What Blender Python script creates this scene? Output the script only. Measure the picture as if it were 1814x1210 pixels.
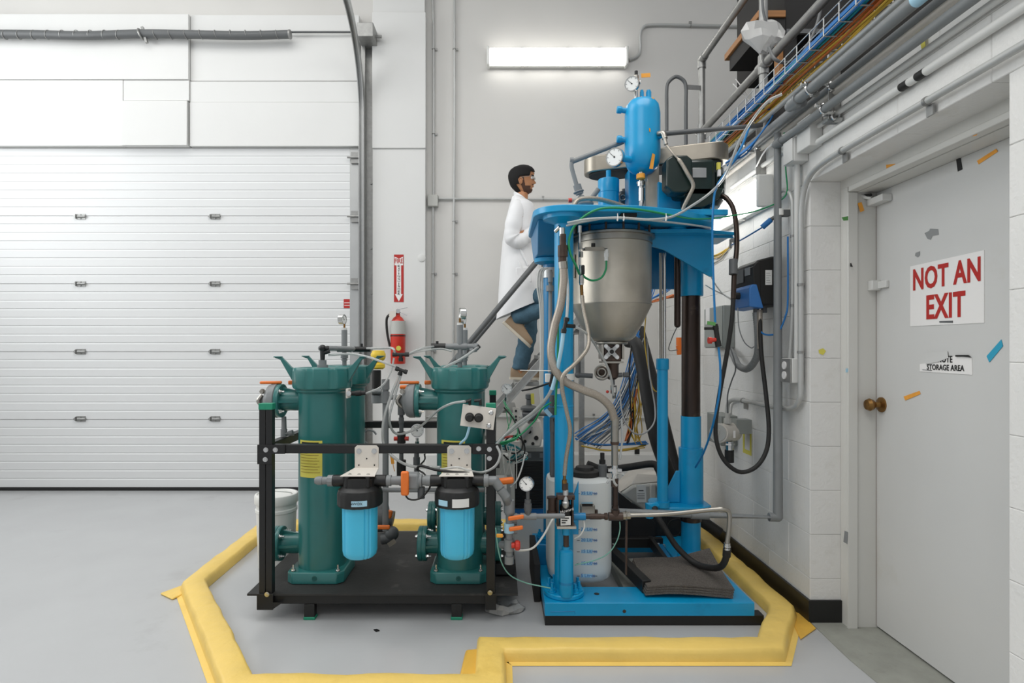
import bpy, bmesh, math, random
from mathutils import Vector, Matrix, noise
random.seed(7)
scene = bpy.context.scene
COL = scene.collection
PI = math.pi
for o in list(bpy.data.objects): bpy.data.objects.remove(o)

# ------------------------------------------------------------ camera, world, lights, exposure
FPX, CX, CY, CH = 1050.0, 885.0, 622.0, 1.25      # focal length in pixels, vanishing point, camera height
cam = bpy.data.cameras.new('camera'); cam_o = bpy.data.objects.new('camera', cam); COL.objects.link(cam_o)
cam_o.location = (0, 0, CH); cam_o.rotation_euler = (PI/2, 0, 0)
cam.sensor_width = 36; cam.lens = 36*FPX/1814
cam.shift_x = (907-CX)/1814; cam.shift_y = (CY-605)/1814
cam.clip_start = .05; cam.clip_end = 60
scene.camera = cam_o
world = bpy.data.worlds.new('world'); scene.world = world; world.use_nodes = True
bg = world.node_tree.nodes['Background']; bg.inputs[0].default_value = (.93, .96, 1, 1); bg.inputs[1].default_value = .55
def area(name, loc, rot, sx, sy, power, col=(1, 1, 1)):
    l = bpy.data.lights.new(name, 'AREA'); l.shape = 'RECTANGLE'; l.size = sx; l.size_y = sy; l.energy = power; l.color = col
    o = bpy.data.objects.new(name, l); COL.objects.link(o); o.location = loc; o.rotation_euler = rot; return o
area('overhead_fill_light', (-2.6, 3.2, 4.9), (0, 0, 0), 2.6, 2.0, 42, (1, .99, .97))  # three unseen area lamps added overhead to light the room
area('overhead_fill_light', (0.6, 1.6, 5.0), (0, 0, 0), 3.0, 2.0, 74, (1, .985, .96))
area('overhead_fill_light', (-1.5, -1.5, 5.0), (0, 0, 0), 3.0, 2.0, 60, (1, .985, .96))
area('daylight_from_window', (-5.5, 3.0, 3.4), (0, -PI/2, 0), 2.6, 3.0, 95, (.95, .98, 1))
vs = scene.view_settings; vs.view_transform = 'Standard'; vs.look = 'None'; vs.gamma = 1; vs.use_curve_mapping = False
vs.exposure = 0.2

# ------------------------------------------------------------ pixel helpers (real points from a pixel and a distance)
def P(px, py, Y): return Vector(((px-CX)*Y/FPX, Y, CH-(py-CY)*Y/FPX))
def W(px, py, X=1.43):
    s = (px-CX)/X; return Vector((X, FPX/s, CH-(py-CY)/s))
YB = 5.36
def B(px, py): return P(px, py, YB)

# ------------------------------------------------------------ materials
def lin(h):
    h = h.lstrip('#'); c = [int(h[i:i+2], 16)/255 for i in (0, 2, 4)]
    return tuple(x/12.92 if x <= .04045 else ((x+.055)/1.055)**2.4 for x in c)
MATS = {}
def M(name, col='#888888', rough=.5, metal=0., var=.0, vs_=6., bump=0., bs=60., trans=0., emit=0., coat=0., dirt=None, dscale=3., damt=.5, alpha=1., brush=None):
    if name in MATS: return MATS[name]
    m = bpy.data.materials.new(name); m.use_nodes = True; nt = m.node_tree; b = nt.nodes['Principled BSDF']
    c = lin(col); b.inputs['Base Color'].default_value = (*c, 1); b.inputs['Roughness'].default_value = rough
    b.inputs['Metallic'].default_value = metal
    if coat: b.inputs['Coat Weight'].default_value = coat; b.inputs['Coat Roughness'].default_value = .12
    if trans: b.inputs['Transmission Weight'].default_value = trans
    if alpha < 1: b.inputs['Alpha'].default_value = alpha
    if emit: b.inputs['Emission Color'].default_value = (*c, 1); b.inputs['Emission Strength'].default_value = emit
    tc = nt.nodes.new('ShaderNodeTexCoord')
    src = None
    if var:
        n = nt.nodes.new('ShaderNodeTexNoise'); n.inputs['Scale'].default_value = vs_; n.inputs['Detail'].default_value = 5
        mp = nt.nodes.new('ShaderNodeMapping'); nt.links.new(tc.outputs['Object'], mp.inputs[0]); nt.links.new(mp.outputs[0], n.inputs[0])
        if brush: mp.inputs['Scale'].default_value = brush
        r = nt.nodes.new('ShaderNodeValToRGB'); r.color_ramp.elements[0].position = .3; r.color_ramp.elements[1].position = .7
        r.color_ramp.elements[0].color = (*[x*(1-var) for x in c], 1); r.color_ramp.elements[1].color = (*[min(1, x*(1+var)) for x in c], 1)
        nt.links.new(n.outputs[0], r.inputs[0]); src = r.outputs[0]
        nt.links.new(src, b.inputs['Base Color'])
    if dirt:
        n = nt.nodes.new('ShaderNodeTexNoise'); n.inputs['Scale'].default_value = dscale; n.inputs['Detail'].default_value = 8; n.inputs['Roughness'].default_value = .65
        nt.links.new(tc.outputs['Object'], n.inputs[0])
        r = nt.nodes.new('ShaderNodeValToRGB'); r.color_ramp.elements[0].position = .58; r.color_ramp.elements[1].position = .72
        r.color_ramp.elements[0].color = (0, 0, 0, 1); r.color_ramp.elements[1].color = (damt, damt, damt, 1)
        nt.links.new(n.outputs[0], r.inputs[0])
        mx = nt.nodes.new('ShaderNodeMix'); mx.data_type = 'RGBA'
        nt.links.new(r.outputs[0], mx.inputs[0])
        if src: nt.links.new(src, mx.inputs[6])
        else: mx.inputs[6].default_value = (*c, 1)
        mx.inputs[7].default_value = (*lin(dirt), 1); nt.links.new(mx.outputs[2], b.inputs['Base Color'])
    if bump:
        n = nt.nodes.new('ShaderNodeTexNoise'); n.inputs['Scale'].default_value = bs; n.inputs['Detail'].default_value = 3
        nt.links.new(tc.outputs['Object'], n.inputs[0])
        bp = nt.nodes.new('ShaderNodeBump'); bp.inputs['Strength'].default_value = bump; bp.inputs['Distance'].default_value = .01
        nt.links.new(n.outputs[0], bp.inputs['Height']); nt.links.new(bp.outputs[0], b.inputs['Normal'])
    MATS[name] = m; return m
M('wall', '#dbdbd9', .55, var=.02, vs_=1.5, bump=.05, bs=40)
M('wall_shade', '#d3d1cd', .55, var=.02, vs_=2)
M('block', '#e2e1de', .45, var=.02, vs_=5, bump=.2, bs=70, dirt='#c6c3ba', dscale=4, damt=.5)
M('mortar', '#dcdcd9', .6)
M('garage', '#dcdddd', .38, var=.01, vs_=2)
M('floor', '#b4b5b6', .22, var=.03, vs_=2.2, bump=.015, bs=8, dirt='#a2a2a1', dscale=1.6, damt=.6)
M('floor_bare', '#96978f', .6, var=.12, vs_=9, bump=.2, bs=60, dirt='#77766e', dscale=14, damt=.5)
M('ceiling', '#e2e2e0', .8)
M('teal', '#296d6a', .33, var=.06, vs_=8, coat=.2)
M('teal_dark', '#235f5c', .35, var=.05, vs_=10, coat=.2)
M('blue', '#0496ca', .34, var=.06, vs_=7, coat=.15, dirt='#0673a2', dscale=9, damt=.4)
M('blue_deep', '#047cb2', .36, var=.05, vs_=7, coat=.15)
M('aqua', '#46c1e8', .32, coat=.3)
M('black', '#171717', .42)
M('black_matte', '#1c1b1b', .75, var=.2, vs_=12, dirt='#4d4a47', dscale=5, damt=.5)
M('deck', '#2a2928', .6, var=.2, vs_=7, dirt='#6a6763', dscale=5, damt=.6, bump=.1, bs=40)
M('rubber', '#1d1c1b', .6)
M('steel', '#a39f97', .36, 1., var=.12, vs_=9, brush=(1, 1, .2))
M('steel_dull', '#beb7aa', .42, .8, var=.14, vs_=6, bump=.04, bs=40, dirt='#7d776e', dscale=3, damt=.5)
M('guard_steel', '#a39c90', .38, .95, var=.12, vs_=8)
M('chrome', '#d0d0ce', .2, 1.)
M('alu', '#b9bab9', .38, .8, var=.05)
M('galv', '#9c9c9a', .45, .7, var=.1, vs_=30)
M('conduit', '#bdbebc', .4, .3, var=.05)
M('conduit_white', '#d6d6d3', .5)
M('pipe_grey', '#7f8283', .42, var=.05, vs_=14)
M('pipe_dark', '#5c5e5f', .45, var=.06)
M('rust_steel', '#4a3b33', .4, .35, var=.3, vs_=14, dirt='#7b6350', dscale=10, damt=.7)
M('dark_tube', '#3c302a', .28, .55, var=.25, vs_=6, brush=(6, 6, .8), dirt='#8a7c6a', dscale=4, damt=.5)
M('braid', '#a79f93', .42, .55, var=.22, vs_=260)
M('orange', '#e8762a', .45)
M('orange_tape', '#eba23c', .6, var=.08, vs_=30)
M('red', '#c8301e', .38, coat=.3)
M('sign_red', '#b32620', .5)
M('sign_white', '#eceae8', .5)
M('yellow', '#e6c33a', .5)
M('label_yellow', '#d9cf5a', .55)
M('yellow_foam', '#ebc96c', .45, var=.05, vs_=6, bump=.5, bs=16, dirt='#d3ad4e', dscale=4, damt=.5)
M('yellow_deep', '#dcae48', .5, var=.08, vs_=6, bump=.3, bs=22)
M('green_tube', '#1f8f5a', .35)
M('green_cap', '#1f8a6b', .45)
M('green_tape', '#5f9a55', .6)
M('blue_tape', '#2f9fc0', .6); M('pale_blue', '#a9d2e6', .6)
M('blue_tube', '#1479b8', .35); M('blue_cable', '#1f6fb2', .45); M('teal_cable', '#1f8c92', .45)
M('orange_cable', '#b8622c', .5); M('yellow_cable', '#c9a63c', .5); M('white_cable', '#cfcfca', .5); M('grey_cable', '#8b8d8e', .5)
M('clear', '#dfe1df', .12, trans=.6); M('cloudy', '#d9d9d4', .35)
M('plastic_white', '#e6e6e2', .38, var=.02); M('jug', '#dfe3e2', .4, trans=.12)
M('cream', '#d9d3ca', .45, var=.03)
M('grey_plastic', '#b9b9b4', .5); M('grey_box', '#8f938f', .5)
M('motor_green', '#10241f', .35, coat=.3, var=.15)
M('gauge_face', '#efefec', .35); M('ink', '#151515', .5); M('ink_blue', '#6fb3d8', .6)
M('paper', '#e5e5e2', .6)
M('drive_blue', '#3d79bd', .45)
M('skin', '#b27c56', .5, var=.06, vs_=20); M('hair', '#0b0808', .85); M('beard', '#4a2e20', .7)
M('coat', '#e9e9ea', .7, var=.015, vs_=8, bump=.15, bs=14); M('denim', '#466678', .8, var=.16, vs_=24, bump=.25, bs=90)
M('shoe', '#947e65', .75, var=.06, bump=.2, bs=200); M('shoe_sole', '#cfc6b5', .6)
M('lamp', '#fffdf8', .4, emit=6.); M('lamp_side', '#fffdf8', .4, emit=4.)
M('brass', '#8d6a3d', .3, .9, var=.15)
M('wood', '#9a6a3c', .6, var=.12, vs_=5, brush=(1, 12, 12)); M('soot', '#12100f', .7)
M('mat_fibre', '#66605a', .95, var=.3, vs_=160, bump=.8, bs=260)
M('bag', '#d6d6d4', .25, trans=.4)
M('door_paint', '#cfcfcd', .42, var=.02, vs_=2, dirt='#bab4a6', dscale=1.5, damt=.4, bump=.04, bs=8)
M('frame_paint', '#d4d3ce', .45, var=.02, vs_=4)
M('door_edge', '#6b4a38', .7)
M('patch', '#8d8f8f', .6)
def m_(x): return MATS[x] if isinstance(x, str) else x

# braid pattern for the hoses
def braid_nodes(m, sc):
    nt = m.node_tree; b = nt.nodes['Principled BSDF']; tc = nt.nodes.new('ShaderNodeTexCoord')
    ck = nt.nodes.new('ShaderNodeTexChecker'); ck.inputs['Scale'].default_value = sc
    nt.links.new(tc.outputs['UV'], ck.inputs[0])
    bp = nt.nodes.new('ShaderNodeBump'); bp.inputs['Strength'].default_value = .5; bp.inputs['Distance'].default_value = .003
    nt.links.new(ck.outputs['Fac'], bp.inputs['Height']); nt.links.new(bp.outputs[0], b.inputs['Normal'])

# ------------------------------------------------------------ mesh builder
class MB:
    def __init__(s): s.v = []; s.f = []
    def _add(s, vs, fs):
        k = len(s.v); s.v += [tuple(v) for v in vs]; s.f += [tuple(i+k for i in f) for f in fs]; return s
    def box(s, x0, x1, y0, y1, z0, z1):
        v = [(x, y, z) for x in (x0, x1) for y in (y0, y1) for z in (z0, z1)]
        return s._add(v, [(0, 1, 3, 2), (4, 6, 7, 5), (0, 4, 5, 1), (2, 3, 7, 6), (0, 2, 6, 4), (1, 5, 7, 3)])
    def obox(s, c, u, v, w, a, b, d):          # oriented box: half sizes a,b,d on unit axes u,v,w
        c, u, v, w = Vector(c), Vector(u).normalized(), Vector(v).normalized(), Vector(w).normalized()
        p = [c+u*i*a+v*j*b+w*k*d for i in (-1, 1) for j in (-1, 1) for k in (-1, 1)]
        return s._add(p, [(0, 1, 3, 2), (4, 6, 7, 5), (0, 4, 5, 1), (2, 3, 7, 6), (0, 2, 6, 4), (1, 5, 7, 3)])
    def beam(s, p0, p1, a, b, up=(0, 0, 1)):   # bar from p0 to p1, half width a, half height b
        p0, p1 = Vector(p0), Vector(p1); w = (p1-p0); L = w.length; w.normalize(); up = Vector(up)
        if abs(w.dot(up)) > .98: up = Vector((0, 1, 0))
        u = w.cross(up).normalized(); v = u.cross(w).normalized()
        return s.obox((p0+p1)/2, u, v, w, a, b, L/2)
    def frame(s, d):
        d = d.normalized(); a = Vector((0, 0, 1)) if abs(d.z) < .9 else Vector((1, 0, 0))
        u = d.cross(a).normalized(); return u, u.cross(d).normalized()
    def cyl(s, p0, p1, r0, r1=None, n=20):
        return s.rings([(Vector(p0), r0), (Vector(p1), r0 if r1 is None else r1)], Vector(p1)-Vector(p0), n)
    def rings(s, cs, d, n=20):
        u, v = s.frame(Vector(d)); vs = []; fs = []
        for c, r in cs:
            for i in range(n):
                t = 2*PI*i/n; vs.append(Vector(c)+u*math.cos(t)*r+v*math.sin(t)*r)
        for k in range(len(cs)-1):
            for i in range(n):
                j = (i+1) % n; fs.append((k*n+i, k*n+j, (k+1)*n+j, (k+1)*n+i))
        fs.append(tuple(range(n-1, -1, -1))); fs.append(tuple((len(cs)-1)*n+i for i in range(n)))
        return s._add(vs, fs)
    def lathe(s, c, prof, d=(0, 0, 1), n=32):  # prof = [(radius, height along d)]
        c, d = Vector(c), Vector(d).normalized()
        return s.rings([(c+d*h, max(r, 1e-4)) for r, h in prof], d, n)
    def tube(s, pts, r, n=8, sub=6, smooth=True):
        pts = [Vector(p) for p in pts]
        if smooth and len(pts) > 2:
            q = []; ext = [pts[0]*2-pts[1]]+pts+[pts[-1]*2-pts[-2]]
            for i in range(1, len(ext)-2):
                a, b, c, d = ext[i-1:i+3]
                for k in range(sub):
                    t = k/sub; q.append(.5*((2*b)+(c-a)*t+(2*a-5*b+4*c-d)*t*t+(3*b-a-3*c+d)*t**3))
            q.append(pts[-1]); pts = q
        vs = []; fs = []; u = None
        for i, p in enumerate(pts):
            d = (pts[min(i+1, len(pts)-1)]-pts[max(i-1, 0)])
            if d.length < 1e-7: d = Vector((0, 0, 1))
            d.normalize()
            if u is None: u, _ = s.frame(d)
            else:
                u = u-d*u.dot(d)
                if u.length < 1e-4: u, _ = s.frame(d)
                u.normalize()
            w = d.cross(u); rr = r(i/(len(pts)-1)) if callable(r) else r
            if not smooth and 0 < i < len(pts)-1:
                a = (pts[i]-pts[i-1]).normalized(); ca = max(.5, math.sqrt((1+a.dot((pts[i+1]-pts[i]).normalized()))/2)); rr = rr/ca*.97
            for k in range(n):
                t = 2*PI*k/n; vs.append(p+u*math.cos(t)*rr+w*math.sin(t)*rr)
        for i in range(len(pts)-1):
            for k in range(n):
                j = (k+1) % n; fs.append((i*n+k, i*n+j, (i+1)*n+j, (i+1)*n+k))
        fs.append(tuple(range(n-1, -1, -1))); fs.append(tuple((len(pts)-1)*n+k for k in range(n)))
        return s._add(vs, fs)
    def prism(s, poly, f0, f1):                # poly of 2D points, f0/f1 map a 2D point to 3D on each side
        n = len(poly); vs = [f0(*p) for p in poly]+[f1(*p) for p in poly]
        return s._add(vs, [tuple(range(n-1, -1, -1)), tuple(range(n, 2*n))]+[(i, (i+1) % n, n+(i+1) % n, n+i) for i in range(n)])
    def prism_y(s, poly, y0, y1): return s.prism(poly, lambda x, z: (x, y0, z), lambda x, z: (x, y1, z))
    def prism_z(s, poly, z0, z1): return s.prism(poly, lambda x, y: (x, y, z0), lambda x, y: (x, y, z1))
    def prism_x(s, poly, x0, x1): return s.prism(poly, lambda y, z: (x0, y, z), lambda y, z: (x1, y, z))
    def ball(s, c, r, sc=(1, 1, 1), n=16, m=10):
        c = Vector(c); vs = [c+Vector((0, 0, -r*sc[2]))]; fs = []
        for j in range(1, m):
            t = -PI/2+PI*j/m
            for i in range(n):
                a = 2*PI*i/n; vs.append(c+Vector((math.cos(a)*math.cos(t)*r*sc[0], math.sin(a)*math.cos(t)*r*sc[1], math.sin(t)*r*sc[2])))
        vs.append(c+Vector((0, 0, r*sc[2]))); L = len(vs)-1
        for i in range(n):
            k = (i+1) % n; fs.append((0, 1+k, 1+i)); fs.append((L, 1+(m-2)*n+i, 1+(m-2)*n+k))
            for j in range(m-2): fs.append((1+j*n+i, 1+j*n+k, 1+(j+1)*n+k, 1+(j+1)*n+i))
        return s._add(vs, fs)
    def loft(s, secs):                         # list of closed rings of equal length
        n = len(secs[0]); vs = [p for r in secs for p in r]; fs = []
        for k in range(len(secs)-1):
            for i in range(n):
                j = (i+1) % n; fs.append((k*n+i, k*n+j, (k+1)*n+j, (k+1)*n+i))
        fs.append(tuple(range(n-1, -1, -1))); fs.append(tuple((len(secs)-1)*n+i for i in range(n)))
        return s._add(vs, fs)
    def torus(s, c, d, R, r, n=28, m=8, a0=0, a1=2*PI):
        u, v = s.frame(Vector(d)); c = Vector(c)
        pts = [c+u*math.cos(a0+(a1-a0)*i/n)*R+v*math.sin(a0+(a1-a0)*i/n)*R for i in range(n+1)]
        return s.tube(pts, r, m, smooth=False)
    def bolt(s, c, d, r=.008, h=.006):
        c = Vector(c); d = Vector(d).normalized(); s.cyl(c, c+d*h*.3, r*1.35, n=12); s.cyl(c, c+d*h, r, n=6); return s

def link(name, mb, mat, parent=None, bevel=0, sharp=35, origin=None, recalc=True):
    co = mb.v; xs, ys, zs = [[p[i] for p in co] for i in range(3)]
    c = Vector(origin) if origin is not None else Vector(((min(xs)+max(xs))/2, (min(ys)+max(ys))/2, min(zs)))
    me = bpy.data.meshes.new(name); me.from_pydata([tuple(Vector(p)-c) for p in co], [], mb.f)
    if recalc:
        bm = bmesh.new(); bm.from_mesh(me); bmesh.ops.recalc_face_normals(bm, faces=bm.faces); bm.to_mesh(me); bm.free()
    for p in me.polygons: p.use_smooth = True
    me.set_sharp_from_angle(angle=math.radians(sharp)); me.materials.append(m_(mat))
    o = bpy.data.objects.new(name, me); COL.objects.link(o)
    if parent is None: o.location = c
    else:
        o.parent = parent; w = Vector((0, 0, 0)); q = parent
        while q: w += q.location; q = q.parent
        o.location = c-w
    if bevel:
        b = o.modifiers.new('bevel', 'BEVEL'); b.width = bevel; b.segments = 2; b.limit_method = 'ANGLE'; b.angle_limit = math.radians(40)
        b.harden_normals = False
    return o
def tag(o, label, cat, group=None, kind=None):
    o['label'] = label; o['category'] = cat
    if group: o['group'] = group
    if kind: o['kind'] = kind
    return o
def thing(name, label, cat, loc, group=None, kind=None):
    o = bpy.data.objects.new(name, None); COL.objects.link(o); o.location = loc; o.empty_display_size = .05
    return tag(o, label, cat, group, kind)
def struct(name, mb, mat, parent=None, **k):
    o = link(name, mb, mat, parent, **k)
    if parent is None: o['kind'] = 'structure'
    return o
def copy_tree(o, delta, label=None):
    c = o.copy(); COL.objects.link(c); c.location = o.location+Vector(delta)
    if label: c['label'] = label
    for ch in list(o.children):
        d = ch.copy(); COL.objects.link(d); d.parent = c
        for g in list(ch.children):
            e = g.copy(); COL.objects.link(e); e.parent = d
    return c
def cable(name, label, pts, r, mat, cat='cable', group=None, n=8, smooth=True, sub=6):
    return tag(link(name, MB().tube(pts, r, n, sub, smooth), mat, sharp=60), label, cat, group)
def lettering(body, origin, right, up, size, mat, parent, spacing=1., bold=0., align='LEFT', name='lettering', squash=1., depth=.0012):
    cu = bpy.data.curves.new(name, 'FONT'); cu.body = body; cu.size = size; cu.extrude = depth/2; cu.align_x = align; cu.offset = bold
    cu.space_character = spacing; cu.resolution_u = 2
    t = bpy.data.objects.new(name, cu); COL.objects.link(t)
    bpy.context.view_layer.update()
    me = bpy.data.meshes.new_from_object(t); bpy.data.objects.remove(t)
    r, u = Vector(right).normalized(), Vector(up).normalized(); nrm = r.cross(u)
    mt = Matrix((r*squash, u, nrm)).transposed().to_4x4(); mt.translation = Vector(origin)
    mb = MB(); mb._add([mt @ v.co for v in me.vertices], [tuple(p.vertices) for p in me.polygons])
    return link(name, mb, mat, parent, recalc=False)
def gauge(parent, c, d, r, depth=.03, rim='chrome'):
    c, d = Vector(c), Vector(d).normalized()
    a = link('dial_case', MB().lathe(c-d*depth, [(r*.9, 0), (r, depth*.1), (r, depth), (r*.9, depth), (r*.88, depth*.9)], d, 28), rim, parent)
    f = link('dial_face', MB().cyl(c-d*.004, c-d*.002, r*.87, n=28), 'gauge_face', a)
    u, v = MB().frame(d); mb = MB(); mb.cyl(c-d*.002, c-d*.0005, r*.1, n=10)
    mb.beam(c-d*.001, c-d*.001+(u*.5+v*.5)*r*.9, .0009, .0006, d)
    for k in range(-3, 4):
        t = k*.75+PI/2; q = u*math.cos(t)+v*math.sin(t); mb.beam(c-d*.0015+q*r*.68, c-d*.0015+q*r*.84, .0007, .0005, d)
    link('needle', mb, 'ink', a)
    return a
# ============================================================ ROOM
struct('floor', MB().box(-5.7, 4.2, -3.5, 5.6, -.06, 0), 'floor')
struct('ceiling', MB().box(-5.7, 4.2, -3.5, 5.6, 5.25, 5.35), 'ceiling')
struct('wall_left', MB().box(-5.8, -5.7, -3.5, 5.6, 0, 5.25), 'wall')
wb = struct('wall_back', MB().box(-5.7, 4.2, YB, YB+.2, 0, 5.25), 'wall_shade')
def bx(px0, px1, py0, py1, Y0, Y1):
    a, b = P(px0, py1, Y1), P(px1, py0, Y1); return MB().box(a.x, b.x, Y0, Y1, a.z, b.z)
ZT = B(0, 265).z
# header panels over the big door, each its own board
for (a, b, t, d, dep) in [(-200, 345, 36, 150, .045), (345, 640, 34, 150, .012), (-200, 230, 150, 265, .035), (230, 343, 187, 265, .05), (230, 345, 150, 186, .032), (345, 640, 151, 188, .02), (345, 640, 188, 265, .028), (664, 755, -60, 34, .02)]:
    p0, p1 = B(a, d), B(b, t)
    struct('wall_panel', MB().box(p0.x, p1.x-.003, YB-dep-.06, YB-.0005, p0.z+.0015, p1.z-.0015), 'wall', wb, bevel=.003)
p0, p1 = B(664, 866), B(756, 36)
struct('pilaster', MB().box(p0.x, p1.x, YB-.1, YB, 0, p1.z), 'wall', wb, bevel=.004)
p0, p1 = B(696, 270), B(756, 34)
struct('wall_panel', MB().box(B(664, 0).x, p1.x+.004, YB-.115, YB-.1, p0.z, p1.z), 'wall', wb, bevel=.003)
# low curb behind the machine
a = B(985, 797)
struct('curb', MB().box(B(757, 0).x, 1.43, YB-.16, YB, 0, B(0, 800).z), 'wall', wb, bevel=.006)

# overhead sectional door
XR = B(622, 0).x; XL = -5.25
gd = bpy.data.objects.new('door_1', None); COL.objects.link(gd); gd.location = ((XL+XR)/2, YB-.03, 0); gd['kind'] = 'structure'
z0 = .03; H = (ZT-z0)/5
for k in range(5):
    prof = [(0, .0)]; n = 8
    for i in range(n+1):
        z = H*i/n
        if i in (0, n): continue
        prof += [(0, z-.010), (.0032, z-.003), (.0032, z+.002), (0, z+.006)]
    prof += [(0, H-.004)]
    y = YB-.045
    poly = [(y+d, z0+k*H+zz) for d, zz in prof]+[(y+.04, z0+k*H+H-.004), (y+.04, z0+k*H)]
    struct('door_section', MB().prism_x(poly, XL, XR), 'garage', gd, sharp=20)
struct('door_seal', MB().box(XL, XR+.03, YB-.055, YB-.005, .004, .03), 'black', gd)
struct('edge_strip', MB().box(XR, XR+.078, YB-.05, YB-.01, .03, ZT+.0), 'alu', gd, bevel=.002)
for c in (146, 384):
    for r in (384, 503, 623, 742):
        p = P(c, r, YB-.045)
        h = MB(); h.cyl(p+Vector((-.035, -.012, 0)), p+Vector((.035, -.012, 0)), .011, n=12)
        h.box(p.x-.05, p.x+.03, p.y-.006, p.y, p.z-.024, p.z+.024); h.bolt(p+Vector((-.012, -.006, .016)), (0, -1, 0), .005); h.bolt(p+Vector((-.012, -.006, -.016)), (0, -1, 0), .005)
        h.prism_y([(p.x-.05, p.z-.02), (p.x-.05, p.z+.02), (p.x-.072, p.z)], p.y-.02, p.y)
        struct('hinge', h, 'galv', gd)
for r in (280, 384, 503):
    p = P(628, r, YB-.06); h = MB()
    h.box(p.x-.03, p.x+.05, p.y-.012, p.y, p.z-.05, p.z+.05); h.cyl(p+Vector((-.06, -.02, 0)), p+Vector((.1, -.02, 0)), .009, n=10); h.cyl(p+Vector((.045, -.02, 0)), p+Vector((.062, -.02, 0)), .024, n=16)
    struct('roller_bracket', h, 'galv', gd)
# door track: vertical then curving towards the camera
def track(px, Y, mat, w, d):
    X = P(px, 0, Y).x; R = .75; zc = P(0, 205, Y).z; mb = MB(); pts = [(Y, .02), (Y, zc)]+[(Y-R+R*math.cos(t*PI/24), zc+R*math.sin(t*PI/24)) for t in range(1, 13)]+[(Y-1.9, zc+R)]
    secs = []
    for i, (y, z) in enumerate(pts):
        a = pts[max(i-1, 0)]; b = pts[min(i+1, len(pts)-1)]; t = Vector((0, b[0]-a[0], b[1]-a[1])).normalized(); nrm = Vector((0, -t.z, t.y))
        c = Vector((X, y, z)); secs.append([c+Vector((sx*w, 0, 0))+nrm*sn*d for sx, sn in ((-1, -1), (1, -1), (1, 1), (.7, 1), (.7, -.6), (-.7, -.6), (-.7, 1), (-1, 1))])
    return mb.loft(secs)
tk = thing('door_track', 'galvanised curved steel track running up beside the big white door', 'door track', (P(642, 0, 5.25).x, 5.25, 0))
link('rail', track(641, 5.22, 'galv', .022, .03), 'alu', tk)
a = P(655, 0, YB)
link('mounting_angle', MB().box(P(645, 0, YB).x, P(652, 0, YB).x, 5.24, 5.36, .02, B(0, 70).z), 'wood' if 0 else 'galv', tk)
link('mounting_plate', MB().box(P(650, 0, YB).x, P(664, 0, YB).x, 5.30, 5.33, .02, B(0, 60).z), 'galv', tk)
p = P(648, 65, 5.2); link('shaft_bearing', MB().box(p.x-.05, p.x+.09, 5.08, 5.30, p.z-.06, p.z+.06).cyl(p+Vector((-.1, 0, 0)), p+Vector((.14, 0, 0)), .014), 'galv', tk, bevel=.004)
for r in (325, 440, 520, 640):
    link('bolt', MB().bolt(P(658, r, 5.30), (0, -1, 0), .009, .012), 'galv', tk)
cable('conduit', 'thin dark conduit running up the wall beside the door track', [P(662, 640, 5.28), P(662, 300, 5.28), P(662, 90, 5.28), P(660, 68, 5.27), P(650, 58, 5.26), P(600, 57, 5.25), P(515, 57, 5.25)], .009, 'pipe_dark', 'conduit')
hz = thing('rolled_hose', 'dark grey sleeve-wrapped hose bundle stretched above the big white door', 'hose', P(250, 60, 5.2))
link('sleeve', MB().tube([P(x, y, 5.2) for x, y in ((-60, 60), (60, 61), (150, 63), (250, 60), (330, 61), (430, 63), (513, 61))], .036, 14), 'pipe_dark', hz)
for i in range(9):
    x = 275+i*27; link('wire_wrap', MB().torus(P(x, 61.5, 5.2), (1, 0, .25), .0375, .003, 20, 5), 'galv', hz)
for i in range(9):
    x = 10+i*25; link('wire_wrap', MB().torus(P(x, 61.5, 5.2), (1, 0, -.25), .0375, .003, 20, 5), 'galv', hz)
link('clamp', MB().torus(P(250, 61, 5.2), (1, 0, .35), .045, .008, 20, 6).beam(P(252, 48, 5.2), P(260, 76, 5.2), .012, .01), 'galv', hz)
link('hose_end', MB().cyl(P(512, 61, 5.2), P(515, 61, 5.2), .039, n=16), 'galv', hz)

# ------------------------------------------------------------ right block wall with door opening
XW = 1.43; TH = .145; YO0, YO1, ZH = 1.665, 2.73, 2.03
wr = struct('wall_right', MB().box(XW+.0035, XW+TH-.01, YO1+.012, YB, .0, 2.398), 'mortar')
struct('wall_core', MB().box(XW+.0035, XW+TH-.01, -.6, YO0-.012, 0, 2.398), 'mortar', wr)
struct('wall_core', MB().box(XW+.0035, XW+TH-.01, YO0-.012, YO1+.012, ZH+.01, 2.398), 'mortar', wr)
bh, bl = .203, .406; meshes = {}
def block(y0, y1, z0, z1):
    k = (round(y1-y0, 3), round(z1-z0, 3))
    if k not in meshes:
        a, b, c = TH/2, (y1-y0)/2-.0007, (z1-z0)/2-.0007; e = .0022; mb = MB()
        mb.loft([[(-a, -b+e, -c+e), (-a, b-e, -c+e), (-a, b-e, c-e), (-a, -b+e, c-e)], [(-a+e, -b, -c), (-a+e, b, -c), (-a+e, b, c), (-a+e, -b, c)], [(a, -b, -c), (a, b, -c), (a, b, c), (a, -b, c)]])
        me = bpy.data.meshes.new('block'); me.from_pydata([tuple(v) for v in mb.v], [], mb.f); me.materials.append(MATS['block'])
        bm = bmesh.new(); bm.from_mesh(me); bmesh.ops.recalc_face_normals(bm, faces=bm.faces); bm.to_mesh(me); bm.free()
        meshes[k] = me
    o = bpy.data.objects.new('block', meshes[k]); COL.objects.link(o); o.parent = wr
    o.location = Vector((XW+TH/2, (y0+y1)/2, (z0+z1)/2))-wr.location
r = 0; z = 0.0
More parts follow.
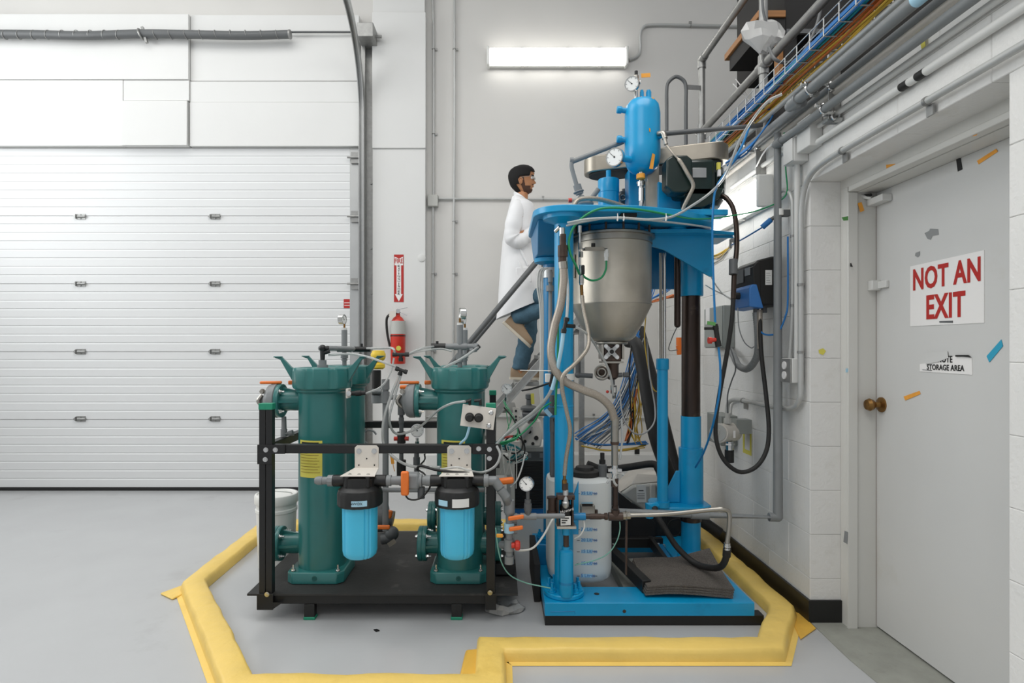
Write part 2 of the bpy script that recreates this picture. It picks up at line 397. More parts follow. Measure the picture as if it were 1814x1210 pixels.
while z < 2.39:
    z1 = min(z+bh, 2.40)
    off = 0 if r % 2 == 0 else bl/2
    segs = []
    head = z1 > ZH+.02
    if z < ZH and head: z1 = min(z1, 2.40)
    y = YO1
    if not (z+.05 >= ZH):
        # far pier: starts at the opening, near pier ends at it
        first = bl if r % 2 == 0 else bl/2
        y = YO1; ln = first
        while y < YB-.02: segs.append((y, min(y+ln, YB-.002))); y += ln; ln = bl
        y = YO0; ln = bl/2 if r % 2 == 0 else bl
        while y > .2: segs.append((max(y-ln, .1), y)); y -= ln; ln = bl
    else:
        y = .1-off
        while y < YB-.02: segs.append((max(y, .1), min(y+bl, YB-.002))); y += bl
    for a, b in segs:
        if b-a > .02: block(a, b, z, z1)
    z = z1 if z1 != z else 9; r += 1
struct('baseboard_right', MB().box(XW-.012, XW, YO1, 5.2, 0, .105).box(XW-.012, XW+TH, YO1-.012, YO1, 0, .105), 'black')
struct('trim_1', MB().prism_z([(XW+.003, YO0-.03), (XW+.45, YO0-.03), (XW+.45, YO1), (XW+.0, YO1), (XW-.015, 2.4), (XW-.005, 2.1), (XW-.02, 1.9)], .0, .004), 'floor_bare')
# door frame, leaf, ironmongery
df = struct('door_frame', MB().box(XW+TH-.004, 1.72, YO1-.055, YO1-.001, 0, 1.99), 'frame_paint')
struct('door_stop', MB().box(XW+TH-.010, XW+TH+.035, YO1-.068, YO1-.0555, 0, 1.965), 'frame_paint', df, bevel=.003)
struct('door_jamb', MB().box(XW+TH, 1.72, YO0-.03, YO0+.04, 0, 2.03), 'frame_paint', df)
struct('door_head', MB().box(XW+TH-.004, 1.72, YO0-.03, YO1-.001, 1.9905, 2.10), 'frame_paint', df)
struct('door_stop', MB().box(XW+TH-.010, XW+TH+.035, YO0, YO1-.0685, 1.9655, 1.990), 'frame_paint', df, bevel=.003)
struct('door_head', MB().box(XW+TH+.036, 1.72, YO0-.03, YO1-.0685, 1.963, 1.990), 'frame_paint', df)
struct('room_behind', MB().box(1.76, 1.80, YO0-.3, YO1+.3, 0, 2.1), 'wall', df)
d2 = struct('door_2', MB().box(1.70, 1.745, YO0-.02, YO1-.055, .012, 1.962), 'door_paint')
struct('door_edge', MB().box(1.699, 1.744, YO1-.056, YO1-.051, .012, 1.962), 'door_edge', d2)
c = W(1562, 717, 1.70)
kb = MB().lathe(c, [(.034, 0), (.033, .006), (.014, .012), (.012, .03), (.024, .042), (.028, .055), (.022, .068), (.0, .072)], (-1, 0, 0), 24)
struct('door_knob', kb, 'brass', d2)
c = W(1556, 506, 1.70); hp = MB().box(1.685, 1.70, c.y-.075, c.y+.06, c.z-.016, c.z+.016).box(1.66, 1.70, c.y-.02, c.y+.02, c.z-.022, c.z+.022); hp.cyl((1.68, c.y+.04, c.z-.03), (1.68, c.y+.04, c.z+.03), .007)
struct('hasp', hp, 'conduit_white', d2, bevel=.003)
c = W(1565, 349, 1.70); cl = MB().box(1.655, 1.70, c.y-.06, c.y+.05, c.z-.03, c.z+.0).tube([(1.66, c.y+.02, c.z), (1.64, c.y+.05, c.z+.015), (1.62, c.y+.1, c.z+.05)], .009)
struct('closer_bracket', cl, 'conduit_white', d2, bevel=.004)
struct('closer_arm', MB().tube([(1.655, c.y+.1, c.z+.055), (1.648, c.y+.07, c.z+.025), (1.65, c.y+.01, c.z+.012)], .007), 'black', d2)
# signs on the door (flat print on real plates)
def wq(c4, X, dep=.0015):
    pts = [W(x, y, X) for x, y in c4]; mb = MB(); n = len(pts)
    mb._add(pts+[p-Vector((dep, 0, 0)) for p in pts], [tuple(range(n)), tuple(range(2*n-1, n-1, -1))]+[(i, (i+1) % n, n+(i+1) % n, n+i) for i in range(n)]); return mb
sg = tag(link('not_an_exit_sign', wq([(1613, 472), (1744, 443), (1744, 572), (1613, 578)], 1.6995), 'sign_white'), 'white sign reading NOT AN EXIT in red capitals on door', 'sign')
R_, U_ = (0, -1, 0), (0, 0, 1)
def wtext(body, x0, ybase, x1, X, size, mat, parent, bold=0., name='lettering'):
    a = W(x0, ybase, X); b = W(x1, ybase, X); L = a.y-b.y
    o = lettering(body, (X, a.y, a.z), R_, U_, size, mat, parent, bold=bold, name=name)
    w = max(v.co.y for v in o.data.vertices)-min(v.co.y for v in o.data.vertices)
    k = L/w
    o.scale = (1, k, 1); return o
def textfit(body, x0, x1, ytop, ybot, X, mat, parent, bold=.0):
    a = W(x0, ybot, X); b = W(x1, ybot, X); L = abs(a.y-b.y); h = W(x0, ytop, X).z-a.z
    cu = bpy.data.curves.new('lettering', 'FONT'); cu.body = body; cu.size = 1; cu.extrude = .0005; cu.offset = bold; cu.resolution_u = 3; cu.space_character = 1.05
    t = bpy.data.objects.new('t', cu); COL.objects.link(t); bpy.context.view_layer.update()
    me = bpy.data.meshes.new_from_object(t); bpy.data.objects.remove(t)
    xs = [v.co.x for v in me.vertices]; ys = [v.co.y for v in me.vertices]; mb = MB()
    kx, ky = L/(max(xs)-min(xs)), h/(max(ys)-min(ys))
    mb._add([(X-v.co.z, a.y-(v.co.x-min(xs))*kx, a.z+(v.co.y-min(ys))*ky) for v in me.vertices], [tuple(p.vertices) for p in me.polygons])
    return link('lettering', mb, mat, parent, recalc=False)
textfit('NOT AN', 1617.5, 1737, 477, 515.5, 1.697, 'sign_red', sg, .028)
textfit('EXIT', 1641, 1710, 523.5, 566, 1.697, 'sign_red', sg, .028)
st = tag(link('storage_area_sign', wq([(1630, 645), (1664, 640), (1667, 634), (1690, 631), (1722, 634), (1723, 664), (1630, 658)], 1.6995), 'sign_white'), 'torn white sticker reading STORAGE AREA in black letters', 'sign')
textfit('STORAGE AREA', 1642, 1708, 645, 655, 1.697, 'ink', st, .02)
textfit('NOTE', 1661, 1687, 630, 642, 1.697, 'ink', st, .02)
link('torn_patch', wq([(1636, 625), (1678, 622), (1680, 634), (1662, 641), (1640, 645)], 1.6955, .0005), 'door_paint', st)
link('torn_flap', wq([(1694, 629), (1716, 629), (1721, 633), (1706, 631.5), (1694, 632)], 1.697, .004), 'ink', st)
link('small_print', wq([(1634, 654.5), (1651, 656), (1651, 657), (1634, 655.5)], 1.697, .0004), 'pipe_dark', st)
link('small_print', wq([(1664, 569), (1688, 568), (1688, 572), (1664, 571.5)], 1.697, .0004), 'pipe_dark', sg)
# strips of tape
def tape(name, label, q, X, mat): tag(link(name, wq(q, X-.0005, .0012), mat), label, 'tape')
tape('tape_strip', 'orange tape strip at top right of the grey-white door', [(1731, 285), (1765, 263.5), (1768, 268.5), (1734, 291)], 1.6995, 'orange_tape')
tape('tape_strip', 'black tape strip hanging at the door top edge', [(1694, 281), (1702, 280), (1705, 300), (1697, 304)], 1.6995, 'ink')
tape('tape_strip', 'blue tape strip stuck slanting low right of NOT AN EXIT sign', [(1748, 631), (1774, 601.5), (1777, 613), (1753, 642)], 1.6995, 'blue_tape')
tape('tape_strip', 'orange tape strip on door below the torn sticker', [(1601, 702.5), (1629, 692.5), (1631, 698), (1604, 709.5)], 1.6995, 'orange_tape')
tape('tape_strip', 'orange tape strip on the lintel face above the door closer end', [(1600, 267), (1631, 260), (1632, 268), (1602, 275)], XW+TH, 'orange_tape')
tape('tape_strip', 'torn orange tape piece on the lintel furthest right', [(1709, 239), (1729, 231), (1733, 235), (1730, 240), (1711, 244)], XW+TH, 'orange_tape')
tape('tape_strip', 'orange tape piece over the grey metal arm above the door', [(1570, 292), (1586, 290), (1587, 299), (1571, 301)], XW+TH-.004, 'orange_tape')
tape('tape_strip', 'grey tape smear with torn end on door head frame', [(1556, 314), (1588, 297), (1602, 285), (1606, 288), (1590, 300), (1566, 311)], XW+TH-.001, 'patch')
def quad_y(name, label, q, Y, mat, dep=.0012):
    pts = [P(x, y, Y) for x, y in q]; mb = MB(); n = len(pts)
    mb._add(pts+[p-Vector((0, dep, 0)) for p in pts], [tuple(range(n)), tuple(range(2*n-1, n-1, -1))]+[(i, (i+1) % n, n+(i+1) % n, n+i) for i in range(n)])
    return tag(link(name, mb, mat), label, 'tape')
quad_y('tape_strip', 'short orange tape piece on left door jamb near top', [(1519, 360), (1526, 358), (1531, 373), (1524, 376)], YO1-.066, 'orange_tape')
quad_y('tape_strip', 'green tape piece on the wall edge left of the door frame', [(1491, 385), (1508, 382), (1507, 390), (1494, 391)], YO1-.066, 'green_tape')
quad_y('tape_strip', 'pale blue tape piece low on wall edge beside door frame', [(1498, 653), (1516, 651), (1517, 657), (1498, 660)], YO1-.066, 'pale_blue')
quad_y('tape_strip', 'brownish tape remnant near the foot of the door frame', [(1496, 940), (1503, 943), (1501, 964), (1494, 960)], YO1-.066, 'patch')
quad_y('tape_strip', 'small yellow paint-like tape dab on the block wall end', [(1450, 620), (1458, 617), (1463, 622), (1458, 629), (1451, 626)], YO1-.001, 'label_yellow')
tag(link('paint_scuff', wq([(1638, 413), (1646, 409), (1648, 405), (1662, 406), (1663, 416), (1652, 418), (1649, 425), (1643, 423)], 1.6995, .0006), 'patch'), 'dark scuff mark on the door above the red sign', 'scuff')
tag(link('paint_scuff', wq([(1622, 448), (1630, 445), (1630, 452), (1626, 456), (1621, 453)], 1.6995, .0006), 'patch'), 'small dark scuff on door just above sign corner', 'scuff')
tag(link('paint_scuff', [W, wq][1]([(1503, 467), (1508, 466), (1511, 473), (1504, 472)], XW+TH+.0, .0006), 'ink'), 'small black chip on the jamb left of the door', 'scuff')

# ------------------------------------------------------------ yellow spill berm
path = [(-1.63, 4.18), (-1.60, 3.10), (-.945, 2.155), (-.035, 2.155), (-.035, 2.435), (1.11, 2.435), (1.335, 2.80), (1.335, 4.18)]
def sweep(path, prof, closed=True):
    n = len(path); secs = []; rng = random.Random(3)
    pts = []
    for i in range(n):
        a, b = Vector(path[i]), Vector(path[(i+1) % n]); L = (b-a).length; k = max(2, int(L/.07))
        for j in range(k): pts.append((a.lerp(b, j/k), j == 0, i))
    m = len(pts)
    for q in range(m):
        p, corner, i = pts[q]; d1 = (p-pts[q-1][0]).normalized(); d2 = (pts[(q+1) % m][0]-p).normalized()
        t = (d1+d2).normalized(); nr = Vector((t.y, -t.x)); sc = min(1/max(.35, nr.dot(Vector((d2.y, -d2.x)))), 1.7)
        jit = rng.uniform(-.004, .004)
        secs.append([Vector((p.x+nr.x*o*sc+nr.x*jit*(z > .01), p.y+nr.y*o*sc+nr.y*jit*(z > .01), max(0.001, z*(1+noise.noise(Vector((q*.45, o*30, 3)))*.12 if z > .01 else 1)))) for o, z in prof])
    mb = MB(); n_ = len(prof); vs = [v for s_ in secs for v in s_]; fs = []
    for k in range(m):
        kk = (k+1) % m
        for i in range(n_-1): fs.append((k*n_+i, k*n_+i+1, kk*n_+i+1, kk*n_+i))
    return mb._add(vs, fs)
bp = [(-.062, .001), (-.057, .035), (-.050, .050), (-.040, .055), (.0, .057), (.040, .055), (.050, .050), (.056, .035), (.062, .005), (.085, .002), (.085, .0012)]
berm = tag(link('spill_berm', sweep(path, bp), 'yellow_foam', sharp=60), 'low yellow foam spill barrier taped to the floor around the machines', 'floor barrier')
link('corner_flap', MB().prism_z([(-1.74, 3.04), (-1.64, 2.97), (-1.60, 3.1), (-1.67, 3.17)], .001, .010), 'yellow_foam', berm, bevel=.004)
link('corner_flap', MB().prism_z([(-.155, 2.19), (-.08, 2.19), (-.08, 2.44), (-.14, 2.43)], .001, .030), 'yellow_deep', berm, bevel=.012)
link('corner_flap', MB().prism_z([(1.30, 2.56), (1.42, 2.66), (1.43, 2.80), (1.38, 2.86)], .001, .008), 'yellow_deep', berm, bevel=.003)
tag(link('floor_chip', MB().prism_z([(-.565, 2.655), (-.55, 2.66), (-.535, 2.645), (-.55, 2.635)], .001, .004), 'ink'), 'tiny black chip lying on the grey floor below skid', 'debris')
# plastic bag on the floor
rb = random.Random(5); mb = MB(); c = P(896, 1074, 2.86); c.z = 0
secs = []
for k, (rr, z) in enumerate([(.10, .004), (.095, .018), (.07, .03), (.03, .026)]):
    secs.append([Vector((c.x+math.cos(t*PI/9)*rr*(.75+.3*rb.random()), c.y+math.sin(t*PI/9)*rr*.7*(.7+.4*rb.random()), z*(1+.5*rb.random()))) for t in range(18)])
tag(link('plastic_bag', mb.loft(secs), 'bag', sharp=12), 'crumpled clear plastic bag on floor at skid corner', 'bag')

# ------------------------------------------------------------ fixtures on the back wall
def strip_light(label, c, u, out, L, h, d, wrap=True):
    c, u, out = Vector(c), Vector(u), Vector(out); w = Vector((0, 0, 1))
    t = thing('strip_light', label, 'light fixture', c)
    link('housing', MB().obox(c+out*d*.25, u, w, out, L/2, h/2*.92, d*.25), 'plastic_white', t, bevel=.008)
    link('diffuser', MB().obox(c+out*d*.75, u, w, out, L/2*.97, h/2*.86, d*.26), 'lamp', t, bevel=.018)
    for s in (-1, 1):
        link('end_cap', MB().obox(c+u*s*(L/2*.985)+out*d*.55, u, w, out, L/2*.02, h/2, d*.5), 'plastic_white', t, bevel=.008)
        for k in (-.5, .15, .6): link('clip', MB().obox(c+u*L/2*k+w*s*h/2*.95+out*d*.5, u, w, out, .015, .006, d*.2), 'chrome', t)
    return t
p0, p1 = P(863, 116, 5.28), P(1112, 83, 5.28)
strip_light('long glowing fluorescent light fixture high on the back wall', ((p0.x+p1.x)/2, YB-.002, (p0.z+p1.z)/2), (1, 0, 0), (0, -1, 0), p1.x-p0.x, p1.z-p0.z, .1)
strip_light('glowing fluorescent light fixture on block wall behind the green motor', (XW-.001, 3.70, 2.085), (0, 1, 0), (-1, 0, 0), 1.24, .17, .085)
def clips(t, pts, d=(0, -1, 0), r=.014):
    for p in pts: link('strap', MB().torus(p, (0, 0, 1), r, .004, 12, 5).obox(Vector(p)+Vector((r*1.6, .01, 0)), (1, 0, 0), (0, 1, 0), (0, 0, 1), .012, .003, .008), 'galv', t)
Yc = YB-.02
def conduit(label, pts, r=.0105, mat='conduit', straps=(), name='conduit', hor=False):
    t = thing(name, label, 'conduit', pts[0]); link('pipe', MB().tube(pts, r, 10, smooth=True, sub=5), mat, t)
    for p in straps:
        link('strap', MB().torus(p, (1, 0, 0) if hor else (0, 0, 1), r*1.25, .003, 14, 5).obox(Vector(p)+(Vector((0, .0, r*2)) if hor else Vector((r*2.2, .006, 0))), (1, 0, 0), (0, 1, 0), (0, 0, 1), r, .003, r*.9), 'galv', t)
    return t
conduit('left one of two thin vertical conduits right of the pilaster', [P(765, -40, Yc), P(768, 60, Yc), P(768, 200, Yc), P(768, 346, Yc)], straps=[P(768, 87, Yc), P(768, 237, Yc)])
conduit('thin conduit dropping from grey junction box toward the floor', [P(767, 366, Yc), P(767, 480, Yc), P(766, 640, Yc)], straps=[P(767, 485, Yc), P(766, 622, Yc)])
conduit('right one of two thin vertical conduits on the back wall', [P(805, -40, Yc), P(805, 200, Yc), P(804, 420, Yc), P(803, 640, Yc)], straps=[P(805, 87, Yc), P(804, 392, Yc), P(804, 485, Yc)])
conduit('thin horizontal conduit along back wall behind the person', [P(777, 352, Yc), P(1000, 353, Yc), P(1115, 354, Yc)], straps=[P(962, 353, Yc)], hor=True)
conduit('thin conduit along the back wall behind the blue machine legs', [P(1000, 739, Yc), P(1160, 740, Yc)], straps=[P(1052, 739, Yc)], hor=True)
conduit('thin conduit behind the skid running to the machine', [P(700, 738, Yc), P(960, 738, Yc)], hor=True)
conduit('thin conduit looping from strip light along the upper back wall', [P(1114, 106, Yc), P(1128, 100, Yc), P(1134, 88, Yc), P(1134, 62, Yc), P(1140, 48, Yc), P(1158, 44, Yc), P(1220, 45, Yc), P(1330, 47, Yc)], .013, straps=[P(1223, 45, Yc)], hor=True)
conduit('thin vertical conduit on back wall behind the mezzanine post', [P(1334, 47, Yc), P(1334, 200, Yc), P(1334, 262, Yc)], .013)
jb = thing('junction_box', 'small grey junction box on the conduits right of pilaster', 'junction box', P(767, 357, Yc))
p = P(767, 356, YB-.03); link('box', MB().box(p.x-.047, p.x+.047, YB-.05, YB, p.z-.053, p.z+.053), 'grey_plastic', jb, bevel=.004)
link('cover', MB().box(p.x-.044, p.x+.044, YB-.055, YB-.05, p.z-.05, p.z+.05), 'grey_plastic', jb, bevel=.002)
tag(link('wall_disc', MB().lathe(P(747, 457, YB-.1), [(.034, 0), (.034, .006), (.02, .01), (0, .01)], (0, -1, 0)), 'conduit_white'), 'small round cover plate right of the fire extinguisher sign', 'cover plate')
# fire extinguisher sign
YS = YB-.1155
fs = thing('fire_extinguisher_sign', 'tall red and white FIRE EXTINGUISHER arrow sign on pilaster', 'sign', P(707, 536, YS))
def pq(q, Y, dep=.002):
    pts = [P(x, y, Y) for x, y in q]; mb = MB(); n = len(pts)
    return mb._add(pts+[p_-Vector((0, dep, 0)) for p_ in pts], [tuple(range(n)), tuple(range(2*n-1, n-1, -1))]+[(i, (i+1) % n, n+(i+1) % n, n+i) for i in range(n)])
YS = YB-.101
link('plate', pq([(698, 451), (715, 451), (715, 535), (698, 535)], YS), 'sign_red', fs)
link('white_arrow', pq([(699, 455), (707, 458), (714, 455), (714, 470), (710.5, 470), (710.5, 521), (713.5, 521), (706.5, 534), (699.5, 521), (702.5, 521), (702.5, 470), (699, 470)], YS-.002, .001), 'sign_white', fs)
def ytext(body, x0, x1, yt, yb, Y, mat, parent, bold=.012):
    a, b = P(x0, yb, Y), P(x1, yt, Y)
    cu = bpy.data.curves.new('lettering', 'FONT'); cu.body = body; cu.size = 1; cu.extrude = .0004; cu.offset = bold; cu.resolution_u = 2
    t = bpy.data.objects.new('t', cu); COL.objects.link(t); bpy.context.view_layer.update()
    me = bpy.data.meshes.new_from_object(t); bpy.data.objects.remove(t)
    xs = [v.co.x for v in me.vertices]; ys = [v.co.y for v in me.vertices]; mb = MB()
    kx, ky = (b.x-a.x)/(max(xs)-min(xs)), (b.z-a.z)/(max(ys)-min(ys))
    mb._add([(a.x+(v.co.x-min(xs))*kx, Y-v.co.z, a.z+(v.co.y-min(ys))*ky) for v in me.vertices], [tuple(p_.vertices) for p_ in me.polygons])
    return link('lettering', mb, mat, parent, recalc=False)
ytext('FIRE', 699.3, 713.7, 458, 466.5, YS-.004, 'sign_red', fs, .02)
for i, ch in enumerate('EXTINGUISHER'): ytext(ch, 704.6 if ch != 'I' else 706, 708.6 if ch != 'I' else 707.2, 469.5+i*4.5, 473+i*4.5, YS-.004, 'ink', fs, .01)
sk = tag(link('warning_sticker', pq([(609, 530), (620.5, 530), (620.5, 546), (609, 546)], YB-.0465), 'sign_red'), 'small red warning sticker on the edge of the big door', 'sticker')
for yy in (536, 540.5): link('print_line', pq([(610, yy), (619.5, yy), (619.5, yy+1), (610, yy+1)], YB-.049, .0008), 'sign_white', sk)
# fire extinguisher
YE = YB-.19; c = P(705, 645, YE); s = YE/FPX
fe = thing('fire_extinguisher', 'red fire extinguisher hanging on the pilaster below its sign', 'fire extinguisher', c)
link('cylinder', MB().lathe(c, [(0, 0), (12*s, .002), (13*s, .01), (13*s, 70*s), (12*s, 76*s), (8*s, 82*s), (4*s, 85*s), (3.5*s, 90*s)]), 'red', fe)
link('label_band', MB().lathe(c+Vector((0, 0, 53*s)), [(13.2*s, 0), (13.2*s, 23*s)]), 'grey_plastic', fe)
link('strap', MB().lathe(c+Vector((0, 0, 49*s)), [(13.4*s, 0), (13.4*s, 2*s)]), 'black', fe)
link('seal_sticker', MB().cyl(P(706, 617, YE-13*s), P(706, 617, YE-13.6*s), 4.5*s, n=8), 'label_yellow', fe)
link('valve_head', MB().cyl(c+Vector((0, 0, 88*s)), c+Vector((0, 0, 97*s)), 3.5*s).cyl(P(705, 551, YE-.02), P(705, 551, YE-.035), 4*s), 'chrome', fe)
link('handle', MB().beam(P(703, 549, YE), P(722, 545, YE), .012, .003).beam(P(705, 552, YE), P(721, 559, YE), .012, .003), 'chrome', fe)
link('hose', MB().tube([P(702, 553, YE-.02), P(690, 558, YE-.03), P(685, 566, YE-.02), P(686, 590, YE), P(691, 615, YE)], .011), 'rubber', fe)
link('inspection_tag', pq([(690, 552), (702, 550), (701, 560), (694, 565), (689, 560)], YE-.06, .002), 'cream', fe)
link('bracket', MB().box(c.x-.03, c.x+.03, YE+12*s, YB-.1, c.z+45*s, c.z+80*s), 'black', fe)
# ============================================================ FILTER SKID
YF, YR, DZ = 2.76, 3.67, .126
def post(t, x0, x1, y, z0, z1, cap=True, name='post'):
    o = link(name, MB().box(x0, x1, y-.02, y+.02, z0, z1), 'black', t, bevel=.003)
    if cap: link('end_cap', MB().box(x0-.002, x1+.002, y-.022, y+.022, z1-.022, z1+.008), 'green_cap', o, bevel=.003)
    return o
sk = thing('equipment_skid', 'black steel skid frame with green end caps carrying the green vessels', 'skid frame', (-.54, 3.2, 0))
link('deck', MB().box(-1.17, .085, 2.745, 3.70, DZ-.010, DZ), 'deck', sk, bevel=.001)
for y in (2.775, 3.66): link('rail', MB().box(-1.10, -.01, y-.02, y+.02, DZ-.052, DZ-.011), 'black', sk, bevel=.003)
for x in (-.86, -.185): link('rail', MB().box(x-.02, x+.02, 2.80, 3.64, DZ-.052, DZ-.011), 'black', sk, bevel=.003)
for (x, y) in ((-.885, 2.775), (-.2, 2.775), (-.885, 3.64), (-.2, 3.64)):
    o = link('leg', MB().box(x-.024, x+.024, y-.02, y+.02, .0, DZ-.053), 'black', sk, bevel=.002)
    link('foot_cap', MB().box(x-.027, x+.027, y-.023, y+.023, .0, .014), 'green_cap', o, bevel=.003)
for x0, x1 in ((-1.113, -1.083), (-1.082, -1.052)): post(sk, x0, x1, YF, .06, 1.0)
post(sk, -.062, -.02, YF, .06, 1.0)
post(sk, -1.113, -1.052, YR, .06, 1.0); post(sk, -.062, -.022, YR, .06, 1.0)
for y in (YF, YR): link('crossbar', MB().box(-1.051, -.063, y-.02, y+.02, .776, .817), 'black', sk, bevel=.003)
link('side_bar', MB().box(-1.11, -1.07, YF+.021, YR-.021, .776, .817), 'black', sk, bevel=.003)
link('side_bar', MB().box(-.06, -.02, YF+.021, YR-.021, .776, .817), 'black', sk, bevel=.003)
yb = YF-.021
link('gusset_plate', MB().box(-1.118, -.99, yb-.006, yb, .776, .818).box(-1.118, -1.05, yb-.0062, yb-.0002, .728, .777), 'black', sk, bevel=.001)
link('gusset_plate', MB().box(-.125, .006, yb-.006, yb, .774, .821).box(-.062, .0, yb-.0062, yb-.0002, .71, .775), 'teal_dark' if 0 else 'black', sk, bevel=.001)
link('corner_bracket', MB().box(-1.12, -1.045, yb-.006, yb, .056, .13), 'black', sk, bevel=.001)
link('corner_bracket', MB().box(-.066, -.016, yb-.006, yb, .056, .13), 'black', sk, bevel=.001)
link('corner_bracket', MB().prism_y([(-1.05, .056), (-1.05, .09), (-1.0, .09)], yb-.005, yb), 'black', sk)
for px, py in ((471, 797), (488, 797), (470, 814), (473, 1053), (848, 795), (867, 796), (867, 812), (868, 1050)):
    link('bolt', MB().bolt(P(px, py, yb-.006), (0, -1, 0), .0085, .007), 'chrome', sk)
link('pallet_edge', MB().box(-.02, .075, 2.95, 3.5, .135, .19), 'black_matte', sk, bevel=.004)

# ------------------------------------------------------------ green pressure vessels
def vessel(x, y, label, nozz=(), sticker=True, grp='green filter vessels on the skid'):
    t = thing('filter_vessel', label, 'vessel', (x, y, DZ), grp)
    c = Vector((x, y, DZ)); h = .138
    def sq(k, z): return [Vector((x+a*k, y+b*k, z)) for a, b in ((-1, -.78), (-.78, -1), (.78, -1), (1, -.78), (1, .78), (.78, 1), (-.78, 1), (-1, .78))]
    link('base', MB().loft([sq(h, DZ+.001), sq(h, DZ+.05), sq(h*.97, DZ+.056)]), 'teal', t, bevel=.004)
    link('base_plug', MB().lathe((x+.002, y-h, DZ+.03), [(.012, 0), (.012, .003), (.006, .003), (.006, .001), (0, .001)], (0, -1, 0), 16), 'teal_dark', t)
    for a, b in ((-1, -1), (1, -1), (-1, 1), (1, 1)):
        link('bolt', MB().cyl((x+a*.108, y+b*.112, DZ+.055), (x+a*.108, y+b*.112, DZ+.088), .0045, n=8).bolt((x+a*.108, y+b*.112, DZ+.058), (0, 0, 1), .009, .010), 'chrome', t)
    link('body', MB().lathe(c, [(.116, .05), (.116, .10), (.1165, .5), (.116, .935), (.12, .94), (.12, .945)], n=48), 'teal', t)
    link('shoulder_ring', MB().lathe(c, [(.117, .915), (.128, .925), (.128, .936), (.117, .94)], n=40), 'teal', t)
    # scalloped lid
    secs = []
    for r, z in ((.130, .932), (.141, .94), (.145, .95), (.145, 1.022), (.142, 1.036), (.132, 1.042), (.118, 1.043), (.112, 1.039), (.03, 1.042)):
        secs.append([c+Vector((math.cos(a)*rr, math.sin(a)*rr, z)) for a, rr in [(2*PI*i/96, r*(1 if (i % 12) in (0, 1, 2, 3, 4, 5, 6, 7) or r < .14 or z < .945 else .965)) for i in range(96)]])
    link('lid', MB().loft(secs), 'teal', t, sharp=30)
    for ang in (188, -6):
        a = math.radians(ang); u = Vector((math.cos(a), math.sin(a), 0)); w = Vector((-u.y, u.x, 0))
        def f(sgn): return lambda r, z: c+u*r+w*(sgn*(.004+max(0, .225-r)*.16))+Vector((0, 0, z))
        mb = MB().prism([(.138, .965), (.138, 1.038), (.15, 1.045), (.194, 1.094), (.230, 1.097), (.230, 1.090), (.204, 1.081)], f(-1), f(1))
        mb.obox(c+u*.215+Vector((0, 0, 1.095)), u, w, (0, 0, 1), .02, .013, .003)
        link('lug', mb, 'teal', t, bevel=.002)
    for sd, z, kind in nozz:
        cc = Vector((x, y, z)); d = Vector((sd, 0, 0)); L = .205 if kind != 'short' else .17
        link('nozzle', MB().cyl(cc+d*.10, cc+d*L, .049, n=28).beam(cc+d*.11+Vector((0, 0, .03)), cc+d*L+Vector((0, 0, .05)), .006, .018).beam(cc+d*.11+Vector((0, -.03, 0)), cc+d*L+Vector((0, -.05, 0)), .018, .006), 'teal', t)
        link('flange', MB().lathe(cc+d*(L-.006), [(.083, 0), (.085, .003), (.085, .019), (.083, .022)], d, 40), 'teal', t)
        if kind != 'valve': link('blind_flange', MB().lathe(cc+d*(L+.0165), [(.085, 0), (.085, .017), (.08, .021), (.03, .022), (0, .022)], d, 40), 'teal', t)
        for q in range(4):
            a = PI/4+q*PI/2; e = Vector((0, math.cos(a), math.sin(a)))*.069
            link('bolt', MB().bolt(cc+e+d*(L-.006), -d, .009, .012).cyl(cc+e+d*(L-.03), cc+e+d*(L+.05), .0045, n=8).bolt(cc+e+d*(L+.036 if kind != 'valve' else L+.045), d, .009, .01), 'chrome', t)
        if kind == 'valve':
            v0 = L+.0165
            o = link('butterfly_valve', MB().lathe(cc+d*v0, [(.08, 0), (.086, .004), (.086, .03), (.078, .045), (.06, .055), (.03, .07), (.02, .085), (0, .086)], d, 32), 'pipe_grey', t)
            link('valve_handle', MB().obox(cc+d*(v0+.035)+Vector((0, -.01, .092)), (1, .25, 0), (-.25, 1, 0), (0, 0, 1), .052, .013, .007), 'orange', o, bevel=.005)
            link('handle_end', MB().obox(cc-d*(-v0+.055)+Vector((0, .03, .09)), (1, .2, 0), (-.2, 1, 0), (0, 0, 1), .016, .012, .010), 'orange', o, bevel=.004)
            link('clamp', MB().tube([cc+d*(v0+.075)+Vector((0, -.02, .03)), cc+d*(v0+.09)+Vector((0, -.03, 0)), cc+d*(v0+.07)+Vector((0, -.02, -.03))], .01).bolt(cc+d*(v0+.06)+Vector((0, -.05, .05)), (0, -1, 0), .01, .02), 'steel', o)
    if sticker:
        def patch(a0, a1, z0, z1, r=.1172, n=10):
            mb = MB(); v = []; 
            for rr in (r, r+.0008):
                for z in (z0, z1):
                    for i in range(n+1):
                        a = math.radians(a0+(a1-a0)*i/n); v.append((x+math.cos(a)*rr, y+math.sin(a)*rr, z))
            m = n+1; f = []
            for i in range(n):
                f += [(i, i+1, m+i+1, m+i), (2*m+i, 3*m+i, 3*m+i+1, 2*m+i+1), (i, 2*m+i, 2*m+i+1, i+1), (m+i, m+i+1, 3*m+i+1, 3*m+i)]
            return mb._add(v, f+[(0, m, 3*m, 2*m), (m-1, 3*m-1, 4*m-1, 2*m-1)])
        o = link('warning_label', patch(224, 286, .635, .815), 'label_yellow', t)
        link('label_header', patch(232, 278, .775, .807, .1182), 'ink', o)
        link('warning_mark', patch(248, 254, .785, .800, .1192, 3), 'red', o)
        for k in range(7): link('print_line', patch(228, 281-(k*5) % 9, .66+k*.014, .6615+k*.014, .1182), 'ink' if 0 else 'brass', o)
    return t
xa, xb = -.893, -.2
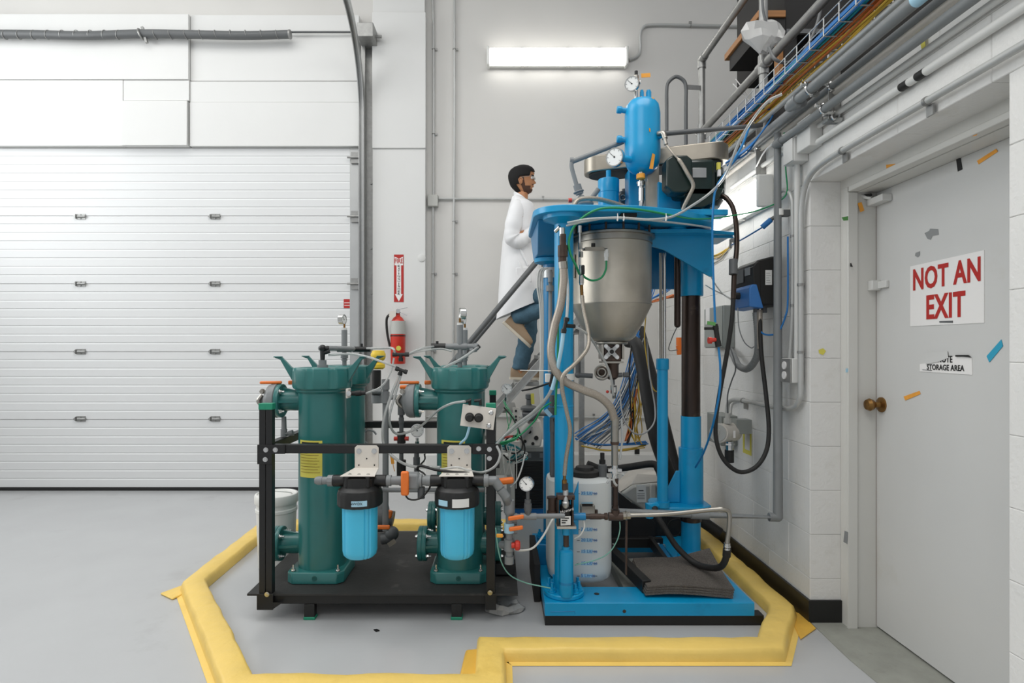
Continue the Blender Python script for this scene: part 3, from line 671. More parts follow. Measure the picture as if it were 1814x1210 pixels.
vessel(xa, 2.99, 'front left green vessel with yellow warning label, nearest the big door', ((-1, 1.0, 'valve'), (-1, .281, 'blind')))
vessel(xa, 3.41, 'rear green vessel standing directly behind the front left vessel', ((1, .30, 'short'),))
vessel(xb, 2.99, 'front right green vessel behind the white panel with two black knobs', ((-1, 1.0, 'valve'), (-1, .281, 'short'), (1, .281, 'short')))
vessel(xb, 3.41, 'rear green vessel mostly hidden behind the front right vessel', ((-1, .30, 'short'), (1, .30, 'short')), False)

# ------------------------------------------------------------ blue cartridge filters
def cartridge(x, label, lab, side_l=False):
    y = 2.60; c = Vector((x, y, .33))
    t = thing('cartridge_filter', label, 'water filter', c)
    n = 72; secs = []
    def lob(i): k = (i % 18); return .93 if k in (6, 9) else 1.
    for r, z in ((.04, .026), (.060, .023), (.071, .034), (.075, .052), (.076, .15), (.077, .262)):
        secs.append([c+Vector((math.cos(2*PI*i/n)*r*lob(i), math.sin(2*PI*i/n)*r*lob(i), z)) for i in range(n)])
    link('bowl', MB().loft(secs), 'aqua', t, sharp=40)
    cs = []
    for r, z in ((.094, .248), (.098, .254), (.098, .30), (.092, .318), (.078, .33), (.072, .333), (.072, .37), (.03, .372)):
        cs.append([c+Vector((math.cos(2*PI*i/n)*r*(1 if (i % 4 < 3 or z > .31) else .975), math.sin(2*PI*i/n)*r*(1 if (i % 4 < 3 or z > .31) else .975), z)) for i in range(n)])
    link('cap', MB().loft(cs), 'black', t, sharp=30)
    link('port', MB().cyl(c+Vector((-.115, 0, .352)), c+Vector((.115, 0, .352)), .026, n=20), 'black', t)
    for s in (-.045, .045): link('screw_boss', MB().cyl(c+Vector((s, -.05, .335)), c+Vector((s, -.05, .378)), .010, n=12), 'black', t)
    zt = .33+.38
    bk = link('bracket', MB().prism_z([(x-.055, YF-.028), (x+.055, YF-.028), (x+.075, 2.55), (x-.075, 2.55)], zt-.001, zt+.003), 'cream', t, bevel=.001)
    link('bracket_plate', MB().prism_y([(x-.055, zt), (x+.055, zt), (x+.055, .805), (x+.045, .815), (x-.045, .815), (x-.055, .805)], YF-.031, YF-.0265), 'cream', bk, bevel=.001)
    for a, b in ((-.035, .79), (.035, .79)): link('bolt', MB().bolt((x+a, YF-.031, b), (0, -1, 0), .0095, .007), 'chrome', bk)
    for a, b in ((0, .755), (-.036, .725), (.036, .725)): link('screw_hole', MB().cyl((x+a, YF-.0311, b), (x+a, YF-.0325, b), .0035, n=12), 'ink', bk)
    for a in (-.04, .0, .04): link('bolt', MB().bolt((x+a, 2.58, zt+.003), (0, 0, 1), .006, .004), 'chrome', bk)
    for (a0, a1, z0, z1, m) in lab:
        mb = MB(); v = []; nn = 8
        for rr in (.0995, .1005):
            for z in (z0, z1):
                for i in range(nn+1):
                    a = math.radians(a0+(a1-a0)*i/nn); v.append(c+Vector((math.cos(a)*rr, math.sin(a)*rr, z)))
        k = nn+1; f = []
        for i in range(nn): f += [(i, i+1, k+i+1, k+i), (2*k+i, 3*k+i, 3*k+i+1, 2*k+i+1), (i, 2*k+i, 2*k+i+1, i+1), (k+i, k+i+1, 3*k+i+1, 3*k+i)]
        lo = link('label', mb._add(v, f), m, t)
    return t
xl, xr = -.612, -.186
cartridge(xl, 'left light blue water filter with black cap below white bracket', [(262, 300, .262, .286, 'pale_blue')])
cartridge(xr, 'right light blue water filter with black cap and paper label', [(222, 250, .262, .286, 'pale_blue'), (262, 304, .258, .294, 'paper')])
lettering('NWOX', (xl-.02, 2.4995, .6), (1, 0, 0), (0, 0, 1), .016, 'ink', None).name = 'handwriting'
hw = bpy.data.objects['handwriting']; hw.parent = [o for o in bpy.data.objects if o.name.startswith('cartridge_filter')][0]; hw.location -= hw.parent.location

# ------------------------------------------------------------ grey pvc pipework between filters
def pvc(t, pts, r=.0125, sock=True, mat='pipe_grey', name='pipe'):
    o = link(name, MB().tube(pts, r, 12, smooth=False), mat, t)
    if sock:
        for i, p in enumerate(pts):
            p = Vector(p)
            if 0 < i < len(pts)-1:
                a = (Vector(pts[i-1])-p).normalized(); b = (Vector(pts[i+1])-p).normalized()
                link('elbow', MB().cyl(p+a*r*2.6, p-a*r*.3, r*1.3, n=14).cyl(p+b*r*2.6, p-b*r*.3, r*1.3, n=14).ball(p, r*1.3), mat, o)
    return o
def lever(t, c, u, v, L, w, h, mat='orange', name='valve_handle'):
    u, v = Vector(u).normalized(), Vector(v).normalized()
    return link(name, MB().obox(c, u, v, u.cross(v), L/2, w/2, h/2), mat, t, bevel=min(w, h)*.35)
zc = .682; yc = 2.60
mp = thing('filter_pipework', 'grey plastic pipe run with orange valve joining the two blue filters', 'pipework', (-.4, yc, zc))
pvc(mp, [(xl-.115, yc, zc), (xl-.175, yc, zc)], .017)
link('pipe_cap', MB().lathe((xl-.165, yc, zc), [(.019, 0), (.019, .02), (.014, .032), (0, .035)], (-1, 0, 0)), 'pipe_grey', mp)
link('union_nut', MB().cyl((xl-.14, yc, zc), (xl-.118, yc, zc), .025, n=10), 'pipe_grey', mp)
pvc(mp, [(xl+.115, yc, zc), (xr-.115, yc, zc)], .0125)
for a, b, r in ((xl+.117, xl+.137, .024), (xl+.137, xl+.165, .019), (-.455, -.425, .02), (-.385, -.34, .030), (-.425, -.385, .030), (-.338, -.318, .022), (xr-.137, xr-.117, .024)):
    link('union_nut', MB().cyl((a, yc, zc), (b, yc, zc), r, n=12), 'pipe_grey', mp)
bv = link('ball_valve', MB().box(-.43, -.35, yc-.032, yc+.032, zc-.035, zc+.035), 'pipe_grey', mp, bevel=.012)
lever(bv, Vector((-.408, yc-.045, zc-.002)), (0, 0, 1), (1, 0, 0), .105, .034, .022)
link('valve_stem', MB().cyl((-.408, yc-.03, zc), (-.408, yc-.045, zc), .012), 'pipe_grey', bv)
link('drain_stub', MB().cyl((-.345, yc+.01, zc-.03), (-.345, yc+.01, zc-.08), .016), 'pipe_dark', mp)
p = P(686, 868, 2.9)
lp = thing('return_pipe', 'thin grey pipe running level behind the blue water filters', 'pipework', P(620, 868, 2.80))
pvc(lp, [P(672, 868, 2.80), P(858, 868, 2.80)], .0115)
rp = thing('outlet_pipework', 'grey pipe dropping from right blue filter past orange and red valves', 'pipework', (0, 2.62, .3))
pts = [(xr+.115, yc, zc), (xr+.165, yc, zc), P(896, 880, 2.60), P(902, 895, 2.62), P(902, 990, 2.62)]
pvc(rp, pts, .0155)
link('union_nut', MB().cyl((xr+.117, yc, zc), (xr+.137, yc, zc), .028, n=12), 'pipe_grey', rp)
link('union_nut', MB().cyl(P(902, 886, 2.62), P(902, 908, 2.62), .024, n=16), 'pipe_grey', rp)
link('tee', MB().cyl(P(902, 928, 2.62), P(902, 945, 2.62), .021, n=16).cyl(P(902, 955, 2.62), P(902, 975, 2.62), .023, n=16).cyl(P(902, 965, 2.62), P(888, 965, 2.66), .017, n=12), 'pipe_grey', rp)
link('end_plug', MB().cyl(P(902, 985, 2.62), P(902, 998, 2.62), .021, n=14), 'pipe_grey', rp)
link('paper_tag', MB().cyl(P(902, 927, 2.62), P(902, 943, 2.62), .0225, n=16), 'pale_blue', rp)
for py, L in ((918, .07), (937, .062)):
    c = P(912, py-7, 2.60); o = link('ball_valve', MB().cyl(P(905, py, 2.63), P(916, py, 2.63), .022, n=16), 'pipe_grey', rp)
    lever(o, P(914, py-1, 2.585), (1, .15, .1), (0, 0, 1), L, .018, .015)
c = P(915, 966, 2.59); link('red_knob', MB().cyl(P(906, 966, 2.6), P(913, 966, 2.6), .012).lathe(P(911, 966, 2.6), [(.012, 0), (.022, .006), (.022, .02), (.016, .026)], (1, 0, 0), 10), 'orange', rp, label=None) if 0 else link('valve_knob', MB().cyl(P(906, 966, 2.6), P(913, 966, 2.6), .012).lathe(P(911, 966, 2.6), [(.012, 0), (.022, .006), (.022, .02), (.016, .026)], (1, 0, 0), 10), 'red', rp)
lever(rp, P(885, 949, 2.6), (1, 0, 0), (0, 0, 1), .03, .016, .012, 'orange_tape', 'tag_clip')
lever(rp, P(896, 852, 2.72), (1, 0, .1), (0, 0, 1), .075, .03, .03)
pvc(rp, [P(905, 915, 2.62), P(1000, 914, 2.64)], .0115)
link('sleeve', MB().cyl(P(922, 915, 2.62), P(950, 915, 2.62), .015), 'pipe_grey', rp)
gp = thing('gauge_post', 'round white dial gauge on short post right of the skid', 'pressure gauge', P(935, 912, 2.62))
link('post', MB().cyl(P(935, 912, 2.62), P(935, 885, 2.62), .014, n=12).cyl(P(935, 892, 2.62), P(935, 905, 2.62), .017, n=12).cyl(P(935, 887, 2.62), P(935, 868, 2.62), .008, n=10), 'pipe_dark', gp)
gauge(gp, P(932, 858, 2.60), (-.25, -1, .05), .031)

# riser between the tanks, clear hoses, valves
cr = thing('riser_pipework', 'vertical grey pipe between the green vessels with black valve bodies', 'pipework', P(683, 940, 3.1))
Yr = 3.15
pvc(cr, [P(683, 672, Yr), P(683, 940, Yr)], .0165)
link('cap_fitting', MB().cyl(P(683, 672, Yr), P(683, 690, Yr), .021, n=12).cyl(P(683, 694, Yr), P(683, 714, Yr), .022, n=12), 'pipe_grey', cr)
pvc(cr, [P(683, 704, Yr), P(718, 704, Yr)], .0125)
link('reducer', MB().lathe(P(712, 705, Yr), [(.014, 0), (.022, .015), (.034, .03), (.042, .045), (.05, .06)], (1, 0, 0), 20), 'pipe_grey', cr)
lever(cr, P(722, 686, 3.08), (1, .2, 0), (0, 0, 1), .08, .02, .035)
Yv = 3.3
link('dosing_post', MB().cyl(P(711, 709, Yv), P(711, 860, Yv), .012).cyl(P(711, 709, Yv), P(711, 716, Yv), .013).cyl(P(711, 718, Yv), P(711, 735, Yv), .020).cyl(P(711, 740, Yv), P(711, 750, Yv), .015), 'pipe_dark', cr)
link('black_valve', MB().cyl(P(711, 765, Yv), P(711, 785, Yv), .024, n=8).cyl(P(711, 815, Yv), P(711, 845, Yv), .026, n=10), 'rubber', cr)
for q in (-1, 1):
    link('valve_knob', MB().cyl(P(711+q*6, 777, Yv), P(711+q*13, 777, Yv), .012, n=10), 'red', cr)
link('valve_knob', MB().cyl(P(715, 721, Yv-.02), P(722, 721, Yv-.02), .010, n=10), 'red', cr)
link('second_post', MB().cyl(P(738, 790, Yv), P(738, 845, Yv), .014).cyl(P(738, 810, Yv), P(738, 828, Yv), .019), 'pipe_dark', cr)
gq = thing('pressure_gauge', 'round white dial gauge between the vessels behind the front bar', 'pressure gauge', P(739, 784, 3.25))
link('stem', MB().cyl(P(739, 776, 3.25), P(739, 790, 3.25), .008).cyl(P(739, 782, 3.25), P(739, 786, 3.25), .012, n=6), 'chrome', gq)
gauge(gq, P(739, 763, 3.2), (.1, -1, .1), .036)
tag(link('hanging_tag', MB().beam(P(694, 808, 3.0), P(696, 822, 3.0), .008, .001).beam(P(696, 822, 3.0), P(699, 835, 3.0), .004, .001), 'orange_tape'), 'small orange and yellow tag dangling below the front bar', 'tag')
for (px, py0, py1) in ((652, 765, 785),): 
    tag(link('cable_loop', MB().torus(P(655, 774, 3.5), (0, -1, 0), .04, .006, 20, 6, -1.2, 2.8), 'grey_cable'), 'grey cable loop behind bar right of left rear vessel', 'cable')
tag(link('nipple_elbow', MB().tube([P(503, 738, 2.99), P(503, 768, 2.99), P(521, 768, 3.0)], .0115, 10, smooth=False).cyl(P(503, 760, 2.99), P(503, 773, 2.99), .016).ball(P(503, 768, 2.99), .0165).cyl(P(512, 768, 2.99), P(519, 766, 2.99), .013), 'pipe_grey'), 'grey pipe elbow hanging below the left vessel upper flange', 'pipe elbow')

# gauge posts on the lids
def gauge_post(x, y, px_g, py_g, label, face):
    zt = DZ+1.043; top = P(px_g, py_g, y).z
    t = thing('gauge_post', label, 'pressure gauge', (x, y, zt)); r = .0125
    link('post', MB().cyl((x, y, zt-.002), (x, y, top-.05), r, n=14).cyl((x, y, zt+.04), (x, y, zt+.065), .021, n=14).cyl((x, y, zt+.025), (x, y, zt+.038), .017, n=14).cyl((x, y, zt+.10), (x, y, top-.06), .0165, n=14), 'pipe_grey', t)
    link('bushing', MB().cyl((x, y, top-.062), (x, y, top-.048), .015, n=10), 'conduit_white', t)
    link('stem', MB().cyl((x, y, top-.05), (x, y, top-.025), .006, n=8), 'brass', t)
    gauge(t, (x, y, top), face, .029, .03)
    return t
gauge_post(xa, 3.41, 611, 566, 'edge-on dial gauge on grey post over the rear left vessel', (1, -.25, 0))
gauge_post(xb, 2.99, 812, 555, 'taller dial gauge post on lid of the front right vessel', (-1, -.25, 0))
gauge_post(xb, 3.41, 823, 566, 'shorter dial gauge post on lid of the rear right vessel', (1, -.3, 0))
hd = thing('lid_pipework', 'black and grey push-fit valve assembly over left vessel lids', 'pipe fitting', (xa, 2.99, DZ+1.043))
zt = DZ+1.043; zh = P(0, 617, 3.1).z
link('bushing', MB().cyl((xa, 2.99, zt-.002), (xa, 2.99, zt+.012), .028, n=12).cyl((xa, 2.99, zt+.012), (xa, 2.99, zt+.036), .02, n=12), 'pipe_grey', hd)
link('black_elbow', MB().tube([(xa, 2.99, zt+.03), (xa, 2.99, zh), (xa+.03, 3.0, zh)], .011, 10, smooth=False).ball((xa, 2.99, zh), .018).cyl((xa, 2.99, zt+.07), (xa+.035, 2.99, zt+.08), .010), 'black', hd)
link('pipe', MB().tube([(xa+.02, 3.0, zh), (xa+.10, 3.2, zh-.002), (xa+.0, 3.39, zh-.002)], .013, 10, smooth=True).cyl((xa, 3.41, zh-.014+.01), (xa+.12, 3.41, zh-.004), .014).cyl((xa-.04, 3.41, zh-.004), (xa+.04, 3.41, zh-.004), .017).cyl((xa-.11, 3.3, zh), (xa-.03, 3.40, zh), .013), 'pipe_grey', hd)
link('black_valve', MB().cyl((xa+.05, 3.41, zh-.004), (xa+.15, 3.41, zh-.004), .016, n=12).cyl((xa+.10, 3.41, zh), (xa+.10, 3.41, zh+.028), .007), 'black', hd)
h2 = thing('lid_pipework', 'black valve and grey elbow arms across right vessel gauge posts', 'pipe fitting', (xb, 2.99, 1.25))
zz = P(0, 614, 2.99).z
link('pipe', MB().cyl((xb-.075, 2.99, zz), (xb+.075, 2.99, zz), .0145).cyl((xb-.03, 2.99, zz), (xb+.035, 2.99, zz), .018).ball((xb+.08, 2.99, zz-.002), .02).cyl((xb+.05, 2.985, zz-.02), (xb+.085, 2.985, zz-.014), .012), 'pipe_grey', h2)
link('black_valve', MB().cyl((xb-.145, 2.99, zz), (xb-.072, 2.99, zz), .0165, n=12).cyl((xb-.115, 2.99, zz), (xb-.115, 2.99, zz+.028), .007).cyl((xb+.07, 2.98, zz-.015), (xb+.1, 2.98, zz+.003), .010), 'black', h2)
sf = thing('sample_fitting', 'white block and black connector on right side of left vessel', 'pipe fitting', P(617, 697, 2.93))
link('block', MB().box(*[v for a, b in zip(P(612, 706, 2.9), P(622, 687, 2.96)) for v in (a, b)]), 'cream', sf, bevel=.004)
link('connector', MB().cyl(P(622, 697, 2.93), P(648, 696, 2.93), .011).cyl(P(630, 697, 2.93), P(640, 696, 2.93), .014), 'black', sf)
link('eye', MB().lathe(P(618, 697, 2.90), [(.012, 0), (.012, .004), (.004, .005), (0, .005)], (0, -1, 0), 14), 'chrome', sf)
# tee pieces on clear tubing
def tee(label, c, u, v, L=.04):
    c, u, v = Vector(c), Vector(u).normalized(), Vector(v).normalized()
    return tag(link('tube_tee', MB().cyl(c-u*L, c+u*L, .0085, n=10).cyl(c, c+v*L*.8, .0085, n=10).cyl(c-u*L, c-u*L*.5, .0115, n=10).cyl(c+u*L*.5, c+u*L, .0115, n=10).cyl(c+v*L*.4, c+v*L*.85, .0115, n=10), 'black'), label, 'tube fitting')
Yt = 2.9
tee('black tube tee hanging level before the fire extinguisher', P(710, 628, Yt), (1, 0, 0), (0, 0, -1), .04)
tee('black tube tee tilted above the orange-handled valve', P(711, 656, Yt), (1, 0, -.35), (-.35, 0, -1), .03)
cl = 'clear tubing between the green vessels'
cable('clear_tube', 'clear tube from left black valve to the level tee', [P(650, 617, 3.35), P(675, 617, 3.1), P(695, 617, Yt), P(700, 627, Yt)], .006, 'clear', 'tube')
cable('clear_tube', 'long clear tube sagging from left elbow to the tilted tee', [P(582, 629, 3.0), P(620, 627, 3.0), P(650, 632, 2.95), P(680, 642, Yt), P(702, 650, Yt)], .006, 'clear', 'tube')
cable('clear_tube', 'upper clear tube of the pair reaching the right black valve', [P(722, 628, Yt), P(745, 618, 2.92), P(769, 614, 2.98)], .006, 'clear', 'tube')
cable('clear_tube', 'lower clear tube of the pair crossing to the right gauge post', [P(719, 629, Yt), P(745, 622, 2.92), P(780, 618, 2.97), P(800, 622, 2.96)], .005, 'clear', 'tube')
cable('clear_tube', 'clear tube dropping from tilted tee to behind the front bar', [P(708, 664, Yt), P(697, 690, Yt), P(683, 730, Yt), P(678, 760, Yt), P(681, 790, Yt), P(700, 812, 2.85), P(730, 826, 2.8), P(780, 828, 2.72)], .007, 'clear', 'tube')
cable('clear_tube', 'second clear tube hanging from tilted tee, shorter curve', [P(710, 664, Yt), P(700, 700, Yt), P(690, 740, Yt), P(697, 765, 2.95), P(715, 768, 3.0), P(745, 755, 3.0), P(775, 728, 2.8), P(800, 715, 2.72), P(824, 711, 2.68)], .006, 'clear', 'tube')
cable('clear_tube', 'clear tube from the sample fitting up to the level tee', [P(648, 697, 2.93), P(675, 685, 2.9), P(692, 660, Yt), P(698, 634, Yt)], .005, 'clear', 'tube')
cable('clear_tube', 'pale tube from black panel fitting down behind front bar', [P(832, 755, 2.70), P(826, 775, 2.72), P(816, 786, 2.75), P(812, 800, 2.79)], .006, 'pale_blue', 'tube')
cable('clear_tube', 'clear tube from right gauge post elbow sloping down left', [P(850, 613, 2.98), P(820, 634, 2.94), P(790, 650, 2.94), P(780, 655, 3.0)], .007, 'clear', 'tube')
# yellow beacon-like actuator behind the left vessels
ya = thing('yellow_actuator', 'yellow ribbed plastic actuator behind the left green vessels', 'valve actuator', P(668, 660, 3.7))
link('actuator_body', MB().lathe(P(670, 654, 3.7), [(.03, 0), (.042, .01), (.042, .03), (.028, .04), (.028, .05), (.04, .06), (.046, .075), (.046, .095), (.04, .105), (.038, .115), (.02, .118), (0, .118)]), 'yellow', ya)
link('stem', MB().cyl(P(667, 656, 3.7), P(667, 700, 3.7), .028, n=16), 'rubber', ya)
link('lower_body', MB().cyl(P(667, 700, 3.7), P(667, 714, 3.7), .032, n=16).cyl(P(660, 694, 3.68), P(676, 694, 3.68), .018), 'pipe_grey', ya)

rv = thing('rear_valve_pair', 'dark grey valve with two orange handles behind left blue filter', 'valve', P(683, 960, 3.35))
link('valve_body', MB().cyl(P(671, 918, 3.36), P(686, 918, 3.36), .075, n=28).cyl(P(686, 918, 3.36), P(697, 920, 3.36), .045, n=20).ball(P(694, 945, 3.3), .04).cyl(P(676, 955, 3.3), P(696, 952, 3.3), .03, n=14), 'pipe_dark', rv)
link('hinge_plate', MB().beam(P(688, 966, 3.2), P(700, 958, 3.2), .004, .012), 'steel', rv)
lever(rv, P(690, 911, 3.25), (.2, 0, 1), (1, 0, -.2), .045, .03, .02)
lever(rv, P(679, 934, 3.1), (1, 0, 0), (0, 0, 1), .07, .022, .02)
# instrument panel and cables at the right end
ip = thing('control_plate', 'tilted white metal plate with two black knobs on right vessel', 'control panel', P(846, 760, 2.70))
q = [P(820, 716, 2.70), P(879, 724, 2.72), P(874, 762, 2.70), P(815, 754, 2.68)]
link('plate', MB()._add(q+[v+Vector((0, .012, 0)) for v in q], [(0, 1, 2, 3), (7, 6, 5, 4), (0, 4, 5, 1), (1, 5, 6, 2), (2, 6, 7, 3), (3, 7, 4, 0)]), 'cream', ip, bevel=.001)
for px, py in ((832, 739), (848, 740)):
    link('knob', MB().lathe(P(px, py, 2.69), [(.021, 0), (.021, .008), (.016, .010), (.016, .034), (.013, .037), (0, .037)], (0, -1, 0), 20), 'rubber', ip)
for px, py in ((866, 754), (870, 731)):
    link('push_button', MB().lathe(P(px, py, 2.695), [(.011, 0), (.011, .01), (.008, .013), (0, .013)], (0, -1, 0), 16), 'chrome', ip)
link('tube_elbow', MB().tube([P(824, 712, 2.70), P(832, 709, 2.71), P(832, 718, 2.71)], .007, 8, smooth=False).tube([P(840, 710, 2.71), P(851, 709, 2.71), P(851, 718, 2.71)], .007, 8, smooth=False), 'black', ip)
# ============================================================ BLUE MIXING MACHINE
pr = thing('mixing_machine', 'tall blue steel machine frame on a thick blue base plate', 'machine', (.68, 3.2, 0))
zb0, zb = .047, .107
link('base_plate', MB().box(.205, 1.158, 2.69, 2.875, zb0, zb).box(.965, 1.158, 2.876, 3.86, zb0, zb).box(.205, .395, 2.876, 3.72, zb0, zb).box(.396, .964, 3.54, 3.72, zb0, zb), 'blue', pr, bevel=.003)
link('under_frame', MB().box(.207, 1.205, 2.70, 2.76, 0, zb0-.001).box(.207, .27, 2.761, 3.72, 0, zb0-.001).box(1.10, 1.17, 2.761, 3.9, 0, zb0-.001), 'black', pr, bevel=.002)
for px, py in ((1057, 1054), (1285, 1052)):
    p = P(px, py, 2.79); link('bolt_hole', MB().cyl((p.x, 2.79, zb), (p.x, 2.79, zb+.001), .013, n=20), 'ink', pr)
p = P(1106, 1083, 2.69); link('bolt', MB().bolt((p.x, 2.69, p.z), (0, -1, 0), .006, .003), 'rust_steel', pr)
link('side_block', MB().box(.172, .203, 2.95, 3.42, 0, .19), 'black_matte', pr, bevel=.003)
link('weld_seam', MB().tube([P(975, 1084, 2.689), P(1018, 1083, 2.689), P(1019, 1088, 2.689)], .0012, 5, smooth=False), 'blue_deep', pr)
link('base_label', MB().prism_z([(1.055, 2.98), (1.11, 2.985), (1.105, 3.13), (1.05, 3.125)], zb, zb+.001), 'paper', pr)
link('bolt_hole', MB().cyl((.97+.1, 3.42, zb), (1.07, 3.42, zb+.001), .014), 'ink', pr)
# front left column
xc, yc = .304, 2.80
link('column', MB().lathe((xc, yc, zb), [(.045, 0), (.045, .02), (.044, .03), (.044, .88), (.0455, .882), (.0455, .888), (.044, .89), (.0455, 1.77)], n=36), 'blue', pr)
link('column_flange', MB().lathe((xc, yc, zb), [(.092, .0005), (.095, .004), (.095, .018), (.091, .022), (.05, .023), (.046, .03)], n=40), 'blue', pr)
for a in (20, 75, 125, 165, 215, 262, 310, 340):
    q = Vector((xc+.072*math.cos(math.radians(a)), yc+.072*math.sin(math.radians(a)), zb+.02)); link('bolt', MB().cyl(q, q+Vector((0, 0, .045)), .007, n=8).bolt(q+Vector((0, 0, .003)), (0, 0, 1), .014, .018), 'blue', pr)
link('column_rib', MB().prism_y([(.348, 1.25-.70), (.376, 1.25-.62), (.376, zb+.27), (.348, zb+.27)], 2.82, 2.835), 'blue', pr, bevel=.002)
# damper bolted on the front of the column
cy = link('support_cylinder', MB().lathe((xc+.002, 2.725, zb+.02), [(.03, 0), (.033, .01), (.033, .195), (.030, .205), (.018, .212), (.018, .225)], n=28), 'blue', pr)
link('cylinder_band', MB().lathe((xc+.002, 2.725, zb+.075), [(.0335, 0), (.0335, .012)], n=28), 'blue_deep', cy)
link('cylinder_rod', MB().cyl((xc+.002, 2.725, zb+.245), (xc+.002, 2.725, zb+.30), .013), 'rust_steel', cy)
link('rod_boss', MB().cyl((xc+.002, 2.725, zb+.30), (xc+.002, 2.725, zb+.36), .018), 'blue', cy)
# rear left column
xr2, yr2 = .284, 3.26
link('column', MB().lathe((xr2, yr2, zb), [(.045, 0), (.044, .02), (.044, 1.69)], n=32), 'blue_deep', pr)
link('column_block', MB().box(.20, .37, 3.17, 3.34, zb, .215), 'blue_deep', pr, bevel=.004)
link('column_flange', MB().lathe((xr2, yr2, .216), [(.08, 0), (.08, .018), (.05, .02)], n=32), 'blue_deep', pr)
for a in (180, 235, 290, 340):
    q = Vector((xr2+.064*math.cos(math.radians(a)), yr2+.064*math.sin(math.radians(a)), .236)); link('bolt', MB().bolt(q, (0, 0, 1), .012, .02).cyl(q, q+Vector((0, 0, .035)), .006, n=8), 'blue', pr)
# head plate, seen from below
zt0, zt1 = 1.885, 1.915
def arc(cx, cy, r, a0, a1, n=10): return [(cx+r*math.cos(math.radians(a0+(a1-a0)*i/n)), cy+r*math.sin(math.radians(a0+(a1-a0)*i/n))) for i in range(n+1)]
poly = arc(.304, 2.83, .145, 180, 275, 10)+[(.62, 2.70), (.85, 2.78), (1.06, 2.94), (1.10, 3.05)]+arc(1.04, 3.22, .12, 0, 90, 6)+[(.62, 3.48)]+arc(.29, 3.28, .13, 90, 180, 8)
link('head_plate', MB().prism_z(poly, zt0, zt1), 'blue', pr, bevel=.003)
link('column_head', MB().lathe((.304, 2.80, 1.855), [(.045, -.01), (.06, 0), (.098, .012), (.10, .03)], n=40), 'blue', pr)
link('arm_box', MB().loft([[Vector((x, y, 1.884)) for x, y in ((.185, 2.86), (.36, 2.86), (.37, 3.33), (.175, 3.33))], [Vector((x, y, 1.76)) for x, y in ((.20, 3.12), (.34, 3.12), (.36, 3.33), (.19, 3.33))]]), 'blue_deep', pr, bevel=.004)
link('column_head', MB().lathe((xr2-.01, yr2, 1.735), [(.046, -.01), (.082, .0), (.085, .02), (.07, .03)], n=36), 'blue', pr)
link('column_clamp', MB().lathe((xr2, yr2, 1.65), [(.048, 0), (.05, .0), (.05, .055), (.048, .055)], n=28), 'alu', pr)
link('lift_block', MB().box(.56, .63, 2.72, 2.78, 1.868, 1.884), 'soot', pr)
# gearbox stub and drive column on top
p = P(1078, 368, 3.12)
link('gearbox', MB().lathe((p.x, 3.12, zt1), [(.054, 0), (.054, .165), (.0555, .167), (.0555, .232), (.053, .237), (.03, .239), (.013, .24), (.013, .285)], n=36), 'blue', pr)
link('drive_column', MB().box(P(1111, 0, 3.1).x, P(1131, 0, 3.1).x, 3.06, 3.16, zt1, 2.19), 'blue', pr, bevel=.004)
link('steel_plate', MB().box(P(1146, 0, 3.0).x, P(1167, 0, 3.0).x, 2.99, 3.11, zt1, 2.24), 'steel_dull', pr, bevel=.003)
link('drive_bracket', MB().prism_y([(.795, zt1), (1.03, zt1), (1.05, 1.935), (1.07, 1.955), (1.0, 2.0), (.90, 2.03), (.87, 2.08), (.795, 2.10)], 2.97, 3.0).box(.80, 1.12, 2.90, 3.0, 1.916, 1.945), 'blue', pr, bevel=.003)
# belt guard
gA, gB = Vector((.545, 3.22, 0)), Vector((1.075, 3.02, 0)); d_ = (gB-gA).normalized(); n_ = Vector((-d_.y, d_.x, 0)); rg = .085
pl = [gA+(-d_*math.sin(a)-n_*math.cos(a))*rg for a in [PI*i/12 for i in range(12, -1, -1)]]
pl = [gB+(d_*math.cos(a)+n_*math.sin(a))*rg for a in [-PI/2+PI*i/14 for i in range(15)]]+[gA+(d_*math.cos(a)+n_*math.sin(a))*rg for a in [PI/2+PI*i/14 for i in range(15)]]
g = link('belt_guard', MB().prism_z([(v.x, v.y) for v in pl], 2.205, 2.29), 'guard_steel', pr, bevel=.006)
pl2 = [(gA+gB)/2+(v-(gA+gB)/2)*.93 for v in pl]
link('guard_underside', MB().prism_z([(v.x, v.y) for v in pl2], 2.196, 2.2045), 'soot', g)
# motor hanging under the guard
mt = link('motor', MB().lathe((1.03, 3.02, 1.965), [(.05, 0), (.085, .01), (.10, .035), (.105, .04), (.105, .20), (.09, .205), (.09, .23)], n=40), 'motor_green', pr)
for k in range(16):
    a = math.radians(-70+k*8.5); q = Vector((1.03+.104*math.cos(a), 3.02+.104*math.sin(a), 0))
    link('cooling_fin', MB().obox(q+Vector((0, 0, 2.075)), (math.cos(a), math.sin(a), 0), (-math.sin(a), math.cos(a), 0), (0, 0, 1), .010, .0025, .055), 'motor_green', mt)
link('motor_body', MB().box(.86, 1.06, 2.90, 3.05, 2.0, 2.194), 'motor_green', mt, bevel=.02)
link('terminal_box', MB().prism_y([(.80, 2.04), (.83, 2.01), (.90, 2.01), (.925, 2.04), (.925, 2.17), (.90, 2.19), (.83, 2.19), (.80, 2.17)], 2.84, 2.93), 'motor_green', mt, bevel=.008)
link('motor_foot', MB().prism_y([(.905, 1.97), (.93, 1.95), (1.0, 1.955), (1.08, 2.0), (1.10, 2.05), (.91, 2.05)], 2.90, 2.99), 'motor_green', mt, bevel=.006)
p = P(1239, 306, 2.897); link('name_plate', MB().box(p.x-.034, p.x+.034, 2.895, 2.90, p.z-.024, p.z+.024), 'alu', mt, bevel=.001)
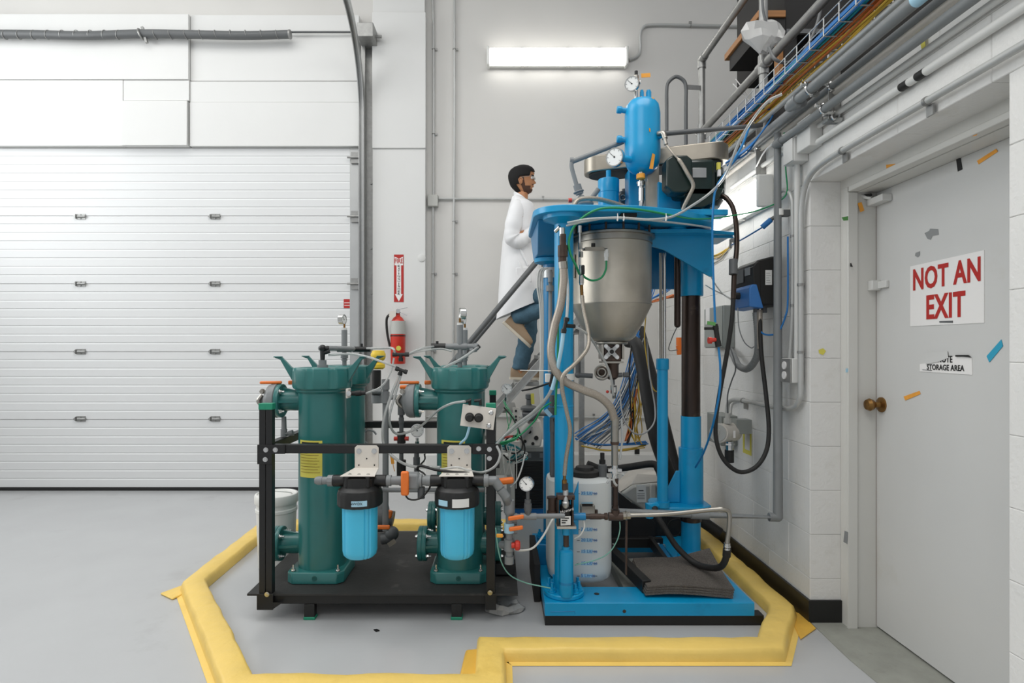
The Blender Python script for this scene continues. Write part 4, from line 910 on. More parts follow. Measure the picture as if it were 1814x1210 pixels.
p = P(1272, 300, 2.9); link('yellow_tag', MB().box(p.x-.009, p.x+.007, 2.885, 2.899, p.z-.004, p.z+.03), 'label_yellow', mt); link('white_tag', MB().box(p.x-.005, p.x+.009, 2.885, 2.899, p.z-.036, p.z-.005), 'sign_white', mt)
# right column
xq, yq = 1.065, 3.3
link('column', MB().lathe((xq, yq, zb), [(.078, 0), (.078, .012), (.062, .02), (.06, .07), (.05, .075), (.05, .27), (.066, .271), (.066, .60), (.064, .60), (.0645, .72)], n=40) if 0 else MB().lathe((xq, yq, zb), [(.075, 0), (.075, .006), (.055, .03), (.052, .05), (.052, .24), (.066, .242), (.066, .606), (.054, .607), (.054, .782)], n=40), 'blue', pr)
link('piston_tube', MB().cyl((xq, yq, .889), (xq, yq, 1.565), .0505, n=36), 'dark_tube', pr)
link('column_sleeve', MB().lathe((xq, yq, 1.555), [(.064, 0), (.0665, .004), (.0665, .33)], n=36), 'blue', pr)
link('column_collar', MB().prism_z([(.84, 3.2), (.86, 3.18), (1.1, 3.18), (1.155, 3.23), (1.155, 3.36), (1.1, 3.4), (.86, 3.4), (.84, 3.36)], .375, .41), 'blue', pr, bevel=.008)
link('clamp_ring', MB().lathe((xq, yq, .305), [(.053, 0), (.056, .002), (.056, .03), (.053, .032)]), 'dark_tube', pr)
link('column_gusset', MB().prism_y([(.90, .411), (1.0, .411), (1.0, .60), (.985, .60)], 3.29, 3.31).prism('' or [(.41, 3.2), (.41, 3.24), (.53, 3.24)], lambda z, y: (1.02, y, z), lambda z, y: (1.035, y, z)) if 0 else MB().prism_y([(.895, .411), (1.0, .411), (1.0, .585), (.98, .585)], 3.285, 3.30), 'blue', pr, bevel=.002)
# lift arm
link('lift_arm', MB().prism_y([(.575, 1.872), (.575, 1.842), (.68, 1.842), (.69, 1.83), (.86, 1.78), (1.10, 1.64), (1.12, 1.64), (1.12, 1.842), (1.225, 1.842), (1.225, 1.85), (1.12, 1.872)], 3.10, 3.115), 'blue', pr, bevel=.002)
link('arm_top', MB().prism_z([(.57, 3.03), (1.0, 3.0), (1.22, 3.08), (1.23, 3.35), (.85, 3.40), (.57, 3.2)], 1.852, 1.87), 'blue', pr, bevel=.002)
link('arm_web', MB().prism_y([(.83, 1.85), (.83, 1.60), (1.02, 1.60), (1.02, 1.85)], 3.35, 3.365), 'blue_deep', pr, bevel=.002)
link('arm_boss', MB().lathe((P(1200, 0, 3.05).x, 3.06, 1.87), [(.05, 0), (.048, .014)], n=30), 'blue', pr)
# hydraulic cylinder
p = P(1181, 890, 3.12); hx = p.x
hc = link('hydraulic_cylinder', MB().cyl((hx, 3.2, .41), (hx, 3.2, 1.16), .0285, n=28).lathe((hx, 3.2, 1.15), [(.032, 0), (.034, .003), (.034, .055), (.03, .06)], n=28).lathe((hx, 3.2, .41), [(.038, 0), (.038, .03)], n=28), 'blue', pr)
for s in (-.009, .011): link('cylinder_rod', MB().cyl((hx+s, 3.2, 1.2), (hx+s, 3.2, 1.78), .0085, n=14), 'chrome' if s > 0 else 'steel', hc)
link('cylinder_port', MB().tube([(hx-.03, 3.19, .42), (hx-.075, 3.18, .42), (hx-.075, 3.18, .355)], .02, 12, smooth=False), 'blue', hc)
link('limit_tube', MB().cyl(P(1200, 455, 3.2), P(1200, 575, 3.2), .0175, n=20).ball(P(1200, 575, 3.2), .0175), 'dark_tube', pr)
# centre rails on the floor side
rl = thing('docking_rails', 'black and dark blue low rails lying between machine legs', 'rail', (.7, 3.1, zb))
link('rail', MB().beam((.695, 2.80, zb+.03), (.60, 3.42, zb+.03), .022, .03), 'black', rl, bevel=.003)
link('rail', MB().beam((.90, 3.02, zb+.012), (.93, 3.5, zb+.012), .02, .012), 'blue_deep', rl, bevel=.003)
link('rail', MB().beam((.87, 2.98, zb+.03), (.885, 3.48, zb+.03), .012, .028), 'black', rl, bevel=.003)
link('crossbar', MB().box(.42, .95, 3.44, 3.48, zb, zb+.055), 'black', rl, bevel=.003)
for px, py in ((1086, 966), (1166, 965), (1176, 967)): link('bolt', MB().bolt(P(px, py, 3.44), (0, -1, 0), .009, .006), 'chrome', rl)
tag(link('rubber_floor_plate', MB().box(.63, .86, 2.92, 3.43, .0, .05), 'floor_bare'), 'grey slab between the black docking rails', 'floor plate')
# dark slanted cover and grey box
sc = thing('slanted_cover', 'black sloping sheet cover behind the marked plastic drum', 'cover', (.8, 3.6, zb))
link('sheet', MB().prism_y([(P(x, y, 3.6).x, P(x, y, 3.6).z) for x, y in ((1060, 850), (1078, 858), (1138, 905), (1160, 925), (1160, 972), (1060, 972))], 3.585, 3.61), 'black_matte', sc, bevel=.002)
link('support_box', MB().box(.80, 1.14, 3.66, 3.97, zb, P(0, 905, 3.75).z-.002), 'black_matte', sc, bevel=.004)
link('steel_strip', MB().beam(P(1121, 954, 3.58), P(1150, 953, 3.58), .006, .008, (0, 1, 0)), 'steel', sc)
gb = thing('grey_carton', 'grey plastic canister with a white label behind the machine', 'canister', P(1150, 900, 3.75))
link('body', MB().prism_y([(P(x, y, 3.75).x, P(x, y, 3.75).z) for x, y in ((1098, 873), (1120, 858), (1190, 852), (1196, 905), (1140, 905))], 3.72, 3.95), 'grey_plastic', gb, bevel=.015)
link('top', MB().loft([[P(x, y, 3.74) for x, y in ((1098, 872), (1120, 857), (1190, 851))]+[Vector((v.x, 3.95, v.z)) for v in [P(1190, 851, 3.74), P(1120, 857, 3.74), P(1098, 872, 3.74)]], [P(x, y, 3.78) for x, y in ((1105, 862), (1128, 838), (1180, 842))]+[Vector((v.x, 3.94, v.z)) for v in [P(1180, 842, 3.78), P(1128, 838, 3.78), P(1105, 862, 3.78)]]]), 'cream', gb, bevel=.01)
link('label', pq([(1127, 859), (1144, 859), (1145, 890), (1128, 890)], 3.7145, .002), 'paper', gb)
link('print_line', pq([(1131, 868.5), (1140, 868.5), (1140, 870), (1131, 870)], 3.712, .001), 'ink', gb)
for k in range(4): link('print_line', pq([(1129, 874+k*3), (1142, 874+k*3), (1142, 875+k*3), (1129, 875+k*3)], 3.712, .001), 'pipe_grey', gb)
link('handle', MB().box(P(1150, 0, 3.72).x, P(1160, 0, 3.72).x, 3.69, 3.72, P(0, 900, 3.72).z, P(0, 856, 3.72).z).box(P(1164, 0, 3.7).x, P(1176, 0, 3.7).x, 3.70, 3.72, P(0, 875, 3.72).z, P(0, 856, 3.72).z), 'grey_plastic', gb, bevel=.008)
# absorbent mats
mm = thing('absorbent_mats', 'stack of grey fibrous absorbent mats draped on machine base', 'mat', (.9, 2.9, zb))
for k in range(4):
    rr = random.Random(k); mb = MB(); nx, ny = 10, 6; v = []; top = .112+k*.010
    for th in (0, .008):
        for j in range(ny+1):
            for i in range(nx+1):
                u, w = i/nx, j/ny; x = .655+u*.40+w*.02-.075*w*u*0+k*.004; y = 2.745+w*.30+k*.004-u*.0
                z = top+th+max(0, w-.45)*.05*(1-u*.2)+.018*math.sin(u*3.0+.3)*(1-w*.3)*(.5+.5*(1-u))+max(0, u-.55)*w*.13
                x += -.06*(1-w)*0+(.02*(1-w))
                v.append((x, y+.03*u*(w-.5), z))
    N = (nx+1)*(ny+1); f = []
    for j in range(ny):
        for i in range(nx):
            a = j*(nx+1)+i; f.append((a, a+1, a+nx+2, a+nx+1)); f.append((N+a, N+a+nx+1, N+a+nx+2, N+a+1))
    for i in range(nx): f.append((i, N+i, N+i+1, i+1)); a = ny*(nx+1)+i; f.append((a, a+1, N+a+1, N+a))
    for j in range(ny): a = j*(nx+1); f.append((a, a+nx+1, N+a+nx+1, N+a)); a += nx; f.append((a, N+a, N+a+nx+1, a+nx+1))
    link('mat', mb._add(v, f), 'mat_fibre', mm, sharp=50)

# ------------------------------------------------------------ steel vessel
yv = 3.10; xv = P(1082, 0, yv).x
sv = thing('steel_vessel', 'big stainless steel vessel with cone bottom under the blue head plate', 'vessel', (xv, yv, 1.29))
z_ = lambda py: P(0, py, yv).z
link('shell', MB().lathe((xv, yv, 0), [(.055, z_(606)), (.098, z_(604)), (.121, z_(598)), (.167, z_(571)), (.2055, z_(543)), (.2085, z_(540.5)), (.2075, z_(539)), (.2075, z_(430)), (.2085, 1.80)], n=64), 'steel_dull', sv)
link('rim', MB().lathe((xv, yv, 1.80), [(.209, 0), (.212, .002), (.212, .030), (.225, .032), (.225, .042), (.21, .05), (.19, .052)], n=64), 'steel', sv)
link('gasket', MB().lathe((xv, yv, 1.853), [(.17, 0), (.175, .002), (.175, .026), (.17, .03)], n=48), 'blue_deep', sv)
for k in range(16):
    a = k*PI/8+.1; link('clamp_bolt', MB().cyl((xv+.216*math.cos(a), yv+.216*math.sin(a), 1.845), (xv+.216*math.cos(a), yv+.216*math.sin(a), 1.88), .006, n=8), 'rust_steel', sv)
link('bottom_flange', MB().lathe((xv, yv, z_(606)-.012), [(.05, -.002), (.085, 0), (.088, .004), (.088, .012), (.06, .014)], n=40), 'steel', sv)
link('weld_seam', MB().torus((xv, yv, z_(541)), (0, 0, 1), .2085, .0012, 64, 5), 'steel', sv)
link('lug', MB().obox(P(1012, 470, 3.0)+Vector((.01, 0.03, 0)), (1, 0, 0), (0, 1, 0), (0, 0, 1), .012, .008, .06), 'steel_dull', sv, bevel=.002)
# discharge valve
dv = thing('discharge_valve', 'bolted square valve hanging under cone of the steel vessel', 'valve', P(1082, 700, 3.08))
link('valve_block', MB().box(xv-.045, xv+.045, 3.05, 3.13, z_(640), z_(608)), 'rust_steel', dv, bevel=.004)
for s in (-.052, .052): link('side_plate', MB().box(xv+s-.006, xv+s+.006, 3.04, 3.14, z_(636), z_(607)), 'steel', dv, bevel=.002)
cpt = P(1083, 623, 3.04)
link('actuator_plate', MB().obox(cpt, (1, 0, 1), (-1, 0, 1), (0, 1, 0), .042, .011, .006).obox(cpt, (1, 0, -1), (1, 0, 1), (0, 1, 0), .042, .011, .006).cyl(cpt+Vector((0, .006, 0)), cpt-Vector((0, .012, 0)), .018, n=20), 'alu', dv, bevel=.002)
for a in (-1, 1):
    for b in (-1, 1): link('bolt', MB().bolt(cpt+Vector((a*.029, -.006, b*.029)), (0, -1, 0), .0075, .005), 'chrome', dv)
link('hub', MB().lathe(cpt-Vector((0, .012, 0)), [(.011, 0), (.011, .004), (.004, .004)], (0, -1, 0)), 'ink', dv)
link('base_plate', MB().box(xv-.055, xv+.055, 3.04, 3.14, z_(643), z_(640)), 'steel', dv)
link('black_body', MB().lathe((xv+.003, 3.08, z_(672)), [(.018, 0), (.03, .01), (.034, .03), (.034, .075), (.04, .085)], n=24).ball(P(1068, 658, 3.05), .042, (1, .8, .8)), 'rust_steel', dv)
link('hand_wheel', MB().torus(P(1066, 660, 3.0), (-.4, -1, .1), .035, .006, 24, 6).torus(P(1066, 660, 3.0), (-.4, -1, .1), .02, .004, 20, 6), 'steel', dv)
link('black_tube', MB().cyl(P(1050, 666, 3.1), P(1020, 664, 3.12), .013).cyl(P(1024, 664, 3.12), P(1024, 640, 3.12), .014).ball(P(1024, 664, 3.12), .018), 'pipe_dark', dv)
link('side_fitting', MB().cyl(P(1090, 665, 3.08), P(1102, 664, 3.08), .012).cyl(P(1104, 664, 3.08), P(1113, 664, 3.08), .013), 'pipe_dark', dv)
link('drain', MB().cyl(P(1085, 665, 3.08), P(1086, 682, 3.08), .010).cyl(P(1087, 683, 3.08), P(1087, 697, 3.08), .016, n=12).cyl(P(1088, 697, 3.08), P(1088, 706, 3.08), .010), 'pipe_dark', dv)
link('drain_body', MB().cyl(P(1087, 686, 3.08), P(1087, 695, 3.08), .0175, n=12), 'chrome', dv)
link('red_knob', MB().ball(P(1076, 694, 3.08), .008), 'red', dv)

# ------------------------------------------------------------ blue pressure pot
yp = 2.97; xp = P(1138, 0, yp).x; zp = lambda py: P(0, py, yp).z
pp = thing('pressure_pot', 'upright bright blue pressure pot with stub nozzles and orange tape', 'vessel', (xp, yp, zp(306)))
link('shell', MB().lathe((xp, yp, 0), [(.012, zp(309)), (.05, zp(306)), (.074, zp(298)), (.084, zp(288)), (.088, zp(276)), (.0885, zp(262)), (.0875, zp(260)), (.0875, zp(204)), (.086, zp(200)), (.080, zp(188)), (.062, zp(180)), (.02, zp(177)), (0, zp(176.5))], n=48), 'blue', pp)
for py in (195, 247):
    link('nozzle', MB().cyl(P(1112, py+2, yp), P(1101, py, yp), .0135, n=18).lathe(P(1101, py, yp), [(.017, 0), (.018, .003), (.018, .02), (.015, .024)], (-1, 0, .08), 12).cyl(P(1114, py+3, yp), P(1111, py+2, yp), .018), 'blue', pp)
link('nozzle', MB().cyl(P(1118, 283, 2.93), P(1098, 280, 2.90), .016, n=18), 'blue', pp)
gauge(pp, P(1088, 278, 2.885), (-.75, -1, -.05), .046, .024)
for px, r in ((1137, .010), (1149, .013)):
    link('top_plug', MB().cyl(P(px, 180, yp), P(px, 163, yp), r, n=14).cyl(P(px, 172, yp), P(px, 160, yp), r*.8, n=8), 'blue', pp)
link('top_fitting', MB().cyl(P(1126, 180, yp), P(1126, 160, yp), .011, n=12).cyl(P(1126, 166, yp), P(1126, 150, yp), .008).cyl(P(1122, 146, yp), P(1134, 146, yp), .010), 'chrome', pp)
link('top_valve', MB().cyl(P(1127, 150, yp), P(1127, 134, yp), .012, n=10), 'steel', pp)
link('valve_cap', MB().cyl(P(1127, 133, yp), P(1127, 126, yp), .008), 'rubber', pp)
gauge(pp, P(1119, 148, 2.93), (-.55, -1, -.15), .036, .022)
link('tape_tag', MB().beam(P(1136, 134, yp), P(1152, 133, yp), .010, .0015, (0, 1, 0)), 'orange_tape', pp)
link('outlet', MB().cyl(P(1165, 243, 2.92), P(1174, 238, 2.90), .014), 'blue', pp)
link('outlet_elbow', MB().tube([P(1166, 237, 2.90), P(1174, 236, 2.88), P(1178, 246, 2.87)], .013, 12).cyl(P(1177, 244, 2.87), P(1180, 256, 2.865), .010, n=8), 'steel', pp)
for nm, q in (('tape_band', [(1142, 228), (1165, 231), (1164, 237), (1142, 234)]), ('tape_band', [(1148, 272), (1153, 274), (1149, 300), (1142, 300)])):
    v = []
    for x, y in q:
        X = P(x, y, yp).x; dx = X-xp; rr = .0895
        for k in range(1): v.append(Vector((X*1.0, yp-math.sqrt(max(.0001, rr*rr-dx*dx)), P(x, y, yp-.08).z)))
    link(nm, MB()._add(v+[p_+Vector((0, -.0012, 0)) for p_ in v], [(0, 1, 2, 3), (7, 6, 5, 4), (0, 4, 5, 1), (1, 5, 6, 2), (2, 6, 7, 3), (3, 7, 4, 0)]), 'orange_tape', pp)
link('tape_band', MB().lathe(P(1135, 317, 2.93), [(.020, 0), (.0215, .002), (.0215, .022), (.02, .024)], n=20), 'orange_tape', pp)
link('tape_band', MB().obox(P(1145, 177, 2.93), (1, 0, -.1), (0, 1, 0), (0, 0, 1), .032, .02, .006), 'orange_tape', pp)
link('bottom_valve', MB().cyl(P(1136, 305, 2.95), P(1136, 340, 2.95), .012).cyl(P(1136, 322, 2.95), P(1136, 330, 2.95), .019, n=10).cyl(P(1137, 334, 2.95), P(1137, 356, 2.95), .016, n=10).tube([P(1137, 350, 2.95), P(1136, 366, 2.95), P(1130, 372, 2.97)], .013), 'chrome', pp)
link('valve_lever', MB().beam(P(1146, 322, 2.92), P(1146, 368, 2.92), .005, .005), 'steel', pp)
link('ring_pull', MB().torus(P(1131, 324, 2.92), (0, -1, 0), .008, .0015, 14, 5), 'chrome', pp)

# ------------------------------------------------------------ white drum with litre marks
xd, yd = .405, 3.06
dr = thing('plastic_drum', 'tall white plastic drum with handwritten blue litre marks', 'drum', (xd, yd, zb))
def rsq(r, z, k=.16):
    out = []
    for i in range(48):
        a = 2*PI*i/48; n = 3.2; q = (abs(math.cos(a))**n+abs(math.sin(a))**n)**(-1/n); out.append(Vector((xd+r*q*math.cos(a), yd+r*q*math.sin(a), z)))
    return out
link('body', MB().loft([rsq(.14, zb+.002), rsq(.158, zb+.02), rsq(.163, zb+.06), rsq(.163, .58), rsq(.158, .60), rsq(.135, .615)]), 'jug', dr, sharp=40)
link('shoulder', MB().lathe((xd+.02, yd, .615), [(.09, 0), (.08, .014), (.06, .018)]), 'jug', dr)
link('lid', MB().lathe((xd+.03, yd-.03, .61), [(.075, 0), (.078, .012), (.078, .03), (.05, .036), (.045, .05), (0, .05)], n=30), 'rubber', dr)
link('bung', MB().lathe((xd-.11, yd-.03, .60), [(.032, 0), (.032, .03), (.022, .034), (.022, .07), (0, .07)], n=20), 'pipe_dark', dr)
link('bung', MB().lathe((xd+.115, yd-.06, .60), [(.03, 0), (.032, .01), (.022, .014), (.022, .075), (.015, .08)], n=20), 'pipe_dark', dr)
link('bung_valve', MB().cyl((xd+.115, yd-.06, .68), (xd+.115, yd-.06, .735), .011).cyl((xd+.115, yd-.06, .68), (xd+.115, yd-.06, .70), .016), 'rubber', dr)
for i, (py, s) in enumerate(((874, '35 Litres'), (893, ''), (938, '25 Litres'), (957, '20 Litres'), (977, '15 Litres'), (998, '10 Litres'), (1020, '5 Litres'))):
    Yd = yd-.1632
    for a, b, m in ((1022, 1027, 'ink'), (1051, 1058, 'ink')):
        if s: link('level_mark', pq([(a, py), (b, py), (b, py+.8), (a, py+.8)], Yd, .0008), m, dr)
    link('blue_wipe', pq([(1030, py-3), (1050, py-3.5), (1049, py+3.5), (1029, py+3)], Yd-.0, .0004), 'pale_blue', dr)
    if s: lettering(s, P(1029, py+2.2, Yd-.001), (1, 0, 0), (0, 0, 1), .0225, 'drive_blue', dr, name='handwriting')
# small instrument on the pipe
si = thing('small_meter_box', 'small grey metal meter box on the pipe before the drum', 'meter', P(1042, 910, 2.85))
link('box', MB().box(P(1028, 0, 2.85).x, P(1053, 0, 2.85).x, 2.83, 2.87, P(0, 911, 2.85).z, P(0, 894, 2.85).z), 'steel', si, bevel=.003)
link('screen', pq([(1031, 892.5), (1050, 892.5), (1050, 897), (1031, 897)], 2.829, .002), 'soot', si)
link('stub', MB().cyl(P(1056, 914, 2.85), P(1056, 903, 2.85), .008), 'rust_steel', si)

# ------------------------------------------------------------ pneumatic pump head and rusty pipe run
ph = thing('pump_head', 'dark bronze actuator clamped on front column with black label', 'pump', P(1000, 935, 2.74))
Y0 = 2.70
link('side_motor', MB().cyl(P(978, 882, 2.72), P(978, 907, 2.72), .019, n=20).cyl(P(978, 880, 2.72), P(978, 883, 2.72), .024).cyl(P(978, 905, 2.72), P(978, 912, 2.72), .024), 'rust_steel', ph)
link('frame', MB().box(P(987, 0, Y0).x, P(990, 0, Y0).x, 2.69, 2.75, P(0, 932, Y0).z, P(0, 882, Y0).z).box(P(1013, 0, Y0).x, P(1016, 0, Y0).x, 2.69, 2.75, P(0, 932, Y0).z, P(0, 880, Y0).z).box(P(987, 0, Y0).x, P(1018, 0, Y0).x, 2.69, 2.75, P(0, 885, Y0).z, P(0, 877, Y0).z), 'rust_steel', ph, bevel=.002)
link('foot_plate', MB().box(P(986, 0, Y0).x, P(1020, 0, Y0).x, 2.68, 2.75, P(0, 935, Y0).z, P(0, 931, Y0).z), 'steel_dull', ph, bevel=.001)
link('body', MB().cyl(P(1002, 930, 2.72), P(1002, 895, 2.72), .028, n=28).cyl(P(1002, 895, 2.72), P(1002, 886, 2.72), .020, n=20), 'ink', ph)
link('label', pq([(993, 915), (1011, 914), (1011, 930), (993, 931)], 2.689, .001), 'paper', ph)
for k in range(3): link('print_block', pq([(995, 917+k*4), (1008-k*3, 917+k*4), (1008-k*3, 919+k*4), (995, 919+k*4)], 2.6875, .0006), 'ink', ph)
lettering('Howard', P(993, 910, 2.688), (1, 0, .28), (-.28, 0, 1), .019, 'sign_white', ph, name='lettering')
link('spindle', MB().cyl(P(1002, 898, 2.69), P(1002, 868, 2.71), .013, n=16).lathe(P(1002, 896, 2.69), [(.008, -.01), (.016, .0), (.017, .015), (.013, .02)], n=16), 'alu', ph)
link('coupling', MB().cyl(P(1001, 868, 2.71), P(1001, 856, 2.71), .0145, n=8), 'rust_steel', ph)
link('hose_end', MB().cyl(P(1000, 856, 2.71), P(1000, 850, 2.71), .012, n=8).cyl(P(1000, 850, 2.71), P(1000, 842, 2.71), .007), 'brass', ph)
rpipe = thing('rusty_pipe_run', 'brown rusty pipe run with tee from pump to stainless tube', 'pipework', P(1060, 915, 2.75))
link('blue_sleeve', MB().cyl(P(1016, 915, 2.74), P(1037, 915, 2.74), .017), 'blue_deep', rpipe)
link('pipe', MB().cyl(P(1037, 915, 2.74), P(1075, 915, 2.74), .012).cyl(P(1071, 915, 2.74), P(1076, 915, 2.74), .017, n=8).cyl(P(1045, 915, 2.74), P(1065, 915, 2.74), .0135), 'rust_steel', rpipe)
link('tee', MB().cyl(P(1078, 915, 2.74), P(1103, 915, 2.74), .0195, n=20).cyl(P(1090, 915, 2.74), P(1090, 903, 2.74), .0195, n=20), 'rust_steel', rpipe)
link('union', MB().cyl(P(1103, 914, 2.74), P(1116, 913, 2.74), .018, n=8).torus(P(1109, 913, 2.74), (1, 0, 0), .02, .003, 20, 6), 'steel', rpipe)
link('riser', MB().cyl(P(1090, 900, 2.74), P(1090, 862, 2.74), .0135).cyl(P(1090, 896, 2.74), P(1090, 901, 2.74), .017, n=8), 'dark_tube', rpipe)
link('bronze_coupling', MB().cyl(P(1089, 862, 2.74), P(1089, 847, 2.74), .017, n=8), 'rust_steel', rpipe)
link('hanging_rod', MB().cyl(P(1110, 922, 2.74), P(1109, 1018, 2.74), .0055, n=10), 'rust_steel', rpipe)
cl_ = thing('clamp_joint', 'bright clamp joint with wing nut and clear wrap on riser', 'pipe joint', P(1089, 845, 2.74))
link('joint', MB().cyl(P(1089, 847, 2.74), P(1089, 824, 2.74), .014).cyl(P(1089, 830, 2.74), P(1089, 838, 2.74), .021, n=20).beam(P(1077, 833, 2.73), P(1101, 833, 2.73), .008, .006), 'chrome', cl_)
link('wrap', MB().torus(P(1098, 850, 2.72), (.2, -1, .3), .03, .006, 20, 6, -1, 2.4).torus(P(1082, 856, 2.72), (.2, -1, -.3), .018, .005, 16, 6, 0, 3), 'clear', cl_)
tag(link('stainless_tube', MB().tube([P(1116, 913, 2.74), P(1180, 911, 2.72), P(1260, 903, 2.7), P(1280, 902, 2.69), P(1291, 908, 2.69), P(1292, 930, 2.69), P(1288, 962, 2.69)], .0105, 12), 'steel'), 'thin stainless tube bending down at the right to a black hose', 'tube')
bh_ = thing('black_hose', 'black rubber hose from rusty tube curling under the blue column', 'hose', P(1280, 1000, 2.75))
link('hose', MB().tube([P(1288, 968, 2.69), P(1287, 985, 2.70), P(1278, 1003, 2.75), P(1258, 1006, 2.85), P(1230, 997, 2.95), P(1200, 970, 3.0), P(1180, 940, 3.02), P(1165, 915, 3.05), P(1160, 900, 3.1)], .015, 12), 'rubber', bh_)
link('hose_clamp', MB().cyl(P(1288, 962, 2.69), P(1288, 974, 2.69), .014, n=16).cyl(P(1288, 967, 2.69), P(1288, 969, 2.69), .0165, n=16), 'chrome', bh_)
link('hose_cuff', MB().cyl(P(1288, 973, 2.69), P(1287, 985, 2.70), .018, n=16), 'rubber', bh_)

# braided hoses
M('braid2', '#a89f94', .4, .5, var=.12, vs_=220)
braid_nodes(MATS['braid2'], 60)
def hose_uv(o, nseg):
    pass
bh1 = thing('braided_hose', 'thick braided hose from column top curling across to the clamp riser', 'hose', P(1000, 520, 2.68))
link('hose', MB().tube([P(998, 476, 2.68), P(998, 500, 2.68), P(993, 540, 2.68), P(982, 580, 2.68), P(976, 620, 2.67), P(982, 652, 2.66), P(1000, 675, 2.66), P(1030, 690, 2.67), P(1060, 702, 2.69), P(1080, 720, 2.71), P(1088, 742, 2.73)], .0185, 16, 8), 'braid2', bh1)
link('hose_end', MB().cyl(P(998, 476, 2.68), P(997, 464, 2.68), .021, n=10).cyl(P(1089, 740, 2.73), P(1089, 752, 2.735), .020, n=18), 'steel', bh1) if 0 else link('hose_end', MB().cyl(P(998, 476, 2.68), P(997, 464, 2.68), .021, n=10), 'steel', bh1)
link('hose_end', MB().cyl(P(1089, 740, 2.73), P(1089, 752, 2.735), .020, n=18), 'steel', bh1)
link('metal_tube', MB().cyl(P(1089, 752, 2.735), P(1089, 785, 2.74), .0185, n=18).cyl(P(1089, 785, 2.74), P(1089, 824, 2.74), .0155, n=18), 'steel', bh1)
link('band', MB().cyl(P(1089, 782, 2.738), P(1089, 787, 2.739), .020, n=18), 'rust_steel', bh1)
link('top_valve', MB().cyl(P(996, 464, 2.68), P(996, 455, 2.68), .018, n=8).cyl(P(997, 455, 2.68), P(997, 435, 2.68), .023, n=8).cyl(P(997, 435, 2.68), P(997, 415, 2.68), .015, n=16), 'rust_steel', bh1)
link('top_union', MB().cyl(P(996, 418, 2.68), P(996, 404, 2.68), .013, n=10).cyl(P(992, 402, 2.7), P(984, 410, 2.72), .01), 'chrome', bh1)
cable('braided_hose', 'thinner grey hose hanging from vessel fitting down to pump head', [P(1031, 524, 2.76), P(1034, 550, 2.74), P(1042, 590, 2.70), P(1040, 618, 2.66), P(1018, 645, 2.63), P(998, 665, 2.61), P(996, 690, 2.62), P(1004, 730, 2.64), P(1010, 765, 2.66), P(1003, 810, 2.70), P(1000, 842, 2.71)], .0095, 'cloudy' if 0 else 'braid', 'hose', sub=8)
cable('braided_hose', 'braided hose arching from left clamp to the blue pot base', [P(1021, 372, 2.80), P(1018, 362, 2.8), P(1028, 353, 2.82), P(1055, 352, 2.85), P(1085, 359, 2.9), P(1115, 369, 2.95)], .011, 'braid', 'hose')
cable('braided_hose', 'braided hose falling from pot outlet in front of the motor', [P(1180, 256, 2.865), P(1192, 272, 2.84), P(1205, 286, 2.83), P(1218, 308, 2.82), P(1228, 328, 2.82), P(1222, 345, 2.83), P(1212, 365, 2.85), P(1208, 378, 2.86)], lambda t: .0045 if t < .25 else .0095, 'braid', 'hose')
cable('braided_hose', 'brown hose arching from the motor across the bright wall light', [P(1272, 347, 2.95), P(1285, 350, 2.93), P(1298, 368, 2.9), P(1304, 400, 2.88), P(1305, 440, 2.86), P(1301, 480, 2.84), P(1299, 530, 2.82)], .0125, 'dark_tube', 'hose')

# left top valve cluster and pipes
cv = thing('inlet_valve', 'grey pipe elbow with clamp and red knob above left plate end', 'valve', P(1035, 370, 3.0))
link('clamp_stack', MB().tube([P(1013, 285, 3.0), P(1013, 298, 3.0), P(1022, 330, 3.0)], .011, 12).cyl(P(1010, 284, 3.0), P(1016, 284, 3.0), .014).cyl(P(1022, 328, 3.0), P(1027, 344, 3.0), .020).torus(P(1025, 340, 3.0), (.3, 0, -1), .024, .004, 20, 6).lathe(P(1035, 364, 3.0), [(.045, 0), (.047, .004), (.047, .01), (.02, .012)], n=28).ball(P(1030, 352, 3.0), .02), 'pipe_grey', cv)
link('red_knob', MB().cyl(P(1013, 355, 2.98), P(1007, 355, 2.98), .012, n=12), 'red', cv)
link('strut', MB().cyl(P(1040, 362, 3.05), P(1060, 335, 3.05), .013), 'pipe_grey', cv)
cable('grey_pipe', 'grey pipe sloping up from left elbow behind the blue pot', [P(1012, 287, 3.0), P(1104, 251, 3.0)], .0125, 'pipe_grey', 'pipe', n=12)
mg = thing('manifold_valve', 'small dark valve body behind the gearbox on top plate', 'valve', P(1104, 368, 3.2))
link('valve_body', MB().cyl(P(1104, 368, 3.2), P(1104, 340, 3.2), .022, n=16).ball(P(1104, 350, 3.18), .026).cyl(P(1106, 335, 3.2), P(1106, 341, 3.2), .013), 'pipe_dark', mg)
link('valve_eye', MB().torus(P(1104, 350, 3.15), (0, -1, 0), .014, .004, 18, 6), 'steel', mg)
# fitting on the steel vessel face
vf = thing('sampling_fitting', 'silver needle valve fitting with black lever on steel vessel face', 'valve', P(1027, 500, 2.78))
link('riser', MB().cyl(P(1027, 404, 2.78), P(1027, 470, 2.78), .006).cyl(P(1027, 400, 2.78), P(1027, 412, 2.78), .010, n=8).cyl(P(1028, 430, 2.78), P(1028, 442, 2.78), .010, n=8).cyl(P(1029, 446, 2.78), P(1029, 456, 2.78), .011, n=8), 'chrome', vf)
link('body', MB().cyl(P(1029, 470, 2.78), P(1030, 505, 2.78), .010, n=10).cyl(P(1030, 490, 2.78), P(1030, 502, 2.78), .012, n=8), 'clear' if 0 else 'chrome', vf)
link('lever', MB().obox(P(1033, 478, 2.765), (1, 0, 0), (0, 1, 0), (0, 0, 1), .007, .008, .022), 'rubber', vf, bevel=.005)
link('brass_end', MB().cyl(P(1030, 505, 2.78), P(1031, 526, 2.77), .008, n=8), 'brass', vf)
